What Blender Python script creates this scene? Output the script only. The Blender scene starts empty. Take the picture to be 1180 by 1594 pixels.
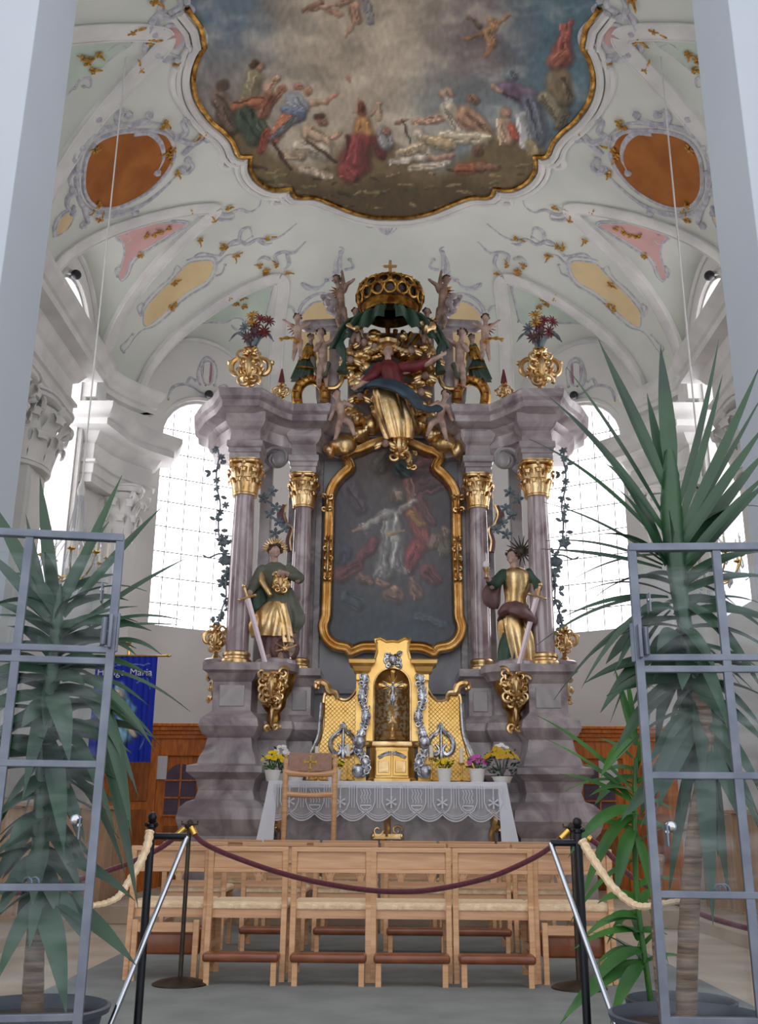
import bpy, bmesh, math, random
from math import sin, cos, pi, radians, sqrt, atan2, tan
from mathutils import Vector as V, Matrix, noise, geometry
from mathutils.bvhtree import BVHTree
R = random.Random(7)
SC = bpy.context.scene
COL = SC.collection
# ---------------------------------------------------------------- camera
F = 1546.0
CAMZ = 0.93
PITCH = radians(17.5); YAW = radians(0.70); ROLL = radians(-0.45)
cam_d = bpy.data.cameras.new('camera'); cam = bpy.data.objects.new('camera', cam_d); COL.objects.link(cam)
CM = Matrix.Rotation(YAW, 3, 'Z') @ Matrix.Rotation(pi/2+PITCH, 3, 'X') @ Matrix.Rotation(-ROLL, 3, 'Z')
cam.matrix_world = Matrix.Translation((0, 0, CAMZ)) @ CM.to_4x4()
cam_d.sensor_fit = 'VERTICAL'; cam_d.sensor_height = 36; cam_d.lens = 36*F/1594
cam_d.clip_start = .05; cam_d.clip_end = 200
SC.camera = cam
CO = V((0, 0, CAMZ))
def ray(px, py):
    return (CM @ V(((px-590)/F, -(py-797)/F, -1))).normalized()
def at(px, py, D):
    """world point on the plane y = D that the photograph shows at this pixel"""
    d = ray(px, py)
    return CO + d*(D/d.y)
def atx(px, py, x):
    d = ray(px, py); return CO + d*(x/d.x)
def mir(p): return V((-p[0], p[1], p[2]))
# ---------------------------------------------------------------- naming helpers
BASE = {}
def tag(o, label=None, cat=None, group=None, kind=None):
    if label: o['label'] = label
    if cat: o['category'] = cat
    if group: o['group'] = group
    if kind: o['kind'] = kind
    return o
def thing(name, label, cat, loc=(0, 0, 0), group=None):
    o = bpy.data.objects.new(name, None); COL.objects.link(o); o.location = loc
    o.empty_display_size = .1
    BASE[o] = V(loc)
    return tag(o, label, cat, group)
def copytree(o, loc=None, rz=None, sc=None, mirror=False, label=None, parent=None):
    c = o.copy(); COL.objects.link(c)
    if parent is not None:
        c.parent = parent
    else:
        if loc is not None: c.location = loc
        if rz is not None: c.rotation_euler = (0, 0, rz)
        if sc is not None: c.scale = (sc,)*3
        if mirror: c.scale.x *= -1
        if label: c['label'] = label
    for ch in list(o.children):
        copytree(ch, parent=c)
    return c
# ---------------------------------------------------------------- mesh builder
def frames(pts):
    n = len(pts); T = []
    for i in range(n):
        a = pts[max(0, i-1)]; b = pts[min(n-1, i+1)]
        t = (b-a)
        T.append(t.normalized() if t.length > 1e-9 else V((0, 0, 1)))
    u = T[0].orthogonal().normalized(); out = []
    for i in range(n):
        u = (u - T[i]*u.dot(T[i]))
        u = u.normalized() if u.length > 1e-6 else T[i].orthogonal().normalized()
        out.append((T[i], u, T[i].cross(u)))
    return out
def catmull(P, k=6, closed=False):
    P = [V(p) for p in P]; n = len(P); out = []
    rng = n if closed else n-1
    for i in range(rng):
        if closed: p0, p1, p2, p3 = P[(i-1) % n], P[i], P[(i+1) % n], P[(i+2) % n]
        else: p0, p1, p2, p3 = P[max(0, i-1)], P[i], P[i+1], P[min(n-1, i+2)]
        for j in range(k):
            t = j/k
            out.append(.5*((2*p1)+(-p0+p2)*t+(2*p0-5*p1+4*p2-p3)*t*t+(-p0+3*p1-3*p2+p3)*t**3))
    if not closed: out.append(P[-1])
    return out
class G:
    def __init__(s): s.b = bmesh.new()
    def _face(s, vs):
        try: return s.b.faces.new(vs)
        except ValueError: return None
    def box(s, c, size, rot=None, taper=1.0):
        c = V(c); hx, hy, hz = [a/2 for a in size]; vs = []
        for z in (-1, 1):
            k = taper if z > 0 else 1
            for x, y in ((-1, -1), (1, -1), (1, 1), (-1, 1)):
                p = V((x*hx*k, y*hy*k, z*hz))
                if rot is not None: p = rot @ p
                vs.append(s.b.verts.new(c+p))
        for f in ((0, 3, 2, 1), (4, 5, 6, 7), (0, 1, 5, 4), (1, 2, 6, 5), (2, 3, 7, 6), (3, 0, 4, 7)):
            s._face([vs[i] for i in f])
        return s
    def b2(s, x0, x1, y0, y1, z0, z1):
        return s.box(((x0+x1)/2, (y0+y1)/2, (z0+z1)/2), (abs(x1-x0), abs(y1-y0), abs(z1-z0)))
    def beam(s, a, b, w, h, up=(0, 0, 1)):
        a = V(a); b = V(b); t = (b-a).normalized(); up = V(up)
        r = t.cross(up); r = r.normalized() if r.length > 1e-5 else t.orthogonal().normalized()
        u = r.cross(t)
        m = Matrix((r, u, t)).transposed()
        return s.box((a+b)/2, (w, h, (b-a).length), m)
    def loft(s, rings, cap=True, closed=True):
        R_ = [[s.b.verts.new(p) for p in r] for r in rings]
        n = len(R_[0])
        for a, b in zip(R_, R_[1:]):
            for i in range(n if closed else n-1):
                j = (i+1) % n
                s._face((a[i], a[j], b[j], b[i]))
        if cap and closed:
            s._face(list(reversed(R_[0]))); s._face(R_[-1])
        return s
    def lathe(s, prof, c=(0, 0, 0), seg=24, rot=None, sy=1.0, ripple=None, cap=True):
        c = V(c); rings = []
        for r, z in prof:
            ring = []
            for i in range(seg):
                a = 2*pi*i/seg; rr = r*(1+(ripple[1]*cos(ripple[0]*a) if ripple else 0))
                p = V((rr*cos(a), rr*sin(a)*sy, z))
                if rot is not None: p = rot @ p
                ring.append(c+p)
            rings.append(ring)
        return s.loft(rings, cap)
    def tube(s, pts, r, seg=8, cap=True, flat=1.0):
        pts = [V(p) for p in pts]
        rs = r if isinstance(r, (list, tuple)) else [r]*len(pts)
        if len(rs) != len(pts):
            rs = [rs[min(len(rs)-1, int(i*(len(rs)-1)/(len(pts)-1)+.5))] for i in range(len(pts))]
        rings = []
        for p, rr, (t, u, v) in zip(pts, rs, frames(pts)):
            rings.append([p+u*(rr*cos(2*pi*i/seg))+v*(rr*flat*sin(2*pi*i/seg)) for i in range(seg)])
        return s.loft(rings, cap)
    def ell(s, c, r, rot=None, sub=2):
        c = V(c); r = (r, r, r) if not hasattr(r, '__len__') else r
        m = Matrix.Translation(c) @ (rot.to_4x4() if rot is not None else Matrix.Identity(4)) @ Matrix.Diagonal((r[0], r[1], r[2], 1))
        bmesh.ops.create_icosphere(s.b, subdivisions=sub, radius=1, matrix=m); return s
    def cap(s, a, b, r0, r1, seg=12):
        a = V(a); b = V(b); n = 4; pts = []; rs = []
        t = (b-a).normalized() if (b-a).length > 1e-6 else V((0, 0, 1))
        for i in range(n+1):
            q = (i/n)*pi/2; pts.append(a - t*r0*cos(q)); rs.append(max(r0*sin(q), r0*.05))
        for i in range(n, -1, -1):
            q = (i/n)*pi/2; pts.append(b + t*r1*cos(q)); rs.append(max(r1*sin(q), r1*.05))
        u = t.orthogonal().normalized(); v = t.cross(u)
        s.loft([[p+u*(rr*cos(2*pi*i/seg))+v*(rr*sin(2*pi*i/seg)) for i in range(seg)] for p, rr in zip(pts, rs)])
        return s
    def limb(s, pts, rs):
        for a, b, r0, r1 in zip(pts, pts[1:], rs, rs[1:]): s.cap(a, b, r0, r1)
        return s
    def prism(s, poly, y0, y1, fn=None):
        """poly of (x,z), extruded along y"""
        a = [V((x, y0, z)) for x, z in poly]; b = [V((x, y1, z)) for x, z in poly]
        if fn: a = [fn(p) for p in a]; b = [fn(p) for p in b]
        return s.loft([a, b])
    def sweep(s, path, prof, up=(0, 0, 1), closed=False, cap=True):
        """prof: list of (out, up) offsets; out is to the right of travel"""
        path = [V(p) for p in path]; n = len(path); up = V(up); rings = []
        for i in range(n):
            if closed: a, b = path[(i-1) % n], path[(i+1) % n]
            else: a, b = path[max(0, i-1)], path[min(n-1, i+1)]
            t1 = (path[i]-a); t2 = (b-path[i])
            t1 = t1.normalized() if t1.length > 1e-7 else t2.normalized()
            t2 = t2.normalized() if t2.length > 1e-7 else t1
            t = (t1+t2).normalized()
            r = t.cross(up).normalized(); k = 1/max(.35, t.dot(t1))
            u = up
            rings.append([path[i]+r*(o*k)+u*h for o, h in prof])
        if closed: rings.append(rings[0])
        return s.loft(rings, cap and not closed)
    def done(s, name, mat, parent=None, smooth=False, bevel=0, label=None, sub=0, remesh=0, smo=0, weld=False, solid=0, angle=40, bseg=2):
        bmesh.ops.remove_doubles(s.b, verts=s.b.verts, dist=1e-5) if weld else None
        bmesh.ops.recalc_face_normals(s.b, faces=s.b.faces)
        if parent is not None and parent in BASE:
            bmesh.ops.translate(s.b, verts=s.b.verts, vec=-BASE[parent])
        me = bpy.data.meshes.new(name); s.b.to_mesh(me); s.b.free()
        o = bpy.data.objects.new(name, me); COL.objects.link(o)
        if parent is not None:
            o.parent = parent; BASE[o] = BASE.get(parent, V((0, 0, 0)))
        else: BASE[o] = V((0, 0, 0))
        if mat: me.materials.append(mat)
        mods = False
        if remesh:
            m = o.modifiers.new('r', 'REMESH'); m.mode = 'VOXEL'; m.voxel_size = remesh; mods = True
            if smo:
                m = o.modifiers.new('s', 'SMOOTH'); m.iterations = smo; m.factor = .5
        if solid:
            m = o.modifiers.new('t', 'SOLIDIFY'); m.thickness = solid; m.offset = 0; mods = True
        if bevel:
            m = o.modifiers.new('b', 'BEVEL'); m.width = bevel; m.segments = bseg; m.limit_method = 'ANGLE'; m.angle_limit = radians(40); mods = True
        if sub:
            m = o.modifiers.new('u', 'SUBSURF'); m.levels = sub; m.render_levels = sub; mods = True
        if mods: bake(o)
        if smooth:
            me = o.data
            for p in me.polygons: p.use_smooth = True
            if not remesh:
                me.set_sharp_from_angle(angle=radians(angle))
        if label: o['label'] = label
        return o
def bake(o):
    dg = bpy.context.evaluated_depsgraph_get(); dg.update()
    me = bpy.data.meshes.new_from_object(o.evaluated_get(dg), depsgraph=dg)
    o.modifiers.clear(); old = o.data; o.data = me; bpy.data.meshes.remove(old); me.name = o.name
def cut(o, cutters):
    for c in cutters:
        m = o.modifiers.new('c', 'BOOLEAN'); m.operation = 'DIFFERENCE'; m.solver = 'EXACT'; m.object = c
    bake(o)
    for c in cutters: bpy.data.objects.remove(c)
def struct(o, label=None):
    o['kind'] = 'structure'
    if label: o['label'] = label
    return o
# ---------------------------------------------------------------- materials
def srgb(r, g, b):
    f = lambda c: (c/255/12.92 if c/255 <= .04045 else ((c/255+.055)/1.055)**2.4)
    return (f(r), f(g), f(b), 1)
def mat(name, c, rough=.6, metal=0., c2=None, scale=4., detail=6., lo=.35, hi=.65, bump=0., bscale=None, dist=0., stretch=None, coat=0., sheen=0., trans=0., alpha=1., sss=0., spec=.5):
    m = bpy.data.materials.new(name); m.use_nodes = True; nt = m.node_tree; N = nt.nodes; L = nt.links
    p = N['Principled BSDF']; p.inputs['Base Color'].default_value = c
    p.inputs['Roughness'].default_value = rough; p.inputs['Metallic'].default_value = metal
    p.inputs['Coat Weight'].default_value = coat; p.inputs['Coat Roughness'].default_value = .1
    p.inputs['Sheen Weight'].default_value = sheen; p.inputs['Transmission Weight'].default_value = trans
    p.inputs['Alpha'].default_value = alpha; p.inputs['Specular IOR Level'].default_value = spec
    tc = N.new('ShaderNodeTexCoord'); src = tc.outputs['Object']
    if stretch:
        mp = N.new('ShaderNodeMapping'); mp.inputs['Scale'].default_value = stretch
        L.new(src, mp.inputs['Vector']); src = mp.outputs['Vector']
    if c2 is not None:
        n = N.new('ShaderNodeTexNoise'); n.inputs['Scale'].default_value = scale; n.inputs['Detail'].default_value = detail
        n.inputs['Distortion'].default_value = dist
        r = N.new('ShaderNodeValToRGB'); r.color_ramp.elements[0].position = lo; r.color_ramp.elements[1].position = hi
        r.color_ramp.elements[0].color = c; r.color_ramp.elements[1].color = c2
        L.new(src, n.inputs['Vector']); L.new(n.outputs['Fac'], r.inputs['Fac']); L.new(r.outputs['Color'], p.inputs['Base Color'])
    if bump:
        n2 = N.new('ShaderNodeTexNoise'); n2.inputs['Scale'].default_value = bscale or scale*4; n2.inputs['Detail'].default_value = 4
        bn = N.new('ShaderNodeBump'); bn.inputs['Strength'].default_value = bump; bn.inputs['Distance'].default_value = .01
        L.new(src, n2.inputs['Vector']); L.new(n2.outputs['Fac'], bn.inputs['Height']); L.new(bn.outputs['Normal'], p.inputs['Normal'])
    return m
M = {}
M['plaster'] = mat('white_plaster', srgb(226, 226, 222), .85, c2=srgb(212, 212, 209), scale=.8, bump=.05, bscale=30)
M['vault'] = mat('vault_plaster', srgb(222, 226, 217), .85, c2=srgb(206, 211, 203), scale=.7, bump=.06, bscale=24)
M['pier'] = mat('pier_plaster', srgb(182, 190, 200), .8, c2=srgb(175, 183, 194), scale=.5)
M['mould'] = mat('moulding_white', srgb(228, 228, 224), .7, c2=srgb(205, 205, 203), scale=2)
M['stucco'] = mat('grey_stucco', srgb(208, 208, 212), .75, c2=srgb(168, 170, 180), scale=12)
M['stuccog'] = mat('lined_stucco', srgb(176, 178, 182), .75, c2=srgb(140, 142, 148), scale=9)
M['gold'] = mat('gilding', srgb(240, 212, 164), .32, 1., c2=srgb(208, 168, 108), scale=7, bump=.25, bscale=40)
M['goldp'] = mat('pale_gilding', srgb(242, 206, 134), .34, 1., c2=srgb(222, 176, 98), scale=3, bump=.12, bscale=60)
M['gold_dk'] = mat('aged_gilding', srgb(214, 168, 88), .38, 1., c2=srgb(118, 74, 26), scale=9, bump=.35, bscale=40)
M['ochre'] = mat('gilt_rosette', srgb(214, 168, 82), .5, .5, c2=srgb(160, 112, 42), scale=20)
M['silver'] = mat('silvering', srgb(225, 228, 235), .26, 1., c2=srgb(150, 155, 166), scale=12, bump=.5, bscale=60)
M['marble'] = mat('purple_marble', srgb(188, 178, 180), .28, c2=srgb(126, 114, 120), scale=2.2, dist=1.5, detail=9, bump=0, coat=.25)
M['marblel'] = mat('grey_marble', srgb(192, 188, 190), .32, c2=srgb(146, 142, 146), scale=1.6, dist=1.2, detail=9, coat=.2)
M['marblec'] = mat('column_marble', srgb(196, 184, 188), .14, c2=srgb(138, 118, 126), scale=2.6, dist=2., detail=9, coat=.6, stretch=(1, 1, .45))
M['marbled'] = mat('dark_marble', srgb(160, 152, 154), .3, c2=srgb(108, 100, 104), scale=3, dist=1.5, detail=9, coat=.3)
M['slate'] = mat('slate_blue_wall', srgb(164, 166, 172), .5, c2=srgb(128, 130, 138), scale=1.3, dist=.8)
M['wood'] = mat('beech_wood', srgb(222, 176, 134), .45, c2=srgb(200, 150, 108), scale=3, stretch=(1, 1, 12), dist=.6, coat=.15)
M['woodh'] = mat('beech_wood_rail', srgb(214, 168, 130), .45, c2=srgb(194, 146, 108), scale=3, stretch=(1, 12, 12), dist=.6, coat=.15)
M['woodp'] = mat('pale_stall_wood', srgb(198, 164, 134), .5, c2=srgb(176, 142, 112), scale=2, stretch=(8, 8, 1), dist=.6)
M['woodo'] = mat('orange_oak', srgb(232, 140, 56), .35, c2=srgb(198, 104, 36), scale=4, stretch=(6, 6, 1), dist=1., coat=.2)
M['woodd'] = mat('dark_oak', srgb(186, 108, 46), .4, c2=srgb(146, 78, 32), scale=4, stretch=(6, 6, 1))
M['rush'] = mat('rush_weave', srgb(240, 216, 182), .65, c2=srgb(218, 188, 150), scale=30, stretch=(1, 6, 1), bump=.3, bscale=60)
M['leather'] = mat('brown_leather', srgb(140, 80, 50), .32, c2=srgb(112, 60, 36), scale=5, coat=.2)
M['pink'] = mat('rose_upholstery', srgb(176, 140, 124), .8, c2=srgb(162, 126, 110), scale=30)
M['steel'] = mat('grey_painted_steel', srgb(112, 120, 134), .35, .55, c2=srgb(92, 99, 114), scale=8)
M['blackm'] = mat('black_metal', srgb(34, 36, 42), .35, .6)
M['chrome'] = mat('polished_steel', srgb(190, 194, 202), .15, 1.)
M['bronze'] = mat('bronze_metal', srgb(78, 70, 62), .45, .7, c2=srgb(58, 50, 44), scale=10)
M['brass'] = mat('brass', srgb(214, 176, 92), .25, 1.)
M['rope'] = mat('burgundy_velvet', srgb(94, 22, 40), .85, c2=srgb(66, 12, 26), scale=60, sheen=.4)
M['carpet'] = mat('grey_carpet', srgb(132, 136, 134), .95, c2=srgb(118, 122, 121), scale=3, bump=.3, bscale=200)
M['stone'] = mat('stone_floor', srgb(196, 180, 160), .5, c2=srgb(170, 152, 132), scale=2)
M['leaf'] = mat('yucca_leaf', srgb(30, 70, 38), .4, c2=srgb(16, 46, 34), scale=3, spec=.6)
M['leafb'] = mat('bright_leaf', srgb(62, 118, 38), .42, c2=srgb(34, 82, 32), scale=4)
M['trunk'] = mat('yucca_bark', srgb(150, 124, 104), .9, c2=srgb(96, 74, 60), scale=6, stretch=(1, 1, 12), bump=.8, bscale=30)
M['pot'] = mat('dark_plastic_pot', srgb(62, 68, 80), .45)
M['soil'] = mat('soil', srgb(60, 46, 36), .95, bump=.8, bscale=40)
M['linen'] = mat('white_linen', srgb(236, 238, 246), .8, c2=srgb(222, 226, 238), scale=2)
M['white'] = mat('white_ceramic', srgb(232, 230, 224), .35)
M['wax'] = mat('ivory_wax', srgb(240, 234, 214), .5)
M['paper'] = mat('white_paper', srgb(226, 224, 226), .7)
M['skin'] = mat('painted_flesh', srgb(206, 178, 164), .5, c2=srgb(160, 130, 118), scale=8)
M['skind'] = mat('dark_flesh', srgb(176, 148, 134), .5, c2=srgb(118, 92, 82), scale=8)
M['hair'] = mat('brown_hair', srgb(92, 70, 52), .6, c2=srgb(66, 48, 36), scale=20, bump=.6, bscale=50)
M['green'] = mat('green_drapery', srgb(58, 88, 72), .5, c2=srgb(40, 60, 52), scale=4)
M['olive'] = mat('olive_cloth', srgb(112, 118, 102), .5, c2=srgb(84, 88, 78), scale=6)
M['mauve'] = mat('mauve_cloth', srgb(122, 88, 90), .5, c2=srgb(88, 60, 64), scale=6)
M['red'] = mat('red_cloth', srgb(132, 48, 52), .5, c2=srgb(92, 30, 36), scale=6)
M['teal'] = mat('teal_cloth', srgb(58, 82, 98), .5, c2=srgb(40, 56, 72), scale=6)
M['iron'] = mat('patinated_garland', srgb(122, 140, 144), .5, .1, c2=srgb(84, 92, 106), scale=12)
M['sword'] = mat('pale_blade', srgb(232, 214, 222), .25, .2)
M['blue'] = mat('blue_banner', srgb(20, 48, 176), .75, c2=srgb(14, 38, 150), scale=3)
M['lead'] = mat('window_lead', srgb(70, 64, 76), .6)
M['lens'] = mat('black_lamp', srgb(26, 26, 34), .4)
M['purple_pane'] = mat('mauve_pane', srgb(112, 92, 112), .3, c2=srgb(92, 74, 92), scale=6)
M['crystal'] = mat('crystal', srgb(235, 238, 245), .05, trans=.7)
for k, c, c2 in (('p_pink', (212, 172, 168), (200, 158, 154)), ('p_yel', (226, 204, 158), (216, 192, 146)), ('p_green', (196, 210, 196), (184, 200, 186)),
                 ('p_org', (176, 108, 44), (152, 86, 30)), ('p_ros', (176, 128, 144), (160, 112, 130))):
    M[k] = mat('panel_'+k[2:], srgb(*c), .85, c2=srgb(*c2), scale=2.5)
def emis(name, c, s):
    m = bpy.data.materials.new(name); m.use_nodes = True; nt = m.node_tree; nt.nodes.clear()
    e = nt.nodes.new('ShaderNodeEmission'); e.inputs[0].default_value = c; e.inputs[1].default_value = s
    o = nt.nodes.new('ShaderNodeOutputMaterial'); nt.links.new(e.outputs[0], o.inputs[0]); return m
M['pane'] = emis('daylit_window_glass', (1.0, .955, 1.0, 1), 5.)
def glassmat():
    m = bpy.data.materials.new('hazy_clear_glazing'); m.use_nodes = True; nt = m.node_tree; N = nt.nodes; L = nt.links; N.clear()
    t = N.new('ShaderNodeBsdfTransparent'); t.inputs[0].default_value = (.93, .96, .98, 1)
    g = N.new('ShaderNodeBsdfGlossy'); g.inputs['Roughness'].default_value = .12; g.inputs['Color'].default_value = (.9, .95, 1, 1)
    d = N.new('ShaderNodeBsdfDiffuse'); d.inputs['Color'].default_value = (.78, .82, .86, 1)
    tc = N.new('ShaderNodeTexCoord'); mp = N.new('ShaderNodeMapping'); mp.inputs['Scale'].default_value = (1, 1, 4)
    n = N.new('ShaderNodeTexNoise'); n.inputs['Scale'].default_value = 2.5; n.inputs['Detail'].default_value = 5; n.inputs['Distortion'].default_value = 1.5
    r = N.new('ShaderNodeMapRange'); r.inputs[1].default_value = .4; r.inputs[2].default_value = .75; r.inputs[3].default_value = .008; r.inputs[4].default_value = .06
    L.new(tc.outputs['Object'], mp.inputs[0]); L.new(mp.outputs[0], n.inputs['Vector']); L.new(n.outputs['Fac'], r.inputs[0])
    m1 = N.new('ShaderNodeMixShader'); m1.inputs[0].default_value = .35; L.new(d.outputs[0], m1.inputs[1]); L.new(g.outputs[0], m1.inputs[2])
    m2 = N.new('ShaderNodeMixShader'); L.new(r.outputs[0], m2.inputs[0]); L.new(t.outputs[0], m2.inputs[1]); L.new(m1.outputs[0], m2.inputs[2])
    o = N.new('ShaderNodeOutputMaterial'); L.new(m2.outputs[0], o.inputs[0]); return m
M['glaze'] = glassmat()
def vcolmat(name, rough=.7):
    m = bpy.data.materials.new(name); m.use_nodes = True; nt = m.node_tree; N = nt.nodes; L = nt.links
    p = N['Principled BSDF']; p.inputs['Roughness'].default_value = rough
    a = N.new('ShaderNodeVertexColor'); a.layer_name = 'Col'
    n = N.new('ShaderNodeTexNoise'); n.inputs['Scale'].default_value = 14; n.inputs['Detail'].default_value = 6; n.inputs['Distortion'].default_value = 2
    tc = N.new('ShaderNodeTexCoord'); L.new(tc.outputs['Object'], n.inputs['Vector'])
    r = N.new('ShaderNodeMapRange'); r.inputs[3].default_value = .9; r.inputs[4].default_value = 1.12; L.new(n.outputs['Fac'], r.inputs[0])
    x = N.new('ShaderNodeVectorMath'); x.operation = 'SCALE'; L.new(a.outputs[0], x.inputs[0]); L.new(r.outputs[0], x.inputs['Scale'])
    L.new(x.outputs[0], p.inputs['Base Color']); return m
M['fresco'] = vcolmat('painted_fresco', .8); M['oil'] = vcolmat('oil_painting', .35); M['embro'] = vcolmat('banner_embroidery', .8)
# ================================================================ ARCHITECTURE
W = 4.7; YC = 13.9; AB = 2.8; ZS = 7.7; HC = 10.5
def mainv(r): return ZS+(HC-ZS)*max(0., 1-(r/W)**2)**.6
def sc2(x, y): return (x, (y-YC)*W/AB) if y > YC else (x, 0.)
LUN = []      # (kind, centre/angle, half width, tip distance, wall crown)
for yi, w in ((9.6, 1.42), (13.08, 1.27)):
    for sx in (-1, 1): LUN.append(('s', yi, w, 2.72, 9.1, sx))
for sx in (-1, 1): LUN.append(('a', radians(45.), 1.46, 2.75, 9.15, sx))
def lun_h(l, a, s):
    k = (mainv(l[3])-l[4])/(W-l[3]); cr = l[4]+k*(W-a)
    return ZS+(cr-ZS)*sqrt(max(0, 1-s*s))
def lun_xy(l, a, s):
    if l[0] == 's': return (l[5]*a, l[1]+s*l[2])
    th = l[1]; X = a*cos(th)-s*l[2]*sin(th); Yq = a*sin(th)+s*l[2]*cos(th)
    return (l[5]*X, YC+Yq*AB/W)
def H(x, y):
    if y <= YC: r = abs(x)
    else: X, Yq = sc2(x, y); r = sqrt(X*X+Yq*Yq)
    z = mainv(r)
    for l in LUN:
        if x*l[5] < 0: continue
        if l[0] == 's': a = abs(x); s = (y-l[1])/l[2]
        else:
            X = abs(x); Yq = (y-YC)*W/AB if y > YC else (y-YC); th = l[1]
            a = X*cos(th)+Yq*sin(th); s = (-X*sin(th)+Yq*cos(th))/l[2]
        if abs(s) < 1 and a >= l[3]-.02: z = max(z, lun_h(l, min(a, W), s))
    return z
# vault surface
Y0 = 6.2
g = G(); rows = []
for j in range(131):
    y = Y0+(YC-Y0)*j/130; row = []
    for i in range(181):
        x = W*sin(pi/2*(i/90-1)); row.append(g.b.verts.new((x, y, H(x, y))))
    rows.append(row)
for a, b in zip(rows, rows[1:]):
    for i in range(180): g._face((a[i], a[i+1], b[i+1], b[i]))
rows = []
for j in range(91):
    r = W*sin(pi/2*j/90); row = []
    for i in range(145):
        t = pi*i/144; x = -r*cos(t); y = YC+AB/W*r*sin(t)
        row.append(g.b.verts.new((x, y, H(x, y) if j < 90 else H(x*.9999, YC+(y-YC)*.9999))))
    rows.append(row)
for a, b in zip(rows, rows[1:]):
    for i in range(144): g._face((a[i], a[i+1], b[i+1], b[i]))
bmesh.ops.remove_doubles(g.b, verts=g.b.verts, dist=1e-4)
bvh = BVHTree.FromBMesh(g.b)
ceiling = struct(g.done('ceiling', M['vault'], smooth=True, angle=22))
def vh(px, py, off=.01):
    d = ray(px, py); h = bvh.ray_cast(CO, d)
    if h[0] is None: return None, None
    n = h[1];  n = -n if n.dot(d) > 0 else n
    return h[0]+n*off, n
def vnorm(x, y):
    e = .03
    def h(a, b): return H(a, b)
    n = V((h(x+e, y)-h(x-e, y), h(x, y+e)-h(x, y-e), -2*e)); return n.normalized()
def band(g, pts, nrm, width, th, bead=.022):
    n = len(pts); rings = []; eL = []; eR = []
    for i in range(n):
        t = (pts[min(n-1, i+1)]-pts[max(0, i-1)]).normalized()
        r = t.cross(nrm[i]).normalized()
        w = width/2
        p = pts[i]; q = nrm[i]
        rings.append([p-r*w-q*.06, p-r*w+q*th*.6, p-r*w*.5+q*th, p+r*w*.5+q*th, p+r*w+q*th*.6, p+r*w-q*.06])
        eL.append(p-r*w+q*th*.6); eR.append(p+r*w+q*th*.6)
    g.loft(rings)
    if bead: g.tube(eL, bead, 6); g.tube(eR, bead, 6)
def groin(l, s0, s1, n=40):
    P = []; Nn = []
    for i in range(n+1):
        s = s0+(s1-s0)*i/n
        lo, hi = l[3], W
        def mz(a):
            x, y = lun_xy(l, a, s); X = abs(x); Yq = (y-YC)*W/AB if y > YC else 0
            return mainv(min(W, sqrt(X*X+Yq*Yq)))
        if mz(lo) < lun_h(l, lo, s): a = lo
        else:
            for _ in range(30):
                m = (lo+hi)/2
                if mz(m) > lun_h(l, m, s): lo = m
                else: hi = m
            a = (lo+hi)/2
        x, y = lun_xy(l, a, s)
        P.append(V((x, y, max(mz(a), lun_h(l, a, s)))))
        q = vnorm(x*.97, y); q2 = V((-x, -(max(0, y-YC)), -6)).normalized(); Nn.append((q*0.3+q2).normalized())
    return P, Nn
for l in LUN:
    nm = 'rib'
    for s0, s1 in ((-.995, 0), (0, .995)):
        P, Nn = groin(l, s0, s1)
        g = G(); band(g, P, Nn, .22, .035, .016)
        g.done(nm, M['mould'], ceiling, smooth=True)
    # arch moulding on the wall line
    g = G(); P = []; Nn = []
    for i in range(41):
        s = -.99+1.98*i/40
        x, y = lun_xy(l, W-.02, s)
        P.append(V((x, y, lun_h(l, W, s)-.06))); Nn.append(V((-l[5], 0, -.6)).normalized() if l[0] == 's' else V((-x, -(y-YC)*1.5, -2.5)).normalized())
    g.tube(P, .045, 6); g.done('arch_moulding', M['mould'], ceiling, smooth=True)
# floor
g = G(); g.b2(-5.2, 5.2, 2.9, 17.2, -.25, 0); floor = struct(g.done('floor', M['stone']))
g = G(); g.b2(-1.98, 1.98, 2.95, 10.2, 0, .012); tag(g.done('carpet', M['carpet'], bevel=.004), 'grey carpet runner covering the choir floor under the chairs', 'carpet')
g = G(); g.b2(-5.2, 5.2, -4, 2.9, -.95, -.7); struct(g.done('floor_nave', M['stone']))
g = G(); g.b2(-5.2, 5.2, 2.55, 2.9, -.7, -.47); g.b2(-5.2, 5.2, 2.25, 2.9, -.95, -.47); struct(g.done('trim_1', M['stone']))
# walls
def arch_poly(w, z0, z1, n=14):
    r = w; pts = [(-w, z0), (w, z0)]
    for i in range(n+1):
        a = pi*i/n; pts.append((w*cos(a), z1-r+r*sin(a)))
    return pts
def arch_fn(c, nx, ny):
    tx, ty = -ny, nx
    return lambda p: V((c[0]+tx*p.x+nx*p.y, c[1]+ty*p.x+ny*p.y, p.z))
WIN = []
for sx in (-1, 1):
    WIN.append(((sx*W, 9.5), (sx, 0), .75, 3.9, 8.2))  # near-bay panes out of view, added to light the vault
    WIN.append(((sx*W, 13.0), (sx, 0), .76, 3.75, 8.55))
    th = radians(46.5); nx, ny = V((cos(th)/W, sin(th)/AB)).normalized()
    WIN.append(((sx*W*cos(th), YC+AB*sin(th)), (sx*nx, ny), .73, 3.95, 7.9))
def cutter(w, grow=0):
    g = G(); g.prism(arch_poly(w[2]+grow, w[3]-grow, w[4]+grow), -.6, 1.2, arch_fn(w[0], *w[1])); return g.done('tmp', None)
for side, sx in (('left', -1), ('right', 1)):
    g = G(); g.b2(sx*W, sx*(W+.5), 2.4, YC, -.2, 10.2)
    o = g.done('wall_'+side, M['plaster']); cut(o, [cutter(w) for w in WIN if w[0][0]*sx > 0 and w[1][1] == 0]); struct(o)
g = G(); ri = []; ro = []
n = 72
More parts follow.
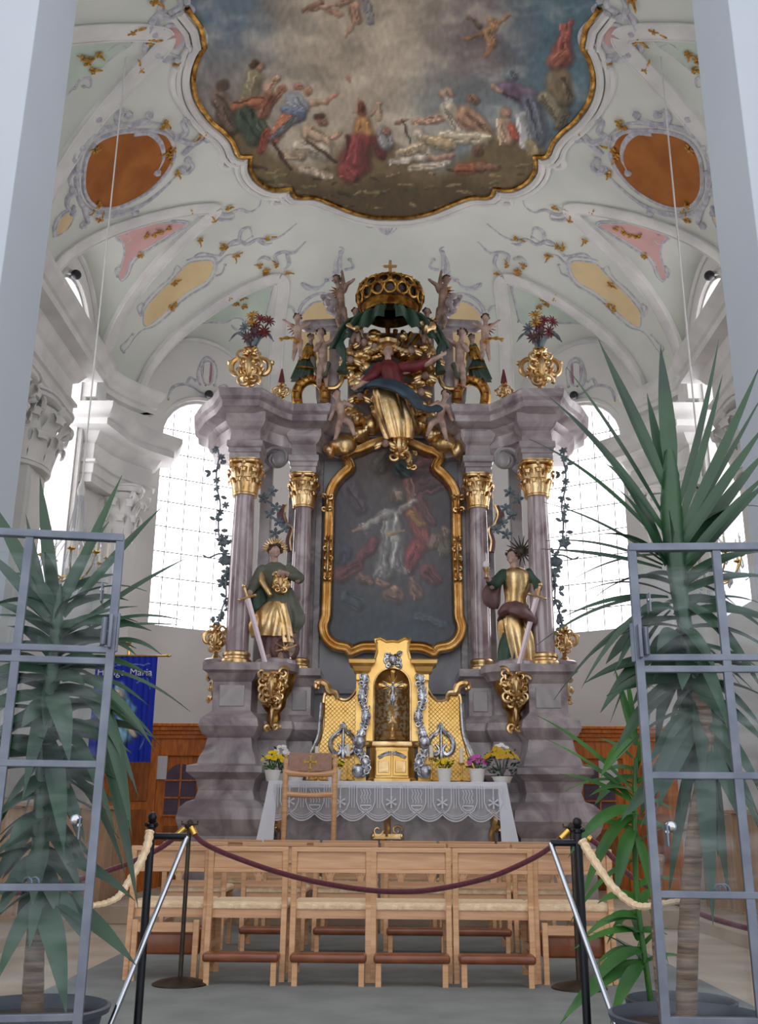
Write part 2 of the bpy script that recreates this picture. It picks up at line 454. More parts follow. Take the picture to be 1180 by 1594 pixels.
for i in range(n+1):
    t = pi*i/n; ri.append((-W*cos(t), YC+AB*sin(t))); ro.append((-(W+.5)*cos(t), YC+(AB+.5)*sin(t)))
rings = [[V((a[0], a[1], -.2)), V((b[0], b[1], -.2)), V((b[0], b[1], 10.2)), V((a[0], a[1], 10.2))] for a, b in zip(ri, ro)]
g.loft(rings); o = g.done('wall_apse', M['plaster'])
cut(o, [cutter(w) for w in WIN if w[1][1] != 0]); struct(o)
for p in o.data.polygons: p.use_smooth = True
o.data.set_sharp_from_angle(angle=radians(30))
k = 0
for w in WIN:
    k += 1; fn = arch_fn(w[0], *w[1])
    g = G(); g.prism(arch_poly(w[2]+.03, w[3]-.03, w[4]+.03), .36, .39, fn)
    win = struct(g.done('window_%d' % k, M['pane']))
    g = G(); r = .008
    nb = 5
    for i in range(1, nb):
        x = -w[2]+2*w[2]*i/nb
        top = w[4]-w[2]+sqrt(max(0, w[2]**2-x*x))
        g.tube([fn(V((x, .34, w[3]))), fn(V((x, .34, top)))], r, 5)
    nz = 9
    for j in range(1, nz):
        z = w[3]+(w[4]-w[3])*j/nz
        hw = w[2] if z < w[4]-w[2] else sqrt(max(0.01, w[2]**2-(z-w[4]+w[2])**2))
        g.tube([fn(V((-hw, .34, z))), fn(V((hw, .34, z)))], .009, 5)
    g.done('glazing_bars', M['lead'], win)
    # surround moulding
    g = G(); pts = []
    for i in range(21):
        a = pi*i/20; pts.append(fn(V(((w[2]+.09)*cos(a), -.02, w[4]-w[2]+(w[2]+.09)*sin(a)))))
    pts = [fn(V((w[2]+.09, -.02, w[3])))]+pts+[fn(V((-w[2]-.09, -.02, w[3])))]
    g.tube(pts, .05, 6); g.done('window_surround', M['mould'], win, smooth=True)
# chancel piers in the foreground
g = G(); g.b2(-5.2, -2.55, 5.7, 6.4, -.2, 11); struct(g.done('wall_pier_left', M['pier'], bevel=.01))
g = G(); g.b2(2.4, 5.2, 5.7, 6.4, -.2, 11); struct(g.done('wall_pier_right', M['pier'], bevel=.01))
g = G(); g.b2(-2.6, 2.45, 5.7, 6.4, 8.8, 11); struct(g.done('wall_chancel_light_block', M['pier']))  # unseen wall over the opening, added to cut top light on the vault
# entablature (cornice) profile: (out, up)
ENT = [(-.5, 6.0), (.02, 6.0), (.02, 6.12), (.05, 6.14), (.05, 6.28), (.09, 6.3), (.09, 6.34), (.02, 6.36), (.02, 6.62), (.08, 6.66), (.14, 6.76), (.16, 6.78), (.34, 6.80), (.34, 6.9), (.38, 6.92), (.46, 7.04), (.46, 7.12), (-.5, 7.12)]
def swp(g, path, prof):
    g.sweep([V((x, y, 0)) for x, y in path], prof)
def ell(t, k=0.): return ((W-k)*-cos(radians(t)), YC+(AB-k)*sin(radians(t)))
tn = 2
def trim(g, m='mould', smooth=False):
    global tn
    o = struct(g.done('trim_%d' % tn, M[m], smooth=smooth)); tn += 1; return o
def mx(path, sx):
    q = [(sx*-x, y) for x, y in path]
    return q if sx < 0 else list(reversed(q))
IMP = [(-.3, 7.42), (.03, 7.42), (.03, 7.5), (.07, 7.52), (.07, 7.62), (.12, 7.66), (.16, 7.74), (.16, 7.8), (-.3, 7.8)]
for sx in (-1, 1):
    # block over the pilaster pair on the side wall   (right of travel must face into the room)
    g = G(); swp(g, mx([(-4.7, 9.9), (-4.35, 9.9), (-4.35, 12.3), (-4.7, 12.3)], sx), ENT); trim(g)
    # corner block and the run that curves along the apse up to the window
    p2 = [(-4.78, 14.0), (-4.5, 14.0)]+[ell(t, .18) for t in (14, 18, 22, 26, 30)]+[ell(33.5, -.1)]
    g = G(); swp(g, mx(p2, sx), [(o_, z_-.2) for o_, z_ in ENT]); trim(g, smooth=True)
    g = G(); swp(g, mx([(-4.7, 10.6), (-4.55, 10.6), (-4.55, 11.5), (-4.7, 11.5)], sx), IMP); trim(g)
    p3 = [(-4.75, 13.8), (-4.5, 13.8)]+[ell(t, .1) for t in (10, 16, 22, 28, 30)]+[ell(31, -.1)]
    g = G(); swp(g, mx(p3, sx), IMP); trim(g, smooth=True)
    # attic strips between entablature and impost
    g = G(); g.b2(sx*4.75, sx*4.45, 10.5, 11.6, 7.1, 7.45); g.b2(sx*4.75, sx*4.48, 13.8, 14.3, 7.1, 7.45); trim(g)
def capital(g, c, r, h, flat=False, n=8, sy=1.0):
    """corinthian capital: bell, two rows of curled leaves, volutes and abacus; c = bottom centre"""
    c = V(c)
    g.lathe([(r*1.08, 0), (r*1.12, h*.04), (r, h*.08), (r*1.02, h*.5), (r*1.3, h*.86), (r*1.1, h*.88)], c, 20, sy=sy)
    for row, (z0, z1, k, off) in enumerate(((.06, .46, 1.28, 0), (.28, .72, 1.5, .5))):
        for i in range(n):
            a = 2*pi*(i+off)/n; d = V((cos(a), sin(a)*sy, 0)); t = V((-sin(a), cos(a)*sy, 0))
            P = [c+d*(r*1.0)+V((0, 0, h*z0)), c+d*(r*1.12)+V((0, 0, h*(z0+z1)/2)), c+d*(r*k)+V((0, 0, h*z1)), c+d*(r*(k+.2))+V((0, 0, h*(z1-.03))), c+d*(r*(k+.16))+V((0, 0, h*(z1-.12)))]
            P = catmull(P, 3); w = [r*.34, r*.36, r*.34, r*.3, r*.26, r*.2, r*.12]
            rings = []
            for j, p in enumerate(P):
                ww = r*(.36-.2*(j/len(P))**2)*(1+.18*cos(j*2.1)); q = d*r*.08
                rings.append([p-t*ww, p-t*ww*.4+q, p+t*ww*.4+q, p+t*ww, p+t*ww*.4-q*.5, p-t*ww*.4-q*.5])
            g.loft(rings)
    for i in range(4):
        a = pi/4+pi/2*i; d = V((cos(a), sin(a)*sy, 0)); zz = c+V((0, 0, h*.78))
        P = []
        for j in range(15):
            q = j/14; an = q*3.6*pi; rr = r*.30*(1-q*.75)
            P.append(zz+d*(r*1.5+rr*cos(an-pi/2))+V((0, 0, rr*sin(an-pi/2)+r*.02)))
        P = [c+d*r*1.05+V((0, 0, h*.55))]+P
        g.tube(P, [r*.06]+[r*.11]*6+[r*.07]*9, 6)
    for i in range(4):
        a = pi/2*i; d = V((cos(a), sin(a)*sy, 0)); g.ell(c+d*r*1.35+V((0, 0, h*.9)), (r*.2, r*.2, h*.1), sub=1)
    ring = []
    for i in range(32):
        a = 2*pi*i/32; rr = r*(1.42+.28*abs(sin(2*a))**2.); ring.append((rr*cos(a), rr*sin(a)*sy))
    g.loft([[c+V((x*k, y*k, h*z)) for x, y in ring] for k, z in ((.93, .88), (1, .91), (1, .96), (1.06, .97), (1.06, 1.0))])
def pilaster(cx, cy, nx, ny, w, label):
    fn = arch_fn((cx, cy), nx, ny)
    o = thing('pilaster', label, 'pilaster', (cx, cy, 0)); o['kind'] = 'structure'
    def bx(g, x0, x1, y0, y1, z0, z1):
        g.loft([[fn(V((x, y, z))) for x, y in ((x0, y0), (x1, y0), (x1, y1), (x0, y1))] for z in (z0, z1)])
    g = G(); bx(g, -w/2, w/2, -.22, .1, 1.0, 5.1); bx(g, -w*.36, w*.36, -.25, -.2, 1.2, 5.0); g.done('shaft', M['plaster'], o, bevel=.01)
    g = G(); bx(g, -w*.6, w*.6, -.3, .1, 0, .9); bx(g, -w*.66, w*.66, -.34, .1, .9, 1.0); g.done('base', M['mould'], o, bevel=.02)
    g = G()
    capital(g, fn(V((0, 0, 5.08))), w*.52, .92, n=10, sy=.62 if abs(ny) > .5 else 1.3)
    g.done('capital', M['mould'], o, smooth=True)
for sx, s in ((-1, 'left'), (1, 'right')):
    pilaster(sx*4.62, 10.35, sx, 0, .62, 'white pilaster with leafy capital on the %s choir wall, nearer of two' % s)
    pilaster(sx*4.62, 11.6, sx, 0, .62, 'white pilaster with leafy capital on the %s choir wall, farther of two' % s)
    t = radians(21); nx, ny = V((cos(t)/W, sin(t)/AB)).normalized()
    pilaster(sx*(W-.08)*cos(t), YC+(AB-.08)*sin(t), sx*nx, ny, .5, 'white pilaster on the curved wall beside the %s apse window' % s)
# world and exposure
w = bpy.data.worlds.new('world'); SC.world = w; w.use_nodes = True
w.node_tree.nodes['Background'].inputs[0].default_value = (.96, .97, 1.0, 1)
w.node_tree.nodes['Background'].inputs[1].default_value = 1.9
SC.view_settings.view_transform = 'Standard'; SC.view_settings.look = 'None'; SC.view_settings.gamma = 1
SC.view_settings.exposure = -.3
# ================================================================ CEILING DECORATION (traced on the left, mirrored to the right)
gw = G(); rows = []
for t in range(91):
    a = pi*t/90; rows.append([gw.b.verts.new((-W*cos(a), YC+AB*sin(a), z)) for z in (0, 9.2)])
for a, b in zip(rows, rows[1:]): gw._face((a[0], b[0], b[1], a[1]))
wbvh = BVHTree.FromBMesh(gw.b); gw.b.free()
def hit(px, py, off=.01):
    d = ray(px, py); h = bvh.ray_cast(CO, d); h2 = wbvh.ray_cast(CO, d)
    if h[0] is None or (h2[0] is not None and h2[3] < h[3]): h = h2
    if h[0] is None: return V((0, 10, 10)), V((0, 0, -1))
    n = h[1]; n = -n if n.dot(d) > 0 else n
    return h[0]+n*off, n
def S(p, m):
    q = V(p); return V((-q.x, q.y, q.z)) if m else q
def vtube(g, px, r, m, off=.0, seg=6, closed=False, k=5, taper=True):
    pts = catmull([V((a, b, 0)) for a, b in px], k, closed)
    P = [S(hit(p.x, p.y, off)[0], m) for p in pts]
    if closed: P.append(P[0]); rs = r
    else:
        n = len(P); rs = [r*(.35+.65*sin(pi*min(1, .25+i/(n-1)*.85))) for i in range(n)] if taper else r
    g.tube(P, rs, seg, flat=1.0)
def vpatch(g, px, m, off=.012, step=7, smooth=True, col=None):
    pts = catmull([V((a, b, 0)) for a, b in px], 4, True) if smooth else [V((a, b, 0)) for a, b in px]
    vs = [p.to_2d() for p in pts]; n = len(vs)
    x0 = min(p.x for p in vs); x1 = max(p.x for p in vs); y0 = min(p.y for p in vs); y1 = max(p.y for p in vs)
    def inside(x, y):
        c = False; j = n-1
        for i in range(n):
            a, b = vs[i], vs[j]
            if (a.y > y) != (b.y > y) and x < (b.x-a.x)*(y-a.y)/(b.y-a.y)+a.x: c = not c
            j = i
        return c
    ex = []
    y = y0+step/2
    while y < y1:
        x = x0+step/2
        while x < x1:
            if inside(x, y): ex.append(V((x, y)))
            x += step
        y += step
    r = geometry.delaunay_2d_cdt(vs+ex, [(i, (i+1) % n) for i in range(n)], [list(range(n))], 1, .01)
    vv = [g.b.verts.new(S(hit(p.x, p.y, off)[0], m)) for p in r[0]]
    for f in r[2]: g._face([vv[i] for i in f])
    return [tuple(p) for p in r[0]]
def rosette(g, px, py, r, m, seed=0):
    p, n = hit(px, py, .03); p = S(p, m); n = S(n, m); u = n.orthogonal().normalized(); v = n.cross(u); rr = random.Random(seed+int(px*7+py))
    for i in range(5):
        a = 2*pi*i/5+rr.random(); d = u*cos(a)+v*sin(a); q = r*rr.uniform(.6, 1.1)
        g.ell(p+d*q*.8, (q*.55, q*.4, q*.35), Matrix((d, n.cross(d), n)).transposed(), sub=1)
    g.ell(p+n*r*.2, r*.4, sub=1)
    d = u*cos(rr.random()*6)+v*sin(rr.random()*6)
    g.tube([p+d*r, p+d*r*2+n*.02, p+d*r*2.6+v*r*.5], [r*.3, r*.22, r*.08], 5)
# cartouches: (name, label, category, outline, material, [scrolls], [rosettes], frame radius)
CART = [
 ('ceiling_medallion', 'large brown oval painted medallion in a stucco wreath on the %s vault', 'medallion',
  [(130, 275), (135, 244), (152, 219), (183, 206), (219, 203), (254, 206), (269, 224), (269, 249), (249, 280), (219, 305), (178, 323), (147, 320), (132, 300)], 'p_org',
  [[(120, 290), (118, 262), (126, 232), (146, 208), (180, 196), (216, 192), (252, 194), (276, 214)], [(120, 290), (126, 316), (146, 332), (180, 334), (222, 318), (258, 290), (284, 262)],
   [(188, 196), (182, 182), (190, 172), (200, 178)], [(200, 196), (216, 190), (230, 186), (232, 178)], [(276, 214), (290, 205), (284, 190), (292, 184)], [(276, 216), (300, 222), (316, 208), (334, 206)], [(284, 240), (300, 226), (322, 216)],
   [(276, 262), (290, 268), (300, 258), (292, 248)], [(126, 270), (114, 268), (108, 280), (112, 296)], [(118, 300), (106, 306), (104, 320), (112, 330)], [(130, 322), (136, 344), (128, 350)],
   [(120, 250), (112, 246), (116, 232), (126, 228)], [(150, 208), (156, 196), (152, 184)], [(146, 332), (160, 336), (185, 330), (210, 330)],
   [(208, 208), (232, 206), (250, 222), (254, 246), (244, 268)]],
  [(258, 190), (252, 196), (275, 268), (152, 318), (153, 340), (268, 232), (262, 240), (148, 232), (318, 206)], .05),
 ('painted_cartouche', 'rose pink tapering cartouche below the medallion on the %s vault', 'cartouche',
  [(176, 351), (215, 346), (250, 347), (288, 348), (271, 360), (240, 378), (216, 394), (203, 406), (197, 424), (190, 434), (185, 428), (190, 410), (194, 390), (188, 372), (178, 362)], 'p_pink',
  [[(172, 350), (215, 342), (250, 343), (292, 346), (272, 363), (242, 382), (218, 398), (206, 412), (200, 428), (190, 438), (183, 430)], [(178, 362), (184, 374), (196, 378), (204, 370), (196, 364)], [(183, 430), (180, 420), (186, 414)]],
  [(250, 360), (240, 364), (218, 396), (228, 366), (262, 354)], .022),
 ('painted_cartouche', 'long yellow cartouche slanting across the %s vault', 'cartouche',
  [(227, 479), (244, 458), (268, 435), (291, 411), (312, 406), (330, 407), (330, 421), (319, 438), (295, 452), (278, 465), (258, 485), (237, 502), (225, 507), (223, 492)], 'p_yel',
  [[(219, 492), (224, 474), (242, 452), (266, 430), (274, 414), (282, 418)], [(290, 405), (312, 400), (334, 402), (336, 422), (324, 442), (298, 458), (282, 470), (262, 490), (240, 508), (222, 514), (210, 525), (200, 540), (192, 548)],
   [(219, 492), (214, 478), (220, 472)], [(298, 404), (312, 394), (340, 398), (356, 384), (372, 380), (392, 368)], [(338, 412), (352, 398), (366, 396)], [(192, 548), (188, 540), (196, 532), (206, 520)], [(336, 430), (346, 424), (350, 412)]],
  [(265, 478), (272, 474), (345, 386), (368, 396), (310, 372), (352, 383), (270, 440)], .022),
 ('painted_cartouche', 'pale green cartouche in the lunette above the %s apse window', 'cartouche',
  [(304, 504), (340, 484), (372, 462), (398, 440), (416, 426), (421, 440), (417, 468), (410, 498), (396, 504), (376, 494), (356, 498), (330, 500)], 'p_green',
  [[(290, 508), (320, 502), (352, 502), (366, 494), (380, 500), (386, 512), (400, 520)], [(418, 424), (424, 440), (418, 470), (412, 500)], [(340, 480), (356, 464), (362, 470)], [(360, 506), (370, 514), (380, 508)]],
  [(375, 463), (356, 462), (380, 476), (414, 420), (368, 472)], .02),
 ('painted_cartouche', 'pale green cartouche high in the nearest lunette of the %s vault', 'cartouche',
  [(81, 61), (140, 60), (193, 64), (203, 69), (178, 86), (147, 112), (122, 127), (102, 147), (86, 163), (84, 127), (76, 92)], 'p_green',
  [[(82, 110), (84, 96), (96, 90), (110, 96), (104, 104)], [(80, 112), (88, 140), (86, 166), (102, 150), (116, 136)], [(118, 136), (124, 122), (140, 122), (140, 136), (130, 134)], [(98, 64), (110, 56), (124, 62)], [(168, 78), (182, 68), (198, 72), (208, 62)]],
  [(140, 90), (130, 88), (143, 108), (153, 82), (136, 96)], .02),
 ('painted_cartouche', 'small yellow oval cartouche at the foot of the %s medallion', 'cartouche',
  [(86, 361), (94, 338), (112, 328), (114, 338), (104, 356), (89, 366)], 'p_yel', [[(84, 368), (84, 350), (96, 332), (114, 322)]], [], .03),
 ('painted_cartouche', 'small pink cartouche in white scrollwork at the %s corner of the fresco', 'cartouche',
  [(252, 46), (269, 38), (285, 48), (285, 66), (272, 74), (254, 61)], 'p_pink',
  [[(240, 40), (252, 24), (270, 30), (280, 20), (300, 30), (318, 50), (316, 72), (300, 84), (280, 88), (262, 82), (246, 70), (240, 52)], [(236, 60), (226, 72), (230, 88), (244, 84)], [(300, 40), (306, 60), (296, 76)], [(248, 84), (260, 94), (276, 92)],
   [(254, 30), (250, 10), (262, -10)], [(262, 20), (280, 8), (276, -10), (256, -20)], [(286, 24), (300, 14), (290, 0)], [(232, 50), (238, 30), (250, 16)], [(290, 90), (284, 104), (276, 102)]],
  [(205, 48), (232, 63), (218, 107), (275, 97), (240, 0)], .045),
 ('painted_cartouche', 'yellow arched cartouche behind the %s group of putti', 'cartouche',
  [(468, 560), (468, 500), (474, 484), (488, 472), (508, 470), (520, 490), (520, 560)], 'p_yel',
  [[(464, 500), (468, 478), (484, 462), (506, 456), (524, 464)], [(474, 442), (486, 448), (500, 446), (508, 436)], [(446, 476), (456, 480), (460, 494)], [(528, 436), (522, 412), (530, 392)], [(536, 420), (550, 416), (544, 404)]],
  [], .03),
 ('painted_cartouche', 'dusky rose cartouche in stucco above the %s apse window', 'cartouche',
  [(316, 566), (324, 562), (331, 568), (331, 584), (328, 597), (319, 597), (314, 580)], 'p_ros',
  [[(312, 600), (308, 584), (313, 566), (322, 556), (334, 564), (338, 580), (334, 600)], [(262, 620), (268, 604), (284, 598), (300, 602), (316, 612), (334, 610), (344, 602)], [(290, 600), (296, 588), (304, 592)], [(340, 604), (352, 600), (356, 608)]],
  [(262, 622), (320, 600)], .028),
]
for name, lab, cat, poly, m_, curls, ros, fr in CART:
    for m in (0, 1):
        c = sum((V((a, b, 0)) for a, b in poly), V((0, 0, 0)))/len(poly)
        o = thing(name, lab % ('right' if m else 'left'), cat, S(hit(c.x, c.y)[0], m))
        g = G(); vpatch(g, poly, m, step=8); g.done('painted_panel', M[m_], o, smooth=True)
        g = G(); vtube(g, poly, fr*.7, m, closed=True, k=4, taper=False)
        for q in curls: vtube(g, q, fr, m)
        for q in curls:
            p, n_ = hit(*q[-1]); g.ell(S(p, m), fr*1.25, sub=1)
        g.done('stucco_frame', M['stucco'], o, smooth=True)
        if ros:
            for i, (a, b) in enumerate(ros):
                g = G(); rosette(g, a, b, .05 if fr < .03 else .06, m, i); g.done('gilt_rosette', M['ochre'], o, smooth=True)
SCR = [  # loose scroll stems on the vault: polylines and rosettes
 ('stucco scroll with gilt flowers below the %s flank of the fresco', [[(292, 328), (310, 334), (330, 328), (352, 334), (372, 326), (388, 330), (402, 322), (406, 312)], [(330, 334), (344, 342), (362, 340), (364, 332)]], [(298, 328), (356, 322), (333, 342)]),
 ('stucco scroll branching beside the tip of the %s rib', [[(342, 398), (352, 384), (368, 374), (384, 380), (400, 372), (418, 374), (436, 368), (452, 356), (462, 348)], [(372, 372), (376, 358), (388, 354), (392, 364)], [(400, 372), (412, 380), (424, 378)]], [(366, 396), (416, 369), (345, 384)]),
 ('stucco scroll crowning the %s apse rib', [[(432, 410), (428, 398), (440, 392), (456, 394), (466, 386), (476, 376)], [(420, 404), (410, 400), (400, 406)], [(446, 396), (450, 410), (442, 420)]], [(430, 411), (447, 424), (413, 424), (404, 412)]),
 ('thin stucco scroll above the %s upper putto', [[(470, 440), (476, 448), (492, 450), (504, 444)], [(512, 438), (520, 430), (518, 422)], [(530, 424), (529, 400), (534, 388), (528, 384)]], []),
]
for lab, curls, ros in SCR:
    for m in (0, 1):
        o = thing('stucco_scroll', lab % ('right' if m else 'left'), 'scroll ornament', S(hit(*curls[0][0])[0], m))
        g = G()
        for q in curls: vtube(g, q, .034, m)
        g.done('stem', M['stucco'], o, smooth=True)
        if ros:
            for i, (a, b) in enumerate(ros):
                g = G(); rosette(g, a, b, .05, m, i); g.done('gilt_rosette', M['ochre'], o, smooth=True)
# ---------------------------------------------------------------- painting tools
def stroke_field(strokes, base, ns, seed, ww=1.0, tone=.10):
    def f(x, y):
        nx = noise.noise(V((x/ns, y/ns, seed)))*7; ny = noise.noise(V((x/ns, y/ns, seed+9)))*7
        mx_ = noise.noise(V((x/9, y/9, seed+4)))*5; my_ = noise.noise(V((x/9, y/9, seed+5)))*5
        c = V(base(x+nx*2, y+ny*2)); xx = x+nx*.5+mx_*ww; yy = y+ny*.5+my_*ww
        tx = noise.noise(V((x/6, y/11, seed+7)))+.35*noise.noise(V((x/3.5, y/4.5, seed+8)))
        for (x0, y0, x1, y1, r0, r1, col) in strokes:
            if xx < min(x0, x1)-22 or xx > max(x0, x1)+22 or yy < min(y0, y1)-22 or yy > max(y0, y1)+22: 
                if max(r0, r1) < 18: continue
            dx, dy = x1-x0, y1-y0; L2 = dx*dx+dy*dy
            t = 0 if L2 == 0 else max(0, min(1, ((xx-x0)*dx+(yy-y0)*dy)/L2))
            r = r0+(r1-r0)*t; ex = xx-x0-dx*t; ey = yy-y0-dy*t; d = sqrt(ex*ex+ey*ey)
            if d < r*1.15:
                a = min(1, (r*1.15-d)/(r*.45+.5))*.9
                k = 1.0+.34*(-(ey+ex*.6)/max(r, 1))+.30*noise.noise(V((x/7, y/16, seed+r0))) # brushed modelling of the painted form
                ed = max(0, min(1, (d-r*.55)/(r*.5+.1)))
                c = c.lerp(V(col)*max(.45, k)*(1-.38*ed), a)
        return c*(1+tone*tx)
    return f
def lin(c): return srgb(*[max(0, min(255, q)) for q in c])
def colour(o, uv, f):
    me = o.data; a = me.color_attributes.new('Col', 'FLOAT_COLOR', 'POINT')
    for i, (x, y) in enumerate(uv): a.data[i].color = lin(f(x, y))
# fresco
FB = [(318, 70), (309, 84), (301, 108), (300, 132), (308, 158), (328, 186), (348, 203), (362, 220), (371, 240), (390, 241)]
FB2 = [(390, 241), (389, 262), (402, 281), (426, 293), (452, 291)]
FB3 = [(452, 291), (460, 304), (490, 305), (522, 317), (552, 329), (584, 336), (611, 337)]
half = [tuple(p.to_2d()) for p in catmull([V((a, b, 0)) for a, b in FB], 3)][:-1]+[tuple(p.to_2d()) for p in catmull([V((a, b, 0)) for a, b in FB2], 3)][:-1]+[tuple(p.to_2d()) for p in catmull([V((a, b, 0)) for a, b in FB3], 3)]
top = [(320, -150), (250, -90), (262, -20), (290, 10), (312, 40)]
half = top+half
def cx_(y): return 609+ (797-y)*.0045
full = half+[(2*cx_(y)-x, y) for x, y in reversed(half[:-1])]
fr = thing('ceiling_fresco', 'large lobed ceiling fresco of gathered figures under clouds in a gilt border', 'fresco', hit(611, 200)[0])
g = G(); uv = vpatch(g, full, 0, off=.02, step=2.6, smooth=False)
def sky(x, y):
    u = (x-611)/300
    c = V((138, 134, 132)).lerp(V((182, 170, 150)), max(0, min(1, 1.25-abs((x-560+ (y-60)*.2)/210))))
    if x > 640: c = c.lerp(V((128, 118, 116)), min(1, (x-640)/90)*max(0, min(1, (150-abs(y-60))/120)))
    if x > 760: c = c.lerp(V((92, 118, 130)), min(1, (x-760)/90))
    if x < 440: c = c.lerp(V((108, 124, 138)), min(1, (440-x)/60)*max(0, min(1, (120-y)/80)))
    if y > 95 and x > 620: c = c.lerp(V((118, 142, 150)), .5*max(0, min(1, (y-95)/50))*min(1, (x-620)/90))
    nz = noise.noise(V((x/75, y/42, 4.1)))+.6*noise.noise(V((x/32, y/20, 8.3)))+.35*noise.noise(V((x/14, y/10, 1.3)))
    c = c*(1+.17*nz)
    if nz > .15: c = c.lerp(V((204, 194, 174)), min(.4, (nz-.15)*.7))
    gl = 232+26*sin(x*.03)+(-20 if x < 380 else 0)-14*max(0, (abs(u)-.55)*2)
    if y > gl-8: c = c.lerp(V((116, 100, 72)), max(0, min(1, (y-gl+8)/22)))
    if y > 268: c = c.lerp(V((78, 66, 46)), .8*max(0, min(1, (y-268-12*sin(x*.05))/30)))
    return c
FL = (190, 148, 118); FD = (150, 108, 82)
ST = [
 (348, 128, 344, 130, 12, 12, (96, 74, 60)), (340, 150, 365, 185, 20, 26, (134, 110, 92)), (345, 175, 360, 200, 16, 14, (110, 88, 74)),
 (396, 120, 384, 160, 20, 22, (146, 134, 100)), (404, 102, 405, 104, 10, 10, (178, 132, 100)), (400, 96, 394, 102, 7, 8, (100, 66, 44)), (368, 165, 408, 158, 13, 16, (188, 108, 70)),
 (380, 180, 395, 212, 24, 20, (66, 84, 66)), (402, 186, 412, 205, 12, 12, (82, 98, 76)), (416, 138, 428, 122, 12, 9, FL), (430, 120, 431, 121, 8, 8, (206, 164, 132)), (440, 138, 420, 160, 10, 9, (160, 104, 74)),
 (420, 150, 410, 175, 12, 14, (148, 92, 62)), (456, 155, 470, 165, 17, 15, (150, 158, 168)), (478, 140, 480, 141, 10, 10, (196, 142, 110)), (462, 134, 466, 136, 8, 6, (190, 130, 100)), (484, 160, 508, 158, 7, 5, FL), (508, 158, 524, 144, 5, 3, (200, 130, 104)),
 (448, 180, 425, 215, 14, 12, (190, 112, 74)), (470, 178, 418, 216, 11, 5, (116, 120, 126)), (440, 170, 470, 176, 8, 8, (120, 140, 168)), (415, 205, 405, 232, 10, 8, (150, 70, 52)),
 (500, 186, 502, 188, 11, 11, (150, 104, 78)), (492, 180, 500, 178, 7, 7, (84, 58, 44)), (480, 205, 505, 222, 18, 20, (196, 166, 130)), (462, 226, 505, 236, 15, 17, (206, 192, 166)), (440, 238, 470, 242, 10, 11, (178, 152, 120)), (520, 212, 532, 205, 8, 5, FL),
 (425, 220, 452, 262, 4, 4, (70, 48, 34)), (478, 218, 520, 248, 4, 4, (82, 56, 40)), (470, 262, 515, 272, 10, 8, (196, 172, 146)),
 (562, 170, 563, 171, 11, 11, (150, 84, 56)), (562, 160, 562, 164, 8, 10, (120, 62, 42)), (564, 190, 566, 205, 18, 22, (196, 138, 74)), (560, 222, 552, 250, 26, 34, (142, 62, 62)), (535, 262, 548, 272, 16, 20, (150, 70, 66)), (585, 215, 592, 240, 10, 12, (112, 48, 50)), (552, 172, 556, 152, 4, 3, FL), (578, 176, 594, 160, 5, 3, FL),
 (598, 205, 600, 222, 13, 18, (150, 150, 150)), (603, 202, 604, 203, 9, 9, (160, 108, 86)), (590, 160, 592, 182, 6, 8, (200, 166, 132)), (540, 120, 545, 124, 5, 4, (180, 120, 100)),
 (618, 190, 634, 184, 4, 3, FD), (626, 186, 640, 222, 3, 3, (84, 60, 46)), (645, 190, 690, 180, 7, 11, FL), (695, 144, 697, 146, 13, 13, (200, 160, 130)), (700, 156, 692, 164, 10, 9, (214, 206, 192)),
 (735, 152, 741, 155, 12, 10, (150, 110, 84)), (700, 172, 720, 200, 20, 18, (218, 202, 174)), (725, 178, 758, 205, 22, 18, (196, 146, 112)), (690, 212, 760, 214, 16, 13, (212, 192, 156)), (652, 208, 668, 242, 12, 9, (216, 196, 168)), (665, 215, 700, 225, 12, 15, (196, 170, 128)), (668, 245, 705, 240, 7, 7, FL), (620, 240, 655, 226, 9, 14, (204, 178, 142)),
 (610, 250, 660, 244, 6, 8, (220, 206, 184)), (640, 262, 700, 252, 8, 8, (200, 184, 160)), (745, 232, 746, 233, 13, 12, (120, 82, 66)), (715, 262, 750, 258, 12, 13, (168, 96, 64)), (745, 258, 772, 262, 10, 7, FD),
 (795, 116, 798, 118, 15, 13, (118, 134, 140)), (786, 136, 826, 150, 15, 20, (128, 100, 122)), (768, 132, 778, 140, 6, 6, FL), (826, 160, 838, 208, 24, 26, (112, 118, 130)), (812, 176, 820, 222, 10, 14, (190, 188, 186)), (786, 172, 787, 173, 12, 12, (186, 138, 108)), (786, 190, 790, 212, 17, 20, (210, 172, 140)), (798, 196, 802, 210, 10, 9, (196, 92, 66)), (826, 225, 832, 238, 14, 12, (168, 150, 106)),
 (766, 30, 770, 42, 10, 10, (188, 138, 92)), (762, 48, 766, 66, 13, 11, (198, 148, 98)), (750, 52, 724, 60, 6, 4, (150, 104, 64)), (778, 34, 792, 22, 5, 4, (190, 138, 92)), (764, 70, 758, 84, 7, 5, (186, 134, 88)), (748, 40, 728, 26, 7, 4, (120, 96, 74)),
 (874, 90, 880, 40, 26, 10, (176, 92, 78)), (866, 95, 878, 84, 18, 14, (200, 120, 92)), (880, 60, 890, 30, 8, 4, (190, 100, 90)), (870, 125, 880, 150, 30, 24, (140, 118, 84)), (850, 150, 870, 180, 16, 16, (150, 136, 104)), (880, 175, 870, 195, 14, 12, (110, 100, 84)),
 (552, 10, 556, 30, 14, 10, (196, 148, 116)), (530, 22, 500, 8, 7, 5, (186, 138, 108)), (548, 40, 538, 52, 7, 5, FL), (575, 30, 570, -10, 9, 8, (150, 146, 150)), (480, 12, 520, 4, 7, 6, FL), (500, 0, 470, 14, 6, 4, FD), (530, 2, 546, 0, 10, 8, FL),
]
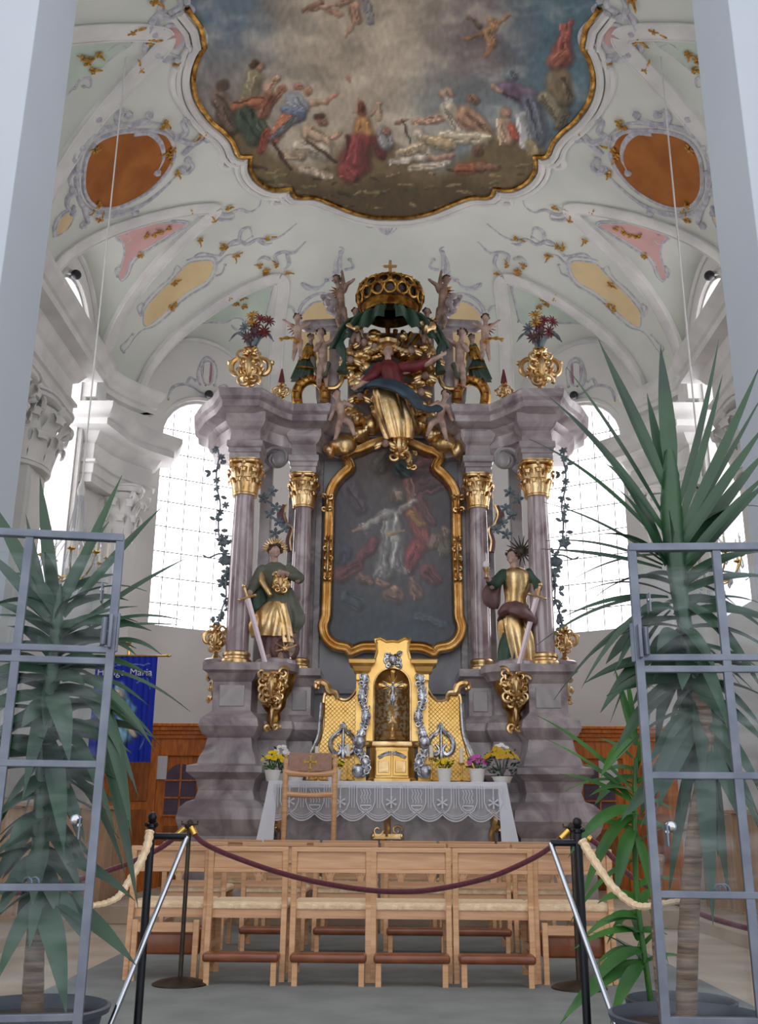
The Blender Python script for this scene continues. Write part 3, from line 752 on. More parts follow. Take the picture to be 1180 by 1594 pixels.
ST = [(a, b, c, d, r0*.8, r1*.8, tuple((q*.82+.18*(sum(col)/3))*.95 for q in col)) for a, b, c, d, r0, r1, col in ST]
def folds(S_, seed, k=3):
    # thin darker and lighter fold lines over every broad stroke, as a painter would model cloth and limbs
    rr = random.Random(seed); out = []
    for a, b, c, d, r0, r1, col in S_:
        out.append((a, b, c, d, r0, r1, col)); r = max(r0, r1)
        if r < 6: continue
        L = max(1, sqrt((c-a)**2+(d-b)**2)); nx, ny = -(d-b)/L, (c-a)/L
        for i in range(k):
            o = rr.uniform(-.75, .75)*r; q0 = rr.uniform(-.5, .2)*r; q1 = rr.uniform(-.2, .6)*r; f = rr.choice((.62, .7, 1.22, 1.3)); o2 = o+rr.uniform(-.35, .35)*r
            out.append((a+nx*o-ny*q0*-1, b+ny*o+nx*q0*-1, c+nx*o2+ny*q1, d+ny*o2-nx*q1, r*.13, r*.09, tuple(min(235, v*f) for v in col)))
    return out
rq = random.Random(4); GR = []
for i in range(70):
    x = rq.uniform(390, 840); y = rq.uniform(256, 326); l = rq.uniform(6, 26)
    GR.append((x, y, x+l, y+rq.uniform(-5, 5), rq.uniform(1.5, 4), rq.uniform(1, 2.5), rq.choice(((96, 84, 56), (138, 122, 86), (78, 82, 54), (152, 132, 100), (64, 54, 40), (110, 106, 72)))))
ST = GR+folds(ST, 2)
cv = g.done('canvas', M['fresco'], fr, smooth=True)
colour(cv, uv, stroke_field(ST, sky, 34, 3.3, .55))
g = G(); P = [hit(x, y, .03)[0] for x, y in full[3:-3]]
g.tube(P, .035, 6); g.done('gilt_border', M['gold_dk'], fr, smooth=True)
g = G(); Nn = [hit(x, y, .03)[1] for x, y in full[3:-3]]
out = []
for i in range(len(P)):
    t = (P[min(len(P)-1, i+1)]-P[max(0, i-1)]).normalized(); r = Nn[i].cross(t).normalized()
    out.append(r)
c0 = hit(611, 120)[0]
sg = 1 if (P[5]-c0).dot(out[5]) > 0 else -1
for off, rr in ((.10, .055), (.20, .035)):
    g.tube([p+r*sg*off for p, r in zip(P, out)], rr, 6)
g.done('stucco_border', M['mould'], fr, smooth=True)
# short outer corner mouldings and the shell under the fresco
for m in (0, 1):
    o = thing('stucco_volute', 'stepped stucco moulding along the %s outer edge of the fresco' % ('right' if m else 'left'), 'moulding', S(hit(300, 180)[0], m))
    g = G(); vtube(g, [(296, 92), (272, 108), (270, 140), (286, 170), (310, 196), (334, 218), (346, 240), (344, 258), (358, 258), (362, 240)], .05, m, taper=False); g.done('moulding', M['mould'], o, smooth=True)
    g = G(); vtube(g, [(368, 256), (384, 284), (410, 302), (426, 306), (424, 316), (438, 316), (440, 306)], .04, m, taper=False); g.done('moulding', M['mould'], o, smooth=True)
o = thing('stucco_shell', 'white stucco shell ornament under the lower tip of the fresco', 'shell ornament', hit(603, 348)[0])
g = G()
for q in ([(566, 338), (580, 344), (592, 338), (600, 346)], [(642, 338), (628, 344), (616, 338), (606, 346)], [(586, 344), (594, 358), (603, 366)], [(620, 344), (612, 358), (603, 366)], [(600, 338), (603, 352), (603, 366)], [(568, 346), (576, 352), (590, 350)], [(640, 346), (632, 352), (618, 350)]): vtube(g, q, .04, 0)
g.done('shell', M['stucco'], o, smooth=True)
for k, (x, y) in enumerate(((134, 472), (324, 613), (603, 343))):
    for m in ((0, 1) if k < 2 else (0,)):
        p, n_ = hit(x, y, .06) if k else (V((-4.6, 12.75, 8.55)), V((1, 0, 0)))
        if k == 2: continue
        o = thing('spotlight', 'small black spotlight above the %s %s window' % ('right' if m else 'left', 'side' if k == 0 else 'apse'), 'spotlight', S(p, m))
        g = G(); g.cap(S(p, m), S(p+V((.05, -.16, -.08)), m), .06, .075); g.done('lamp_head', M['lens'], o, smooth=True)
        g = G(); g.beam(S(p, m), S(p-n_*.16, m), .03, .03); g.done('bracket', M['lens'], o)
# ================================================================ HIGH ALTAR
alt = thing('high_altar', 'towering purple-grey marble high altar with four columns and a broad curved cornice', 'altar', (0, 12.4, 0))
PED = [(-.5, 0), (.2, 0), (.2, .8), (.25, .86), (.29, .98), (.27, 1.1), (.2, 1.17), (.12, 1.2), (.09, 1.3), (.12, 1.42), (.22, 1.5), (.22, 1.57), (.12, 1.6), (.1, 1.68), (.05, 1.78), (.03, 1.9), (.09, 1.95), (.13, 2.03), (.11, 2.12), (.04, 2.18), (0, 2.22), (0, 2.56), (.04, 2.6), (.07, 2.66), (.12, 2.69), (.12, 2.78), (-.5, 2.78)]
def mpath(path, m, y=0):
    q = [V((-x if m else x, yy, 0)) for x, yy in path]
    return list(reversed(q)) if m else q
LR = ('left', 'right')
for m in (0, 1):
    sx = 1 if m else -1
    g = G(); g.sweep(mpath([(-2.12, 13.3), (-2.12, 11.98), (-1.66, 11.98), (-1.62, 12.3), (-1.28, 12.3), (-1.26, 12.42), (-.98, 12.42), (-.98, 13.1)], m), PED)
    g.b2(sx*2.05, sx*1.0, 12.45, 13.1, .0, 2.775)
    ped = g.done('pedestal', M['marble'], alt, smooth=True, angle=25)
    for (x0, x1, y, z0, z1) in ((-2.04, -1.74, 11.965, 2.27, 2.52), (-1.21, -1.03, 12.405, 2.27, 2.52)):
        g = G(); g.b2(sx*x0, sx*x1, y, y+.05, z0, z1); g.done('panel', M['marblel'], ped, bevel=.008)
    # bow-fronted plinth that carries the statue
    g = G(); pts = []
    for i in range(13):
        a = pi+pi*i/12; pts.append((-1.46+.27*cos(a), 12.2+.22*sin(a)))
    g.loft([[V((-x if m else x, y, z)) for x, y in pts] for z in (2.62, 2.7)]); g.sweep(mpath(pts, m), [(-.1, 2.6), (.0, 2.6), (.03, 2.66), (.08, 2.7), (.08, 2.79), (-.1, 2.79)])
    g.done('statue_plinth', M['marble'], alt, smooth=True, angle=30)
    # columns
    for (cx, cy, r, rt) in ((-1.885, 12.16, .145, .125), (-1.17, 12.66, .125, .11)):
        cx = -cx if m else cx
        g = G(); g.lathe([(r*.96, 2.93), (r, 3.3), (r, 3.6), (r*.98, 4.2), (rt, 4.98)], (cx, cy, 0), 32); col = g.done('column', M['marblec'], alt, smooth=True)
        g = G(); g.lathe([(r*1.32, 2.78), (r*1.36, 2.81), (r*1.32, 2.84), (r*1.12, 2.86), (r*1.1, 2.88), (r*1.2, 2.9), (r*1.18, 2.93), (r*1.02, 2.95), (r*.9, 2.95)], (cx, cy, 0), 32); g.done('base', M['gold'], col, smooth=True)
        g = G(); capital(g, (cx, cy, 4.96), rt*1.16, .47, n=10); g.done('capital', M['gold'], col, smooth=True)
        # impost block with mouldings above
        g = G(); w = r*1.35
        q = [(-w, -w), (w, -w), (w, w), (-w, w)]
        prof = [(0, 5.42), (0, 5.5), (.015, 5.51), (.015, 5.56), (.035, 5.58), (.035, 5.66), (0, 5.68), (-.01, 5.82), (.03, 5.86), (.06, 5.92), (.06, 6.05)]
        g.loft([[V((cx+x*(1+k/w), cy+y*(1+k/w), z)) for x, y in q] for k, z in prof]); g.done('impost_block', M['marble'], alt)
    # swept cornice
    CP = [(-2.5, 13.2), (-2.42, 12.75), (-2.28, 12.45), (-2.16, 12.28), (-2.1, 12.2), (-2.02, 12.02), (-1.84, 12.02)]+[(-1.72, 12.2), (-1.6, 12.36), (-1.46, 12.48), (-1.34, 12.54), (-1.3, 12.54), (-1.26, 12.52), (-1.04, 12.52)]+[(-1.0, 12.66), (-.9, 12.8), (-.75, 12.9), (-.55, 12.96)]
    COR = [(-.45, 5.78), (.0, 5.78), (.02, 5.84), (.03, 5.93), (.07, 5.96), (.1, 6.02), (.19, 6.05), (.24, 6.08), (.25, 6.16), (.29, 6.2), (.31, 6.27), (.31, 6.3), (-.45, 6.3)]
    g = G(); g.sweep(mpath(CP, m), COR); g.done('cornice', M['marble'], alt, smooth=True, angle=28)
    # backing pilasters
    g = G(); g.b2(sx*1.02, sx*1.4, 12.92, 13.12, 2.6, 5.9); g.b2(sx*.93, sx*1.08, 12.98, 13.12, 2.6, 5.9); g.done('backing_pilaster', M['marbled'], alt, bevel=.015)
    g = G(); g.b2(sx*1.62, sx*1.78, 12.8, 12.95, 2.7, 5.8); g.done('backing_strip', M['marblel'], alt, bevel=.015)
    # side scroll with shell between the columns
    g = G()
    P = []
    for i in range(30):
        q = i/29; an = -pi*.3+q*3.2*pi; rr = .2*(1-q*.8); P.append(V((sx*(1.54+rr*cos(an)), 12.5, 5.62+rr*sin(an))))
    g.tube(P, [.05*(1-.7*i/29) for i in range(30)], 8); g.ell((sx*1.5, 12.46, 5.6), (.1, .06, .12)); g.done('shell_scroll', M['marblel'], alt, smooth=True)
    g = G(); P = [V((sx*x, 12.62, z)) for x, z in ((1.42, 5.0), (1.46, 4.86), (1.4, 4.72), (1.33, 4.66), (1.36, 4.5), (1.34, 4.36))]
    P = catmull(P, 4); g.tube(P, [.03]*4+[.06]*8+[.03]*20, 8); g.done('bracket_scroll', M['mauve'], alt, smooth=True)
    g = G(); g.tube([p+V((sx*-.04, -.05, 0)) for p in P], .014, 6); g.done('bracket_gilding', M['gold'], alt, smooth=True)
    # upper volute frame: post, beam, base scroll
    y = 12.75
    def PX(px, py, D=12.75): q = at(px, py, D); return V((-q.x, q.y, q.z)) if m else q
    g = G()
    g.beam(PX(522, 518), PX(519, 622), .15, .16, up=(0, 1, 0)); g.beam(PX(478, 508), PX(545, 505), .12, .2, up=(0, 1, 0))
    g.beam(PX(528, 470), PX(532, 510), .16, .16, up=(0, 1, 0)); g.ell(PX(478, 508), (.1, .11, .09)); g.ell(PX(514, 470), (.11, .09, .1)); g.ell(PX(548, 520), (.07, .09, .1))
    g.beam(PX(498, 590), PX(500, 630), .13, .14, up=(0, 1, 0)); g.beam(PX(518, 600), PX(519, 640), .12, .14, up=(0, 1, 0))
    g.done('upper_frame', M['marble'], alt, bevel=.02, smooth=True)
    g = G(); P = [PX(a, b, 12.62) for a, b in ((464, 634), (462, 612), (470, 597), (484, 591), (498, 596), (505, 608), (506, 624))]
    P = catmull(P, 5); g.tube(P, .075, 10); g.done('base_scroll', M['gold_dk'], alt, smooth=True)
    g = G()
    for i in range(2, len(P)-1, 3):
        t = (P[min(i+1, len(P)-1)]-P[i-1]).normalized(); g.beam(P[i]-t*.012+V((0, -.085, 0)), P[i]+t*.012+V((0, -.085, 0)), .07, .02, up=(0, 1, 0))
    g.done('scroll_notches', M['woodd'], alt)
    g = G(); P = catmull([PX(a, b, 12.6) for a, b in ((494, 584), (497, 598), (510, 604), (524, 603), (532, 592), (534, 578))], 5); g.tube(P, .035, 8)
    P = catmull([PX(a, b, 12.6) for a, b in ((548, 500), (556, 520), (548, 545), (552, 568), (540, 580), (528, 578))], 5); g.tube(P, [.07+.03*sin(i*1.3) for i in range(len(P))], 8)
    g.done('gilt_scroll', M['gold'], alt, smooth=True)
# centre wall
g = G()
pts = [(-1.05, 0), (1.05, 0), (1.05, 5.75)]+[(.95*cos(pi*i/16), 5.75+.55*sin(pi*i/16)) for i in range(1, 16)]+[(-1.05, 5.75)]
g.prism(pts, 13.04, 13.25); g.b2(-1.0, 1.0, 12.99, 13.05, 2.55, 2.6); g.done('centre_wall', M['slate'], alt, bevel=.01)
g = G(); g.b2(-.62, .62, 12.95, 13.2, 6.1, 7.75); g.done('rear_panel', M['marbled'], alt, bevel=.03)
# ---------------------------------------------------------------- altarpiece
XO = .03
ap = thing('altarpiece', 'tall dark painting of a standing woman in white in an arched gilt frame', 'painting', (XO, 12.95, 3.05))
FL_ = [(589, 1008), (566, 1008), (552, 1013), (546, 1015), (541, 1009), (522, 1005), (509, 993), (504, 976), (508, 962), (509, 950), (510.5, 900), (512, 850), (513.5, 800), (514, 776), (520, 757), (534, 740), (546, 729), (539, 715), (549, 706), (563, 701), (586, 691)]
def at2(a, b, D, m=0):
    q = at(a-4, b, D); q.x = (-q.x if m else q.x)+XO; return q
L_ = [at2(a, b, 12.93) for a, b in FL_]; R__ = [at2(a, b, 12.93, 1) for a, b in FL_]
loop = [at2(613, 1008, 12.93)]+L_+[at2(613, 686, 12.93)]+list(reversed(R__))
loop[0].x = XO; loop[len(L_)+1].x = XO
fine = catmull(loop, 3, True)
g = G(); g.sweep(fine, [(-.075, 0), (-.075, .05), (-.055, .085), (-.035, .06), (-.015, .05), (0, .065), (.02, .05), (.04, .1), (.06, .11), (.08, .06), (.08, 0)], up=(0, -1, 0), closed=True)
g.done('frame', M['gold'], ap, smooth=True, angle=50)
g = G(); vs = [V((p.x, p.z)) for p in fine]; n = len(vs)
def pin(x, y):
    c = False; j = n-1
    for i in range(n):
        a, b = vs[i], vs[j]
        if (a.y > y) != (b.y > y) and x < (b.x-a.x)*(y-a.y)/(b.y-a.y)+a.x: c = not c
        j = i
    return c
ex = []; st = .0165
zz = 3.0
while zz < 6.1:
    xx = -1.1
    while xx < 1.15:
        if pin(xx, zz): ex.append(V((xx, zz)))
        xx += st
    zz += st
rs = geometry.delaunay_2d_cdt(vs+ex, [(i, (i+1) % n) for i in range(n)], [list(range(n))], 1, .001)
vv = [g.b.verts.new((p.x, 12.955, p.y)) for p in rs[0]]
for f in rs[2]: g._face([vv[i] for i in f])
cvs = g.done('canvas', M['oil'], ap)
CMI = CM.transposed()
def px_of(p):
    v = CMI @ (V(p)-CO); return 590+F*v.x/-v.z, 797-F*v.y/-v.z
def dk(x, y):
    c = V((86, 82, 88)).lerp(V((92, 80, 76)), max(0, min(1, (800-y)/80)))
    c = c.lerp(V((62, 76, 90)), max(0, min(1, (y-900)/70)))
    c = c.lerp(V((60, 58, 68)), max(0, min(1, (abs(x-613)-55)/60)))
    return c
OI = [(640, 735, 700, 720, 16, 22, (112, 58, 62)), (655, 760, 695, 745, 14, 14, (104, 62, 66)), (625, 728, 632, 735, 16, 12, (70, 98, 100)), (600, 712, 590, 725, 12, 14, (98, 86, 72)), (640, 706, 644, 710, 9, 9, (120, 96, 70)),
 (636, 752, 640, 778, 10, 8, (136, 92, 84)), (655, 780, 672, 812, 12, 9, (110, 70, 72)),
 (619, 770, 620, 774, 15, 15, (104, 96, 88)), (640, 795, 662, 845, 13, 15, (142, 72, 70)), (650, 850, 636, 880, 16, 15, (146, 64, 70)), (640, 800, 656, 815, 7, 6, (176, 128, 66)),
 (613, 802, 611, 842, 13, 19, (158, 156, 152)), (611, 842, 606, 880, 19, 25, (164, 163, 162)), (592, 888, 584, 897, 9, 5, (150, 148, 148)), (618, 884, 630, 892, 9, 4, (146, 144, 146)), (606, 798, 566, 822, 9, 5, (166, 160, 152)), (560, 822, 552, 826, 4, 3, (176, 140, 120)), (624, 795, 645, 780, 6, 5, (160, 150, 140)),
 (619, 771, 619, 775, 7, 7, (186, 152, 134)), (612, 768, 612, 778, 4, 5, (104, 84, 70)), (608, 830, 628, 826, 4, 3, (168, 140, 96)), (600, 850, 604, 890, 3, 3, (120, 120, 128)), (620, 850, 618, 885, 3, 2, (110, 108, 118)),
 (582, 845, 560, 872, 10, 9, (116, 62, 70)), (556, 880, 530, 896, 12, 14, (120, 60, 66)), (535, 858, 532, 872, 13, 10, (64, 68, 96)), (560, 900, 575, 905, 9, 8, (130, 96, 84)), (590, 905, 600, 910, 7, 7, (152, 116, 100)),
 (605, 925, 618, 928, 12, 13, (142, 106, 96)), (645, 914, 650, 926, 12, 10, (136, 100, 92)), (612, 915, 613, 917, 6, 6, (166, 128, 110)), (642, 902, 643, 904, 6, 6, (158, 118, 104)),
 (665, 890, 680, 902, 14, 12, (118, 62, 66)), (686, 840, 692, 856, 14, 12, (110, 104, 78)), (690, 826, 692, 830, 7, 7, (138, 112, 96)), (676, 838, 672, 850, 8, 8, (126, 100, 88)), (540, 930, 560, 940, 14, 12, (72, 84, 98)), (650, 960, 690, 972, 10, 8, (70, 88, 100)), (545, 760, 560, 790, 16, 14, (82, 70, 82))]
OI = [(a, b, c, d, r0, r1, tuple(q*.76+.2*sum(col)/3 for q in col)) for a, b, c, d, r0, r1, col in OI]
OI = folds(OI, 5, 4)
colour(cvs, [px_of(cvs.matrix_world @ v.co+BASE[cvs]) for v in cvs.data.vertices], stroke_field(OI, dk, 22, 1.7, .7, .14))
def curl(g, c, r, d, turns=1.3, th=.02, y=0, flip=1, n=16):
    """spiral in the xz plane starting in direction d"""
    P = []
    for i in range(n):
        q = i/(n-1); a = d+flip*q*turns*2*pi; rr = r*(1-q*.8); P.append(V((c[0]+rr*cos(a), c[1]+y, c[2]+rr*sin(a))))
    g.tube(P, [th*(1-.6*i/(n-1)) for i in range(n)], 6)
def acanthus(g, c, w, h, th=.03, n=5, seed=1, yd=.05):
    """leafy carved cluster around c within w x h"""
    rr = random.Random(seed)
    for i in range(n):
        for s in (-1, 1):
            z = c[2]+h*(.45-.9*i/(n-1 if n > 1 else 1)); x = c[0]+s*w*.28*(1-.3*i/n)
            curl(g, (x, c[1], z), min(w, h)*.24*rr.uniform(.8, 1.2), rr.uniform(0, 6), 1.1, th, 0, s)
            g.ell((x-s*w*.12, c[1]-yd*.3, z+rr.uniform(-.02, .02)), (w*.14, yd, h*.09), sub=1)
    g.ell((c[0], c[1]-yd*.6, c[2]), (w*.15, yd, h*.42), sub=2)
for m in (0, 1):
    for k, (a, b, w_, h_) in enumerate(((510, 782, .17, .2), (511, 868, .12, .6), (540, 712, .13, .16), (504, 962, .12, .14))):
        if k in (2, 3): continue
        g = G(); acanthus(g, at2(a, b, 12.84, m), w_, h_, .02, 2 if k != 1 else 5, k+3); g.done('carved_ornament', M['gold'], ap, smooth=True)
# ---------------------------------------------------------------- gilt corbels, vases, finials
def vase(o, c, s, mm='gold', seed=1):
    """rococo vase, c = foot"""
    c = V(c)
    g = G(); g.lathe([(.06, 0), (.1, .02), (.09, .05), (.04, .09), (.035, .16), (.09, .22), (.16, .3), (.17, .38), (.13, .46), (.06, .52), (.055, .6), (.1, .68), (.07, .66)], (0, 0, 0), 16, ripple=(6, .08))
    for v in g.b.verts: v.co = c+v.co*s
    g.done('body', M[mm], o, smooth=True)
    for sx in (-1, 1):
        g = G(); P = catmull([c+V((sx*x*s, -.02, z*s)) for x, z in ((.06, .52), (.17, .55), (.25, .48), (.25, .37), (.19, .32), (.15, .36), (.18, .41))], 4)
        g.tube(P, [.035*s*(1.1-.5*abs(i/len(P)-.4)) for i in range(len(P))], 7); g.ell(c+V((sx*.28*s, 0, .5*s)), .045*s, sub=1); g.done('handle', M[mm], o, smooth=True)
    g = G(); acanthus(g, c+V((0, -.13*s, .38*s)), .34*s, .4*s, .026*s, 4, seed); acanthus(g, c+V((0, -.06*s, .1*s)), .16*s, .14*s, .02*s, 2, seed+3); acanthus(g, c+V((0, -.08*s, .62*s)), .2*s, .12*s, .02*s, 2, seed+5); g.done('carving', M[mm], o, smooth=True)
def daisy(g, c, n, r, k=9, pw=.28):
    c = V(c); n = V(n).normalized(); u = n.orthogonal().normalized(); v = n.cross(u)
    for i in range(k):
        a = 2*pi*i/k; d = u*cos(a)+v*sin(a); t = n.cross(d)
        g.loft([[c+t*-r*.08, c+t*r*.08, c+n*r*.05], [c+d*r*.6-t*r*pw*.5+n*.1*r, c+d*r*.6+t*r*pw*.5+n*.1*r, c+d*r*.6+n*.2*r], [c+d*r-t*.02*r, c+d*r+t*.02*r, c+d*r+n*.06*r]])
    g.ell(c+n*r*.1, r*.28, sub=1)
for m in (0, 1):
    px, py = (388, 616) if m == 0 else (843, 628)
    c = at(px, py, 12.0); c.z = 6.3
    o = thing('flower_vase', 'gilt vase of carved flowers standing on the %s end of the cornice' % LR[m], 'vase', c)
    vase(o, c, .98, seed=m)
    fc = at(398 if m == 0 else 838, 512, 12.0)
    rr = random.Random(5+m)
    for i in range(9):
        a = i*2.4; q = .17*sqrt(i/8)
        p = fc+V((q*cos(a)*1.15, -.06-.04*rr.random(), q*sin(a)*1.2)); mmn = ('red', 'ochre', 'mauve', 'red', 'iron')[i % 5]
        g = G(); daisy(g, p, V((cos(a)*.6*(i > 0), -1, sin(a)*.5*(i > 0))), .10, 10); g.done('carved_flower', M[mmn], o, smooth=True)
        g = G(); g.tube(catmull([c+V((0, 0, .62)), (c+V((0, 0, .62))+p)/2+V((0, .02, 0)), p+V((0, .02, 0))], 3), .01, 5); g.done('stem', M['iron'], o)
    for sx in (-1, 1):
        g = G(); P = catmull([c+V((0, -.02, .64)), c+V((sx*.08, -.04, .84)), c+V((sx*.2, -.05, .9)), c+V((sx*.3, -.05, .78))], 4)
        g.tube(P, [.02, .045, .05, .03, .01], 6, flat=.4); g.done('carved_leaf', M['iron'], o, smooth=True)
    px, py = (437, 625) if m == 0 else (786, 640)
    c = at(px, py, 12.25); c.z = 6.3
    o = thing('gilt_finial', 'small gilt flaming urn on the cornice, %s of the crowning group' % LR[m], 'finial', c)
    vase(o, c, .42, seed=m+4)
    g = G(); g.lathe([(.02, .26), (.045, .33), (.03, .42), (.01, .52)], c, 8); g.done('flame', M['red'], o, smooth=True)
    # corbel mask below the statue
    c = at(425 if m == 0 else 801, 1080, 12.0); 
    o = thing('gilt_corbel', 'gilt carved corbel hanging under the %s statue' % LR[m], 'corbel', c)
    g = G(); g.lathe([(.02, -.42), (.06, -.36), (.08, -.28), (.07, -.22), (.13, -.14), (.14, -.04), (.2, .06), (.23, .2), (.24, .26)], c+V((0, .12, 0)), 16, sy=.8, ripple=(7, .1)); g.done('console', M['gold_dk'], o, smooth=True)
    g = G(); acanthus(g, c+V((0, -.09, .1)), .46, .3, .026, 4, 8+m, .07); acanthus(g, c+V((0, -.12, .06)), .24, .3, .02, 4, 18+m, .07); acanthus(g, c+V((0, .0, -.26)), .2, .3, .03, 2, 3+m, .06); g.done('carving', M['gold'], o, smooth=True)
    # side vase with rose garland beside the window
    s1 = 1 if m else -1
    X_ = lambda a, b, D=12.25: (lambda q: V((-q.x, q.y, q.z)) if m else q)(at(a, b, D))
    c = X_(336, 1026)
    o = thing('garland_vase', 'gilt vase with a rose vine on a bracket at the %s flank of the altar' % LR[m], 'vase', c)
    vase(o, c, .62, seed=m+9)
    g = G(); g.lathe([(.02, -.2), (.09, -.16), (.14, -.08), (.15, -.02), (.12, 0)], c, 16); g.beam(c+V((0, 0, -.1)), c+V((-s1*.35, .1, -.1)), .08, .08); g.done('bracket', M['marble'], o, smooth=True)
    g = G(); acanthus(g, c+V((0, -.05, -.36)), .16, .3, .025, 3, m, .05); g.done('pendant', M['gold'], o, smooth=True)
    chain = [(340, 992), (340, 972), (345, 950), (352, 930), (352, 905), (358, 880), (350, 860), (342, 840), (340, 812), (343, 785), (338, 760), (337, 735), (341, 710), (336, 695)]
    P = catmull([X_(a, b) for a, b in chain], 4)
    g = G(); g.tube(P, .012, 5); g.done('vine', M['iron'], o, smooth=True)
    rr = random.Random(3)
    for i in range(2, len(P)-1, 2):
        p = P[i]+V((rr.uniform(-.07, .07), rr.uniform(-.05, .05), 0)); big = 22 < 54-i < 40
        g = G()
        if rr.random() < .5: daisy(g, p, (rr.uniform(-1, 1), -1, rr.uniform(-.5, .5)), .06 if not big else .1, 6, .6)
        else:
            for k in range(3):
                a = rr.uniform(0, 6.28); g.ell(p+V((cos(a)*.05, -.01, sin(a)*.05)), (.05, .015, .026), Matrix.Rotation(-a, 3, 'Y'), 1)
        g.done('carved_bloom', M['iron'], o, smooth=True)
    g = G(); P = catmull([X_(358, 862), X_(340, 862), X_(325, 868), X_(316, 864)], 3); g.tube(P, .012, 5); g.ell(X_(352, 872), (.1, .04, .07)); g.ell(X_(366, 878), (.07, .04, .06)); g.done('leaf_spray', M['iron'], o, smooth=True)
    # blossom spray inside, between the columns
    o = thing('blossom_spray', 'dark carved blossom spray between the two %s columns' % LR[m], 'ornament', X_(425, 775))
    pts = [(424, 765), (410, 775), (430, 790), (420, 800), (434, 812), (444, 822), (428, 830)]
    g = G(); g.tube(catmull([X_(a, b, 12.5) for a, b in pts], 3), .012, 5); g.done('vine', M['iron'], o)
    for i, (a, b) in enumerate(pts):
        g = G(); daisy(g, X_(a, b, 12.47), (rr.uniform(-.5, .5), -1, rr.uniform(-.5, .5)), .085, 5, .6); g.done('carved_bloom', M['iron'], o, smooth=True)
# ---------------------------------------------------------------- clouds, crown and canopy
def cloudlump(c, r, seed, n=5):
    rr = random.Random(seed); g = G(); c = V(c)
    g.ell(c, r, sub=3)
    for i in range(n):
        a = rr.uniform(0, 6.28); b = rr.uniform(-1, .5)
        g.ell(c+V((cos(a)*r[0]*.75, b*r[1]*.6, sin(a)*r[2]*.75)), (r[0]*.45, r[1]*.5, r[2]*.5), sub=2)
    return g
for m in (0, 1):
    CL = [(513, 702, 9, 10), (536, 692, 20, 15), (560, 676, 14, 11), (578, 662, 15, 14), (556, 655, 10, 10), (545, 640, 10, 8)] if m == 0 else \
         [(713, 700, 10, 14), (692, 690, 18, 14), (672, 676, 13, 12), (655, 662, 12, 11), (668, 640, 12, 12), (648, 640, 10, 10)]
    for i, (a, b, rx, rz) in enumerate(CL):
        k = 12.9/1546*1.06
        c = at(a, b, 12.7)
        where = ('outermost', 'largest', 'middle', 'upper', 'inner', 'topmost')[i]
        g = cloudlump(c, (rx*k, .13, rz*k*1.1), i+m*10, 4)
        tag(g.done('gilt_cloud', M['gold'], smooth=True, remesh=.02, smo=2), '%s gilt cloud of the %s bank above the frame' % (where, LR[m]), 'cloud', 'gilt clouds under the crowning figure')
cc = at(607, 492, 12.45)
cr = thing('royal_crown', 'large openwork gilt crown with a cross on top of the altar', 'crown', cc)
g = G(); g.lathe([(.36, 0), (.38, .02), (.37, .1), (.40, .12), (.38, .14), (.33, .13), (.33, 0)], cc, 40, cap=False); g.done('circlet', M['gold_dk'], cr, smooth=True)
for row, (n_, rad, z, s, tl) in enumerate(((16, .445, .215, .082, -.25), (16, .455, .34, .08, .25), (12, .36, .455, .072, .9), (7, .2, .525, .06, 1.3))):
    for i in range(n_):
        a = 2*pi*(i+.5*(row % 2))/n_; g = G(); d = V((cos(a), sin(a), 0)); t = V((-sin(a), cos(a), 0)); uu = (V((0, 0, 1))*cos(tl)-d*sin(tl)); ct = cc+d*rad+V((0, 0, z))
        g.tube([ct+t*(s*cos(q*pi/5))+uu*(s*sin(q*pi/5)) for q in range(11)], .02, 6)
        g.ell(ct+uu*s+t*s*.8, .026, sub=1)
        g.done('openwork_loop', M['gold_dk'], cr, smooth=True)
g = G(); g.lathe([(.36, .12), (.42, .22), (.43, .33), (.35, .44), (.2, .50), (.07, .53), (.0, .53)], cc, 32, cap=False); g.done('cap_lining', M['bronze'], cr, smooth=True)
g = G(); g.lathe([(.0, .5), (.06, .52), (.07, .57), (.05, .63), (.025, .66), (.025, .7), (0, .7)], cc, 16); g.beam(cc+V((0, 0, .68)), cc+V((0, 0, .86)), .035, .03); g.beam(cc+V((-.08, 0, .79)), cc+V((.08, 0, .79)), .03, .035)
for q in ((-.08, .79), (.08, .79), (0, .87)): g.ell(cc+V((q[0], 0, q[1])), .027, sub=1)
g.done('cross', M['gold'], cr, smooth=True)
can = thing('canopy', 'dark green carved canopy drapery falling from under the crown', 'canopy', cc)
for m in (0, 1):
    g = G(); s1 = 1 if m else -1; rings = []
    for j in range(13):
        q = j/12; ring = []
        for i in range(25):
            u = i/24
            x0, z0 = s1*.36*u, 0.02
            x = s1*(.05+.33*u+(.42*u+.04)*q**1.0); z = -.02-.18*q*u-.10*q-.28*q*q*u+.05*sin(q*pi)
            yv = -.28+.25*u+.06*sin(u*22+q*2)*(.3+q)-.1*sin(q*pi)
            ring.append(cc+V((x, yv, z)))
        rings.append(ring)
    g.loft(rings, closed=False); g.done('drape', M['green'], can, smooth=True, solid=.03)
    g = G(); P = catmull([at(a, b, 12.35) if not m else mir(at(a, b, 12.35)) for a, b in ((548, 516), (536, 522), (530, 540), (536, 560), (532, 580))], 4)
    g.tube(P, [.05+.025*sin(i*.9) for i in range(len(P))], 8); g.done('hanging_fold', M['green'], can, smooth=True)
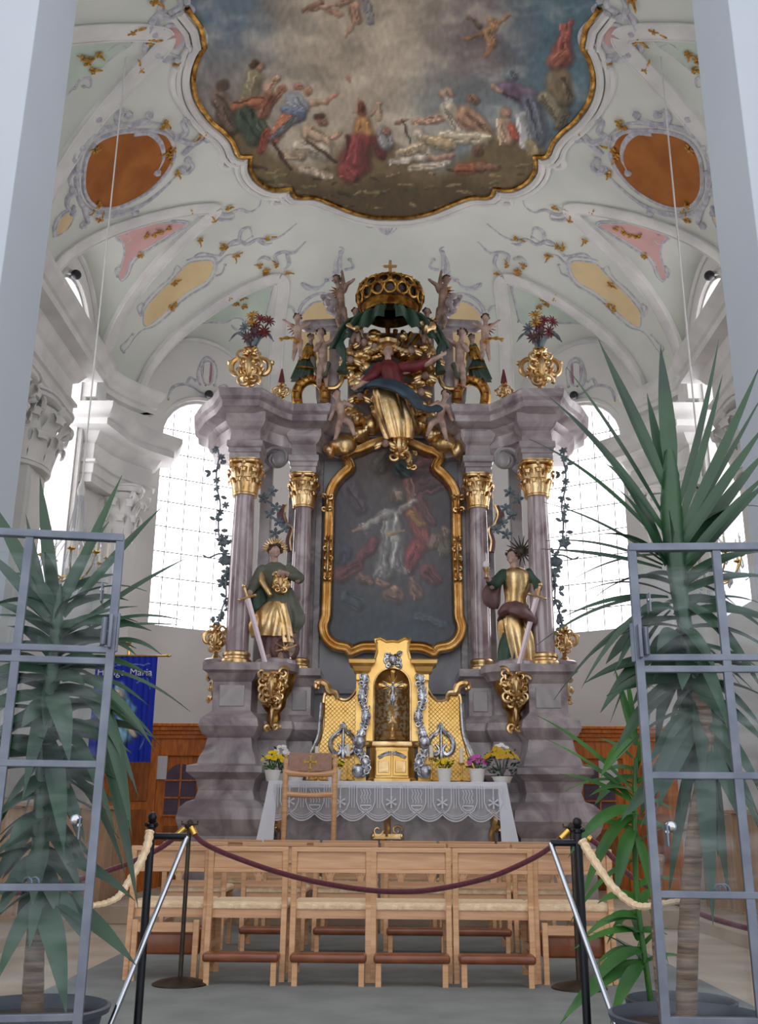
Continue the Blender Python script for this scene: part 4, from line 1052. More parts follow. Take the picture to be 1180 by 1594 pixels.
# carved gilt rays and lumps round the figure
rr = random.Random(12)
gl = thing('gilt_glory', 'glory of gilt rays, clouds and cherub heads surrounding the crowned woman', 'carving', (0, 12.7, 6.9))
cg = at(606, 575, 12.6)
for i in range(22):
    a = radians(-20+i*10.2); r1 = rr.uniform(.5, .72)
    g = G(); d = V((cos(a), 0, sin(a))); g.loft([[cg+d*.2+V((0, y, 0))+d.cross(V((0, 1, 0)))*w for y, w in ((0, -.02), (-.03, 0), (0, .02), (.02, 0))], [cg+d*r1+V((0, y, 0))+d.cross(V((0, 1, 0)))*w for y, w in ((0, -.035), (-.03, 0), (0, .035), (.02, 0))]])
    g.done('ray', M['gold_dk'], gl)
for i in range(34):
    a = rr.uniform(0, 2*pi); q = rr.uniform(.28, .62)
    c = cg+V((cos(a)*q*.95, -.08-rr.random()*.12, sin(a)*q*1.05-.12))
    g = cloudlump(c, (rr.uniform(.06, .11), .07, rr.uniform(.05, .085)), i, 3); g.done('gilt_lump', M['gold' if i % 3 else 'gold_dk'], gl, smooth=True)
for i, (a, b) in enumerate(((567, 533), (566, 590), (583, 540), (640, 545), (662, 585), (655, 610), (560, 618), (600, 690), (646, 625), (545, 560), (675, 560))):
    c = at(a, b, 12.36); g = G(); g.ell(c, (.05, .05, .06)); hd = g.done('cherub_head', M['skind'], gl, smooth=True)
    g = G(); g.ell(c+V((0, .02, .03)), (.056, .05, .05)); g.done('hair', M['hair'], hd, smooth=True)
    for s1 in (-1, 1):
        g = G(); g.ell(c+V((s1*.09, .01, -.01)), (.075, .02, .04), Matrix.Rotation(s1*.5, 3, 'Y')); g.ell(c+V((s1*.1, .01, -.05)), (.06, .02, .03), Matrix.Rotation(s1*.7, 3, 'Y')); g.done('wing', M['gold'], hd, smooth=True)
g = G(); c = at(621, 690, 12.45); acanthus(g, c, .34, .42, .03, 4, 6, .09); g.ell(c, (.12, .1, .16)); g.done('shell_cartouche', M['gold'], gl, smooth=True)
g = G(); c = at(640, 716, 12.6); acanthus(g, c, .16, .22, .02, 2, 2, .05); g.done('pendant_cartouche', M['gold'], gl, smooth=True)
# ================================================================ FIGURES
def drape(g, D, rings, nf=9, amp=.16, ph=0., fl=.7, seg=48, dy=0., sq=0.):
    """cloth hanging round a body: rings of (px, py, half width px)"""
    out = []; n = len(rings)
    rs = catmull([V(r) for r in rings], 5)
    for j, r in enumerate(rs):
        c = at(r.x, r.y, D+dy); k = (c-CO).length/F*1.0; w = r.z*k; q = j/(len(rs)-1); ring = []
        for i in range(seg):
            a = 2*pi*i/seg
            rr = w*(1+amp*(.25+.75*q)*(sin(nf*a+ph+q*1.2)+.5*sin((nf*2-3)*a+ph*2-q*2)))
            ring.append(c+V((rr*cos(a), rr*fl*sin(a), 0)))
        out.append(ring)
    g.loft(out); return g
def hand(g, p, d, n, s, curl_=.9, side=1):
    """palm at p, fingers along d, palm facing n"""
    p = V(p); d = V(d).normalized(); n = V(n); n = (n-d*n.dot(d)).normalized(); t = d.cross(n)*side
    g.cap(p, p+d*s*.42, s*.17, s*.2, 8); g.cap(p+t*s*.1, p+d*s*.4+t*s*.14, s*.13, s*.13, 8); g.cap(p-t*s*.1, p+d*s*.4-t*s*.14, s*.13, s*.13, 8)
    for i, (o, L) in enumerate(((.24, .40), (.08, .47), (-.08, .44), (-.24, .34))):
        a = p+d*s*.42+t*s*o; b = a+(d*cos(curl_*.4)+n*sin(curl_*.4))*s*L*.5; c = b+(d*cos(curl_)+n*sin(curl_))*s*L*.5
        g.cap(a, b, s*.075, s*.068, 7); g.cap(b, c, s*.068, s*.055, 7)
    a = p+d*s*.08+t*s*.22; b = a+(d*.6+t*.7+n*.35).normalized()*s*.25; g.cap(a, b, s*.09, s*.075, 7); g.cap(b, b+(d*.8+t*.1+n*.5).normalized()*s*.2, s*.072, s*.055, 7)
def head(g, c, r, look, up=(0, 0, 1)):
    """skull, jaw, nose, brow, ears; look = facing direction"""
    c = V(c); f = V(look).normalized(); u = V(up); u = (u-f*u.dot(f)).normalized(); s = f.cross(u)
    m = Matrix((s, f, u)).transposed()
    g.ell(c, (r*.78, r*.92, r), m, 3); g.ell(c+f*r*.28-u*r*.45, (r*.52, r*.56, r*.6), m, 2)
    g.ell(c+f*r*.95-u*r*.1, (r*.11, r*.16, r*.26), m, 1); g.ell(c+f*r*.8-u*r*.58, (r*.2, r*.13, r*.07), m, 1); g.ell(c+f*r*.72-u*r*.85, (r*.2, r*.16, r*.14), m, 1)
    for k in (-1, 1):
        g.ell(c+f*r*.78+s*k*r*.3+u*r*.12, (r*.24, r*.12, r*.07), m, 1); g.ell(c+f*r*.72+s*k*r*.3-u*r*.06, (r*.14, r*.1, r*.08), m, 1)
        g.ell(c+s*k*r*.78-u*r*.1, (r*.09, r*.18, r*.24), m, 1); g.ell(c+f*r*.6+s*k*r*.4-u*r*.35, (r*.26, r*.22, r*.22), m, 1)
def hairdo(g, c, r, look, n=26, seed=1, k=1.0):
    rr = random.Random(seed); f = V(look).normalized(); c = V(c)
    g.ell(c-f*r*.22+V((0, 0, r*.25)), (r*.9, r*.9, r*.88), sub=2)
    for i in range(n):
        a = rr.uniform(0, 6.28); b = rr.uniform(-.1, 1.2); d = V((cos(a)*cos(b), sin(a)*cos(b), sin(b)))
        if d.dot(f) > .55 and b < .7: continue
        g.ell(c+d*r*.95*k+V((0, 0, r*.12)), r*rr.uniform(.2, .32), sub=1)
def putto(label, D, J, s0=.062, wing='gold', wside=(-1, 1), drp=None, look=(0, -1, 0), skin='skin', group='carved putti on the high altar', mirror=False):
    s = s0*1.14
    def P(k):
        a = J[k]; q = at(a[0], a[1], D+(a[2] if len(a) > 2 else 0)); return V((-q.x, q.y, q.z)) if mirror else q
    lk = V((-look[0] if mirror else look[0], look[1], look[2]))
    o = thing('putto', label, 'putto', P('pel'), group)
    g = G(); h, c, p = P('head'), P('ch'), P('pel')
    head(g, h, s, lk)
    g.cap(h-(h-c).normalized()*s*.6, c, s*.5, s*.6)
    ax = (c-p).normalized(); sd = ax.cross(V((0, 1, 0))).normalized()
    g.cap(c, p, s*.98, s*.85, 14); g.ell((c*.35+p*.65)+V((0, -s*.4, 0)), (s*.88, s*.85, s*.95)); g.ell(p-ax*s*.2, (s*1.0, s*.95, s*.8))
    for L in ('a', 'b'):
        e, w = P('e'+L), P('w'+L); sg = 1 if (e-c).dot(sd) > 0 else -1
        sh = c+sd*sg*s*.95+ax*s*.25
        g.limb([c+sd*sg*s*.3, sh, e, w], [s*.55, s*.55, s*.48, s*.32]); d = (w-e).normalized()
        hand(g, w, d, (0, -1, 0), s*1.0, .5, sg)
        k, f = P('k'+L), P('f'+L); hp = p+sd*(1 if (k-p).dot(sd) > 0 else -1)*s*.5-ax*s*.3
        g.limb([hp, k, f], [s*.74, s*.6, s*.36]); g.cap(f, f+V((sg*.2*s, -s*1.0, -s*.35)), s*.3, s*.22)
    g.done('body', M[skin], o, smooth=True, remesh=s*.14, smo=2)
    g = G(); hairdo(g, h, s, lk, 22, int(h.x*100)); g.done('hair', M['hair'], o, smooth=True)
    if wing:
        for k in wside:
            g = G(); b = c+V((0, s*.7, 0)); k2 = -k if mirror else k
            for i in range(5):
                a = .9-.42*i; e = b+V((k2*cos(a)*s*(3.1-.25*i), s*.4, sin(a)*s*(2.5-.1*i)))
                g.tube([b, b*.4+e*.6+V((0, 0, s*.3)), e], [s*.3, s*.42, s*.1], 6, flat=.35)
            g.done('wing', M[wing], o, smooth=True)
    if drp:
        mm, pts, rad = drp
        g = G(); pts = [P_(a, D, mirror) for a in pts]; pts = catmull(pts, 5)
        g.tube(pts, [rad*(1+.35*sin(i*1.4)) for i in range(len(pts))], 9, flat=.7); g.done('sash', M[mm], o, smooth=True)
    return o
def P_(a, D, mirror):
    q = at(a[0], a[1], D+(a[2] if len(a) > 2 else 0)); return V((-q.x, q.y, q.z)) if mirror else q
for m in (0, 1):
    mm = bool(m); W_ = LR[m]
    putto('winged putto standing on the topmost %s scroll with one arm raised' % W_, 12.5, dict(head=(524, 436), ch=(529, 455), pel=(531, 480), ea=(534, 438), wa=(533, 426), eb=(540, 443, -.05), wb=(549, 437, -.1), ka=(526, 496, -.1), fa=(529, 511), kb=(537, 494, -.05), fb=(541, 506)), .058, 'gold_dk', (-1,), ('marble', [(500, 464, .05), (512, 460, 0), (520, 470, -.08), (514, 484, 0), (528, 492, -.1)], .05), look=(-.5, -1, .1), skin='skind', mirror=mm)
    putto('putto flying free at the %s end of the upper beam with small wings' % W_, 12.45, dict(head=(463, 495), ch=(463, 511), pel=(464, 530), ea=(452, 506), wa=(444, 500), eb=(473, 508), wb=(480, 504), ka=(459, 545), fa=(456, 560), kb=(467, 543, -.05), fb=(468, 556)), .052, 'red', (-1,), ('ochre', [(435, 529), (445, 526), (456, 527), (464, 531, -.08)], .03), look=(.4, -1, -.2), skin='skin', mirror=mm)
    putto('pale putto standing between the %s post and beam, arms folded across' % W_, 12.55, dict(head=(499, 519), ch=(502, 538), pel=(503, 566), ea=(514, 532, -.1), wa=(520, 528, -.12), eb=(491, 545, -.05), wb=(500, 533, -.15), ka=(497, 588, -.1), fa=(496, 602), kb=(507, 588), fb=(508, 602)), .062, None, (), ('olive', [(486, 556), (494, 580), (506, 584, -.1), (512, 566)], .035), look=(.3, -1, 0), mirror=mm)
    putto('cherub with spread gilt wings beside the %s side of the canopy' % W_, 12.35, dict(head=(554, 486), ch=(553, 502), pel=(553, 518), ea=(545, 508), wa=(541, 516, -.1), eb=(561, 508), wb=(564, 516, -.1), ka=(548, 528), fa=(548, 534), kb=(558, 528), fb=(558, 534)), .052, 'gold', (-1, 1), ('gold', [(543, 506, -.1), (553, 512, -.16), (563, 506, -.1)], .05), look=(.1, -1, -.3), skin='skind', mirror=mm)
    putto('putto seated on the cornice beside the %s cloud bank, one leg hanging' % W_, 12.35, dict(head=(524, 614), ch=(529, 632), pel=(533, 652), ea=(536, 626), wa=(547, 632, -.1), eb=(518, 640), wb=(514, 652, -.1), ka=(526, 668, -.15), fa=(522, 684, -.1), kb=(546, 660, -.2), fb=(552, 678, -.2)), .058, None, (), ('gold', [(540, 646, -.12), (552, 640, -.1), (562, 644, 0)], .03), look=(.7, -1, -.2), mirror=mm)
    # robed angels leaning against the base scrolls
    o = thing('robed_angel', 'small robed angel in green and gold behind the %s base scroll' % W_, 'angel', P_((478, 570), 12.65, mm))
    def dr(rings, mat_, nm, D=12.65, **k):
        g = G(); drape(g, D, [(a, b, c) for a, b, c in rings], **k)
        if mm:
            for v in g.b.verts: v.co.x *= -1
        g.done(nm, M[mat_], o, smooth=True, angle=60)
    dr([(482, 535, 5), (480, 550, 10), (474, 575, 14), (468, 592, 15)], 'green', 'robe', nf=7, amp=.15)
    dr([(482, 540, 7), (480, 556, 12), (478, 562, 12)], 'gold_dk', 'tunic', D=12.6, nf=6)
    dr([(470, 572, 9), (480, 575, 11), (490, 576, 7)], 'gold_dk', 'girdle', D=12.58, nf=8)
    g = G(); h = P_((484, 526), 12.62, mm); head(g, h, .055, (.3 if not mm else -.3, -1, 0)); g.cap(h, P_((483, 540), 12.65, mm), .03, .035); g.done('head', M['skind'], o, smooth=True, remesh=.008, smo=1)
    g = G(); hairdo(g, h, .055, (0, -1, 0), 20, 3); g.done('hair', M['green'], o, smooth=True)
def arm(g, D, pts, rs, h=None, side=1, s=.1):
    P = [at(a[0], a[1], D+(a[2] if len(a) > 2 else 0)) for a in pts]
    g.limb(P, rs); return P
# crowned woman in the centre
o = thing('crowned_madonna', 'gilt and painted carving of an enthroned woman in red and blue with outstretched arms', 'statue', at(606, 690, 12.4))
D = 12.36
g = G(); h = at(604, 547, D-.02); head(g, h, .085, (.15, -1, -.25)); g.cap(h, at(604, 566, D), .04, .05)
for s1, pts in ((1, [(590, 580, .02), (572, 592, -.1), (556, 602, -.16)]), (-1, [(630, 578, .02), (664, 566, -.1), (686, 554, -.16)])):
    P = arm(g, D, pts, [.05, .045, .03]); hand(g, P[-1], P[-1]-P[-2], (0, -1, .3), .12, .5, s1)
g.done('face_and_arms', M['skin'], o, smooth=True, remesh=.012, smo=2)
g = G(); drape(g, D, [(604, 562, 8), (606, 574, 17), (610, 590, 17), (612, 602, 15)], 7, .06); g.done('bodice', M['red'], o, smooth=True, angle=60)
g = G(); arm(g, D, [(626, 573, .02), (648, 570, -.05), (668, 563, -.1)], [.085, .08, .055]); arm(g, D, [(590, 572), (580, 584, -.08), (568, 592, -.12)], [.08, .075, .05]); g.done('sleeves', M['red'], o, smooth=True, remesh=.015, smo=2)
g = G(); drape(g, D, [(602, 598, 20), (606, 612, 25), (612, 635, 27), (618, 660, 26), (622, 684, 20)], 8, .12, fl=.55); g.done('gilt_skirt', M['gold'], o, smooth=True, angle=60)
g = G(); P = catmull([at(a, b, D+d) for a, b, d in ((572, 600, -.05), (592, 596, -.2), (618, 602, -.26), (640, 616, -.24), (662, 636, -.15), (700, 632, 0))], 6)
g.tube(P, [.08, .12, .14, .14, .12, .07, .03], 14, flat=.45); g.done('blue_cloak', M['teal'], o, smooth=True)
g = G(); P = catmull([at(a, b, D+d) for a, b, d in ((598, 566, .1), (578, 576, .12), (566, 596, .1), (562, 612, .05))], 5); g.tube(P, [.06, .13, .15, .06], 12, flat=.5); g.done('cloak_back', M['teal'], o, smooth=True)
g = G(); hairdo(g, h+V((0, .02, 0)), .1, (0, -1, 0), 30, 9); g.lathe([(.1, .02), (.14, .05), (.15, .1), (.1, .17), (.03, .2), (0, .2)], h+V((0, .02, .05)), 18, ripple=(8, .1))
for s1 in (-1, 1):
    for i in range(4): g.ell(h+V((s1*(.11+.045*i), .02, .06-.02*i)), (.05, .04, .045), sub=1)
g.done('gilt_veil', M['gold'], o, smooth=True)
# ---- two standing saints
def fingers_on(g, p, d, n, s, side): hand(g, p, d, n, s, 1.5, side)
D = 12.14
s = thing('saint_statue', 'statue of a crowned woman with a sword and a broken wheel between the left columns', 'statue', at(430, 1030, D))
g = G(); h = at(427, 859, D); head(g, h, .088, (.75, -1, .15)); g.cap(h-V((0, 0, .03)), at(427, 884, D), .042, .055)
P = arm(g, D, [(424, 884), (407, 892), (393, 915, -.05), (387, 927, -.14)], [.05, .055, .05, .03]); hand(g, P[-1], (-.2, -.3, -1), (1, 0, 0), .12, 1.3, 1)
P2 = arm(g, D, [(430, 884), (450, 890), (464, 902, -.1), (444, 892, -.2)], [.05, .055, .05, .03]); hand(g, P2[-1], (-1, -.1, .1), (0, 1, 0), .12, .4, 1)
g.done('face_and_hands', M['skin'], s, smooth=True, remesh=.009, smo=1)
for pp in ([(418, 1018, 0), (416, 1030, -.12)], [(436, 1018, 0), (438, 1029, -.14)]):
    g = G(); arm(g, D, pp, [.05, .035]); g.done('foot', M['skin'], s, smooth=True)
g = G(); hairdo(g, h, .09, (.75, -1, .2), 44, 4, 1.08); g.done('hair', M['hair'], s, smooth=True)
g = G()
for i in range(15):
    a = radians(-10+i*14.3); d = V((-cos(a), .15, sin(a))); b = h+V((0, .03, .05)); g.cap(b+d*.07, b+d*.16, .02, .006, 6)
g.done('rayed_crown', M['gold'], s, smooth=True)
g = G(); drape(g, D, [(428, 876, 9), (428, 886, 22), (430, 900, 21), (433, 925, 16), (432, 942, 18)], 6, .04, fl=.6); g.done('bodice', M['olive'], s, smooth=True, angle=60)
g = G(); c = at(438, 908, D-.1); g.ell(c, (.13, .07, .14)); acanthus(g, c+V((0, -.06, 0)), .2, .2, .018, 3, 3, .03)
arm(g, D, [(407, 892, -.02), (408, 905, -.08), (420, 925, -.12)], [.06, .05, .035]); g.done('gilt_breastplate', M['gold'], s, smooth=True)
g = G(); arm(g, D, [(408, 889), (397, 910, -.03), (391, 919, -.08)], [.085, .075, .055]); arm(g, D, [(450, 888), (465, 900, -.08), (452, 896, -.16)], [.08, .075, .05]); g.done('sleeves', M['olive'], s, smooth=True, remesh=.012, smo=2)
g = G(); drape(g, D, [(430, 938, 18), (424, 955, 27), (420, 975, 31), (418, 992, 26)], 7, .14, fl=.6); g.done('gilt_overskirt', M['gold'], s, smooth=True, angle=60)
g = G(); drape(g, D, [(428, 975, 19), (426, 1000, 20), (427, 1028, 22)], 9, .13, .5, fl=.65, dy=.03); g.done('underskirt', M['mauve'], s, smooth=True, angle=60)
g = G(); drape(g, D, [(412, 890, 9), (404, 915, 16), (403, 940, 20), (414, 958, 18), (436, 965, 12)], 6, .14, fl=.5, dy=.07); g.done('green_cloak', M['green'], s, smooth=True, angle=60)
g = G(); drape(g, D, [(444, 915, 10), (450, 940, 15), (456, 965, 17), (454, 985, 9)], 6, .16, 1., fl=.45, dy=.02); g.done('cloak_end', M['olive'], s, smooth=True, angle=60)
g = G(); drape(g, D, [(437, 940, 8), (444, 970, 8), (448, 1000, 9)], 5, .2, fl=.5, dy=-.1); g.done('gilt_fold', M['gold'], s, smooth=True, angle=60)
o = s
def sword(o, a, b, D, dy=-.2):
    A = at(a[0], a[1], D+dy); B = at(b[0], b[1], D+dy+.02); d = (B-A).normalized()
    g = G(); g.loft([[A+d*.0+d.cross(V((0, 1, 0)))*w+V((0, y, 0)) for w, y in ((-.034, 0), (0, -.012), (.034, 0), (0, .012))], [B+d.cross(V((0, 1, 0)))*w+V((0, y, 0)) for w, y in ((-.028, 0), (0, -.01), (.028, 0), (0, .01))]]); sw = g.done('blade', M['sword'], o)
    g = G(); t = d.cross(V((0, 1, 0))); g.tube([A-t*.09, A, A+t*.09], [.014, .02, .014], 8); g.tube([A, A-d*.13], .017, 8); g.ell(A-d*.15, .028); g.ell(A-t*.1, .02); g.ell(A+t*.1, .02); g.done('hilt', M['gold'], o, smooth=True)
sword(s, (385, 930), (414, 1036), D)
wh = at(444, 1010, D-.08); g = G()
g.tube([wh+V((.15*cos(a*.3), .03*sin(a), .15*sin(a*.3))) for a in range(-3, 17)], .028, 8); g.done('wheel_rim', M['mauve'], s, smooth=True)
g = G()
for i in range(6): a = i*.75-.4; g.cap(wh, wh+V((.14*cos(a), 0, .14*sin(a))), .014, .012, 6)
g.ell(wh, .04, sub=1); g.done('wheel_spokes', M['gold'], s, smooth=True)
g = G(); g.lathe([(.26, 2.79), (.25, 2.84), (.2, 2.86), (0, 2.86)], (at(430, 1030, D).x, 12.14, 0), 20, sy=.7); g.done('base', M['marble'], s)
s = thing('saint_statue', 'statue of a woman lifting a chalice, sword in the other hand, between the right columns', 'statue', at(803, 1035, D))
g = G(); h = at(798, 868, D); head(g, h, .088, (-.8, -1, .1)); g.cap(h-V((0, 0, .03)), at(802, 890, D), .042, .055)
P = arm(g, D, [(800, 890), (784, 897), (767, 912, -.1), (759, 898, -.2)], [.05, .055, .048, .03]); hand(g, P[-1], (.1, -.1, 1), (1, -.3, 0), .12, 1.2, -1)
P2 = arm(g, D, [(806, 890), (824, 896), (838, 908, -.06), (836, 924, -.16)], [.05, .055, .05, .03]); hand(g, P2[-1], (-.1, -.3, -1), (-1, 0, 0), .12, 1.3, -1)
g.done('face_and_hands', M['skin'], s, smooth=True, remesh=.009, smo=1)
for pp in ([(796, 1022, 0), (792, 1034, -.13)], [(815, 1022, 0), (818, 1034, -.1)]):
    g = G(); arm(g, D, pp, [.05, .035]); g.done('foot', M['skin'], s, smooth=True)
g = G(); hairdo(g, h, .09, (-.8, -1, .1), 44, 8, 1.08); g.done('hair', M['hair'], s, smooth=True)
g = G(); b = at(812, 858, D+.05)
for i in range(18): a = i*2*pi/18; d = V((cos(a), -.12, sin(a))); g.cap(b+d*.05, b+d*.2, .014, .004, 6)
g.ell(b, (.07, .03, .07)); g.done('rayed_halo', M['bronze'], s, smooth=True)
g = G(); drape(g, D, [(802, 884, 9), (804, 893, 22), (805, 912, 21), (803, 932, 16), (803, 945, 18)], 6, .05, fl=.6); g.done('gilt_bodice', M['gold'], s, smooth=True, angle=60)
g = G(); arm(g, D, [(784, 895), (769, 910, -.08), (763, 905, -.14)], [.08, .075, .055]); arm(g, D, [(824, 894), (837, 906, -.05), (837, 916, -.11)], [.08, .072, .055]); g.done('sleeves', M['green'], s, smooth=True, remesh=.012, smo=2)
g = G(); drape(g, D, [(803, 942, 19), (800, 965, 24), (806, 995, 26), (812, 1030, 22)], 8, .14, fl=.6); g.done('gilt_skirt', M['gold'], s, smooth=True, angle=60)
g = G(); drape(g, D, [(792, 985, 10), (790, 1010, 14), (790, 1033, 15)], 7, .14, .5, fl=.65, dy=-.03); g.done('green_underskirt', M['green'], s, smooth=True, angle=60)
g = G(); drape(g, D, [(776, 898, 8), (766, 918, 13), (766, 938, 12), (770, 948, 5)], 6, .14, fl=.5, dy=.04); g.done('cloak', M['mauve'], s, smooth=True, angle=60)
g = G(); P = catmull([at(a, b, D+d) for a, b, d in ((778, 965, 0), (788, 946, -.16), (806, 948, -.22), (824, 958, -.16), (834, 968, 0))], 5); g.tube(P, [.05, .1, .13, .1, .07], 12, flat=.6); g.done('sash', M['mauve'], s, smooth=True)
sword(s, (836, 928), (808, 1034), D)
ch = at(757, 893, D-.24); g = G(); g.lathe([(.035, -.06), (.012, -.04), (.012, 0), (.03, .03), (.045, .08), (.04, .08), (.0, .05)], ch, 14); g.done('chalice', M['gold'], s, smooth=True)
g = G(); g.ell(ch+V((0, 0, .12)), (.042, .012, .045)); g.done('host', M['paper'], s, smooth=True)
g = G(); g.lathe([(.26, 2.79), (.25, 2.84), (.2, 2.86), (0, 2.86)], (at(803, 1035, D).x, 12.14, 0), 20, sy=.7); g.done('base', M['marble'], s)
# ================================================================ ALTAR TABLE, TABERNACLE
g = G(); g.b2(-2.9, 2.9, 10.3, 13.3, 0, .17); struct(g.done('trim_40', M['stone'], bevel=.01))
AX = -.02
tb = thing('altar_table', 'marble altar block with gilt cross and corner brackets behind the lace cloth', 'altar table', (AX, 11.3, .17))
g = G(); g.b2(AX-1.17, AX+1.17, 10.98, 11.95, .17, 1.30); g.b2(AX-1.24, AX+1.24, 10.93, 11.95, .17, .3); g.done('block', M['marbled'], tb, bevel=.01)
g = G(); g.b2(AX-1.22, AX+1.22, 10.88, 11.98, 1.3, 1.355); g.done('slab', M['marblel'], tb, bevel=.01)
c = at(603, 1302, 10.96); g = G(); g.beam(c, c+V((0, 0, .32)), .06, .04)
for sx in (-1, 1):
    g.beam(c, c+V((sx*.15, 0, 0)), .04, .05)
    curl(g, c+V((sx*.1, -.01, .06)), .06, 0, 1, .014, 0, sx); g.ell(c+V((sx*.15, 0, 0)), (.03, .03, .04), sub=1); curl(g, c+V((sx*.05, -.01, -.06)), .04, 0, 1, .012, 0, -sx)
g.done('gilt_cross', M['gold'], tb, smooth=True)
for sx in (-1, 1):
    c = V((AX+sx*1.13, 10.95, .98)); g = G(); P = catmull([c+V((0, 0, .1)), c+V((sx*.02, -.04, .0)), c+V((-sx*.04, -.02, -.14)), c+V((sx*.01, 0, -.3))], 4); g.tube(P, [.05, .06, .03, .03], 8); acanthus(g, c, .12, .2, .018, 2, 3, .04); g.done('corner_bracket', M['gold'], tb, smooth=True)
cl = thing('altar_cloth', 'white altar cloth with a scalloped lace front and long plain side falls', 'cloth', (AX, 11.2, 1.36))
g = G(); g.b2(AX-1.25, AX+1.25, 10.85, 11.85, 1.356, 1.372); g.b2(AX-1.25, AX+1.25, 10.838, 10.85, 1.30, 1.372); g.done('top_cloth', M['linen'], cl, bevel=.004)
for sx in (-1, 1):
    g = G(); R0 = []
    for j in range(13):
        q = j/12; z = 1.37-.68*q; ring = []
        for i in range(17):
            u = i/16; x = AX+sx*(1.25+.10*q+.012*sin(u*14)*q); ring.append(V((x, 10.84-.06*q+1.0*u, z)))
        R0.append(ring)
    g.loft(R0, closed=False)
    R0 = []
    for j in range(13):
        q = j/12; z = 1.37-.68*q; R0.append([V((AX+sx*(1.25-.09*(1-q*.2)+(.19-.0*q)*i/4*(.45+.55*q)), 10.835-.06*q, z)) for i in range(5)])
    g.loft(R0, closed=False); g.done('side_fall', M['linen'], cl, smooth=True, solid=.006)
# lace front
def lacemat():
    m = bpy.data.materials.new('net_lace'); m.use_nodes = True; nt = m.node_tree; N = nt.nodes; L = nt.links; p = N['Principled BSDF']
    p.inputs['Base Color'].default_value = srgb(234, 236, 244); p.inputs['Roughness'].default_value = .9
    tc = N.new('ShaderNodeTexCoord'); w1 = N.new('ShaderNodeTexWave'); w1.inputs['Scale'].default_value = 26; w1.bands_direction = 'X'
    w2 = N.new('ShaderNodeTexWave'); w2.inputs['Scale'].default_value = 26; w2.bands_direction = 'Z'
    L.new(tc.outputs['Object'], w1.inputs[0]); L.new(tc.outputs['Object'], w2.inputs[0])
    mx = N.new('ShaderNodeMath'); mx.operation = 'MAXIMUM'; L.new(w1.outputs['Fac'], mx.inputs[0]); L.new(w2.outputs['Fac'], mx.inputs[1])
    r = N.new('ShaderNodeMapRange'); r.inputs[1].default_value = .45; r.inputs[2].default_value = 1; r.inputs[3].default_value = .18; r.inputs[4].default_value = .62
    L.new(mx.outputs[0], r.inputs[0]); L.new(r.outputs[0], p.inputs['Alpha']); return m
M['lace'] = lacemat()
x0, x1 = AX-1.2, AX+1.2; NS = 9; LY = 10.832
def scal(x): u = (x-x0)/(x1-x0)*NS; return .985+.075*abs(sin(pi*(u+.35)))**.8*-1+.06
g = G(); top_ = []; bot = []; mids = []
NX = 150
cols = [[g.b.verts.new((x0+(x1-x0)*i/NX, LY-.012*sin(i*.55)-.01, 1.335+(scal(x0+(x1-x0)*i/NX)-1.335)*j/6)) for j in range(7)] for i in range(NX+1)]
for a, b in zip(cols, cols[1:]):
    for j in range(6): g._face((a[j], b[j], b[j+1], a[j+1]))
lace = g.done('lace_panel', M['lace'], cl, smooth=True)
g = G()
for off, r in ((0, .006), (.028, .004), (.05, .003)):
    g.tube([V((x0+(x1-x0)*i/NX, LY-.025, scal(x0+(x1-x0)*i/NX)+off)) for i in range(NX+1)], r, 5)
g.done('scalloped_edge', M['linen'], lace)
for k in range(NS):
    u = (k+.5-.35+.5)/NS; cx = x0+(x1-x0)*((k+.65)/NS)
    if cx > x1-.08: continue
    w = .095
    for s1 in (-1, 1):
        g = G(); g.tube([V((cx+s1*w, LY-.026, 1.33)), V((cx+s1*w, LY-.026, 1.16)), V((cx+s1*w*.7, LY-.026, 1.09)), V((cx+s1*w*.2, LY-.026, 1.05))], .006, 5); g.tube([V((cx+s1*(w+.025), LY-.026, 1.33)), V((cx+s1*(w+.025), LY-.026, 1.1))], .004, 5); g.done('lace_arch', M['linen'], lace)
    g = G()
    if k % 2:
        for q in range(4):
            xx = cx+(-.045+.03*q); g.tube([V((xx+.008*sin(i*1.6), LY-.027, 1.15+.02*i)) for i in range(8)], .0045, 5)
        P = [V((cx+.058*cos(a), LY-.027, 1.125+.045*sin(a))) for a in [pi+pi*i/8 for i in range(9)]]; g.tube(P, .006, 5); g.tube([P[0], P[-1]], .007, 5); g.done('bowl_and_flames_motif', M['linen'], lace)
    else:
        for q in range(3):
            a = pi/2+q*pi/3; g.tube([V((cx-.06*cos(a), LY-.027, 1.16-.06*sin(a))), V((cx, LY-.027, 1.16)), V((cx+.06*cos(a), LY-.027, 1.16+.06*sin(a)))], [.012, .005, .012], 5)
        g.tube([V((cx, LY-.027, 1.2)), V((cx, LY-.027, 1.32))], .006, 5); g.done('star_motif', M['linen'], lace)
# tabernacle
TX = .02; TZ = 1.372
tab = thing('tabernacle', 'gilt tabernacle with arched niche, silver side scrolls and carved wings', 'tabernacle', (TX, 11.7, TZ))
T = lambda a, b, D: (lambda q: V((q.x, q.y, q.z)))(at(a, b, D))
cxp = 611
def tp(px, py, D=11.5):
    q = at(px, py, D); return (q.x, q.z)
g = G()
zt = lambda py, D=11.5: at(611, py, D).z
hw = at(639, 1100, 11.5).x-at(611, 1100, 11.5).x; cX = at(610.5, 1100, 11.5).x
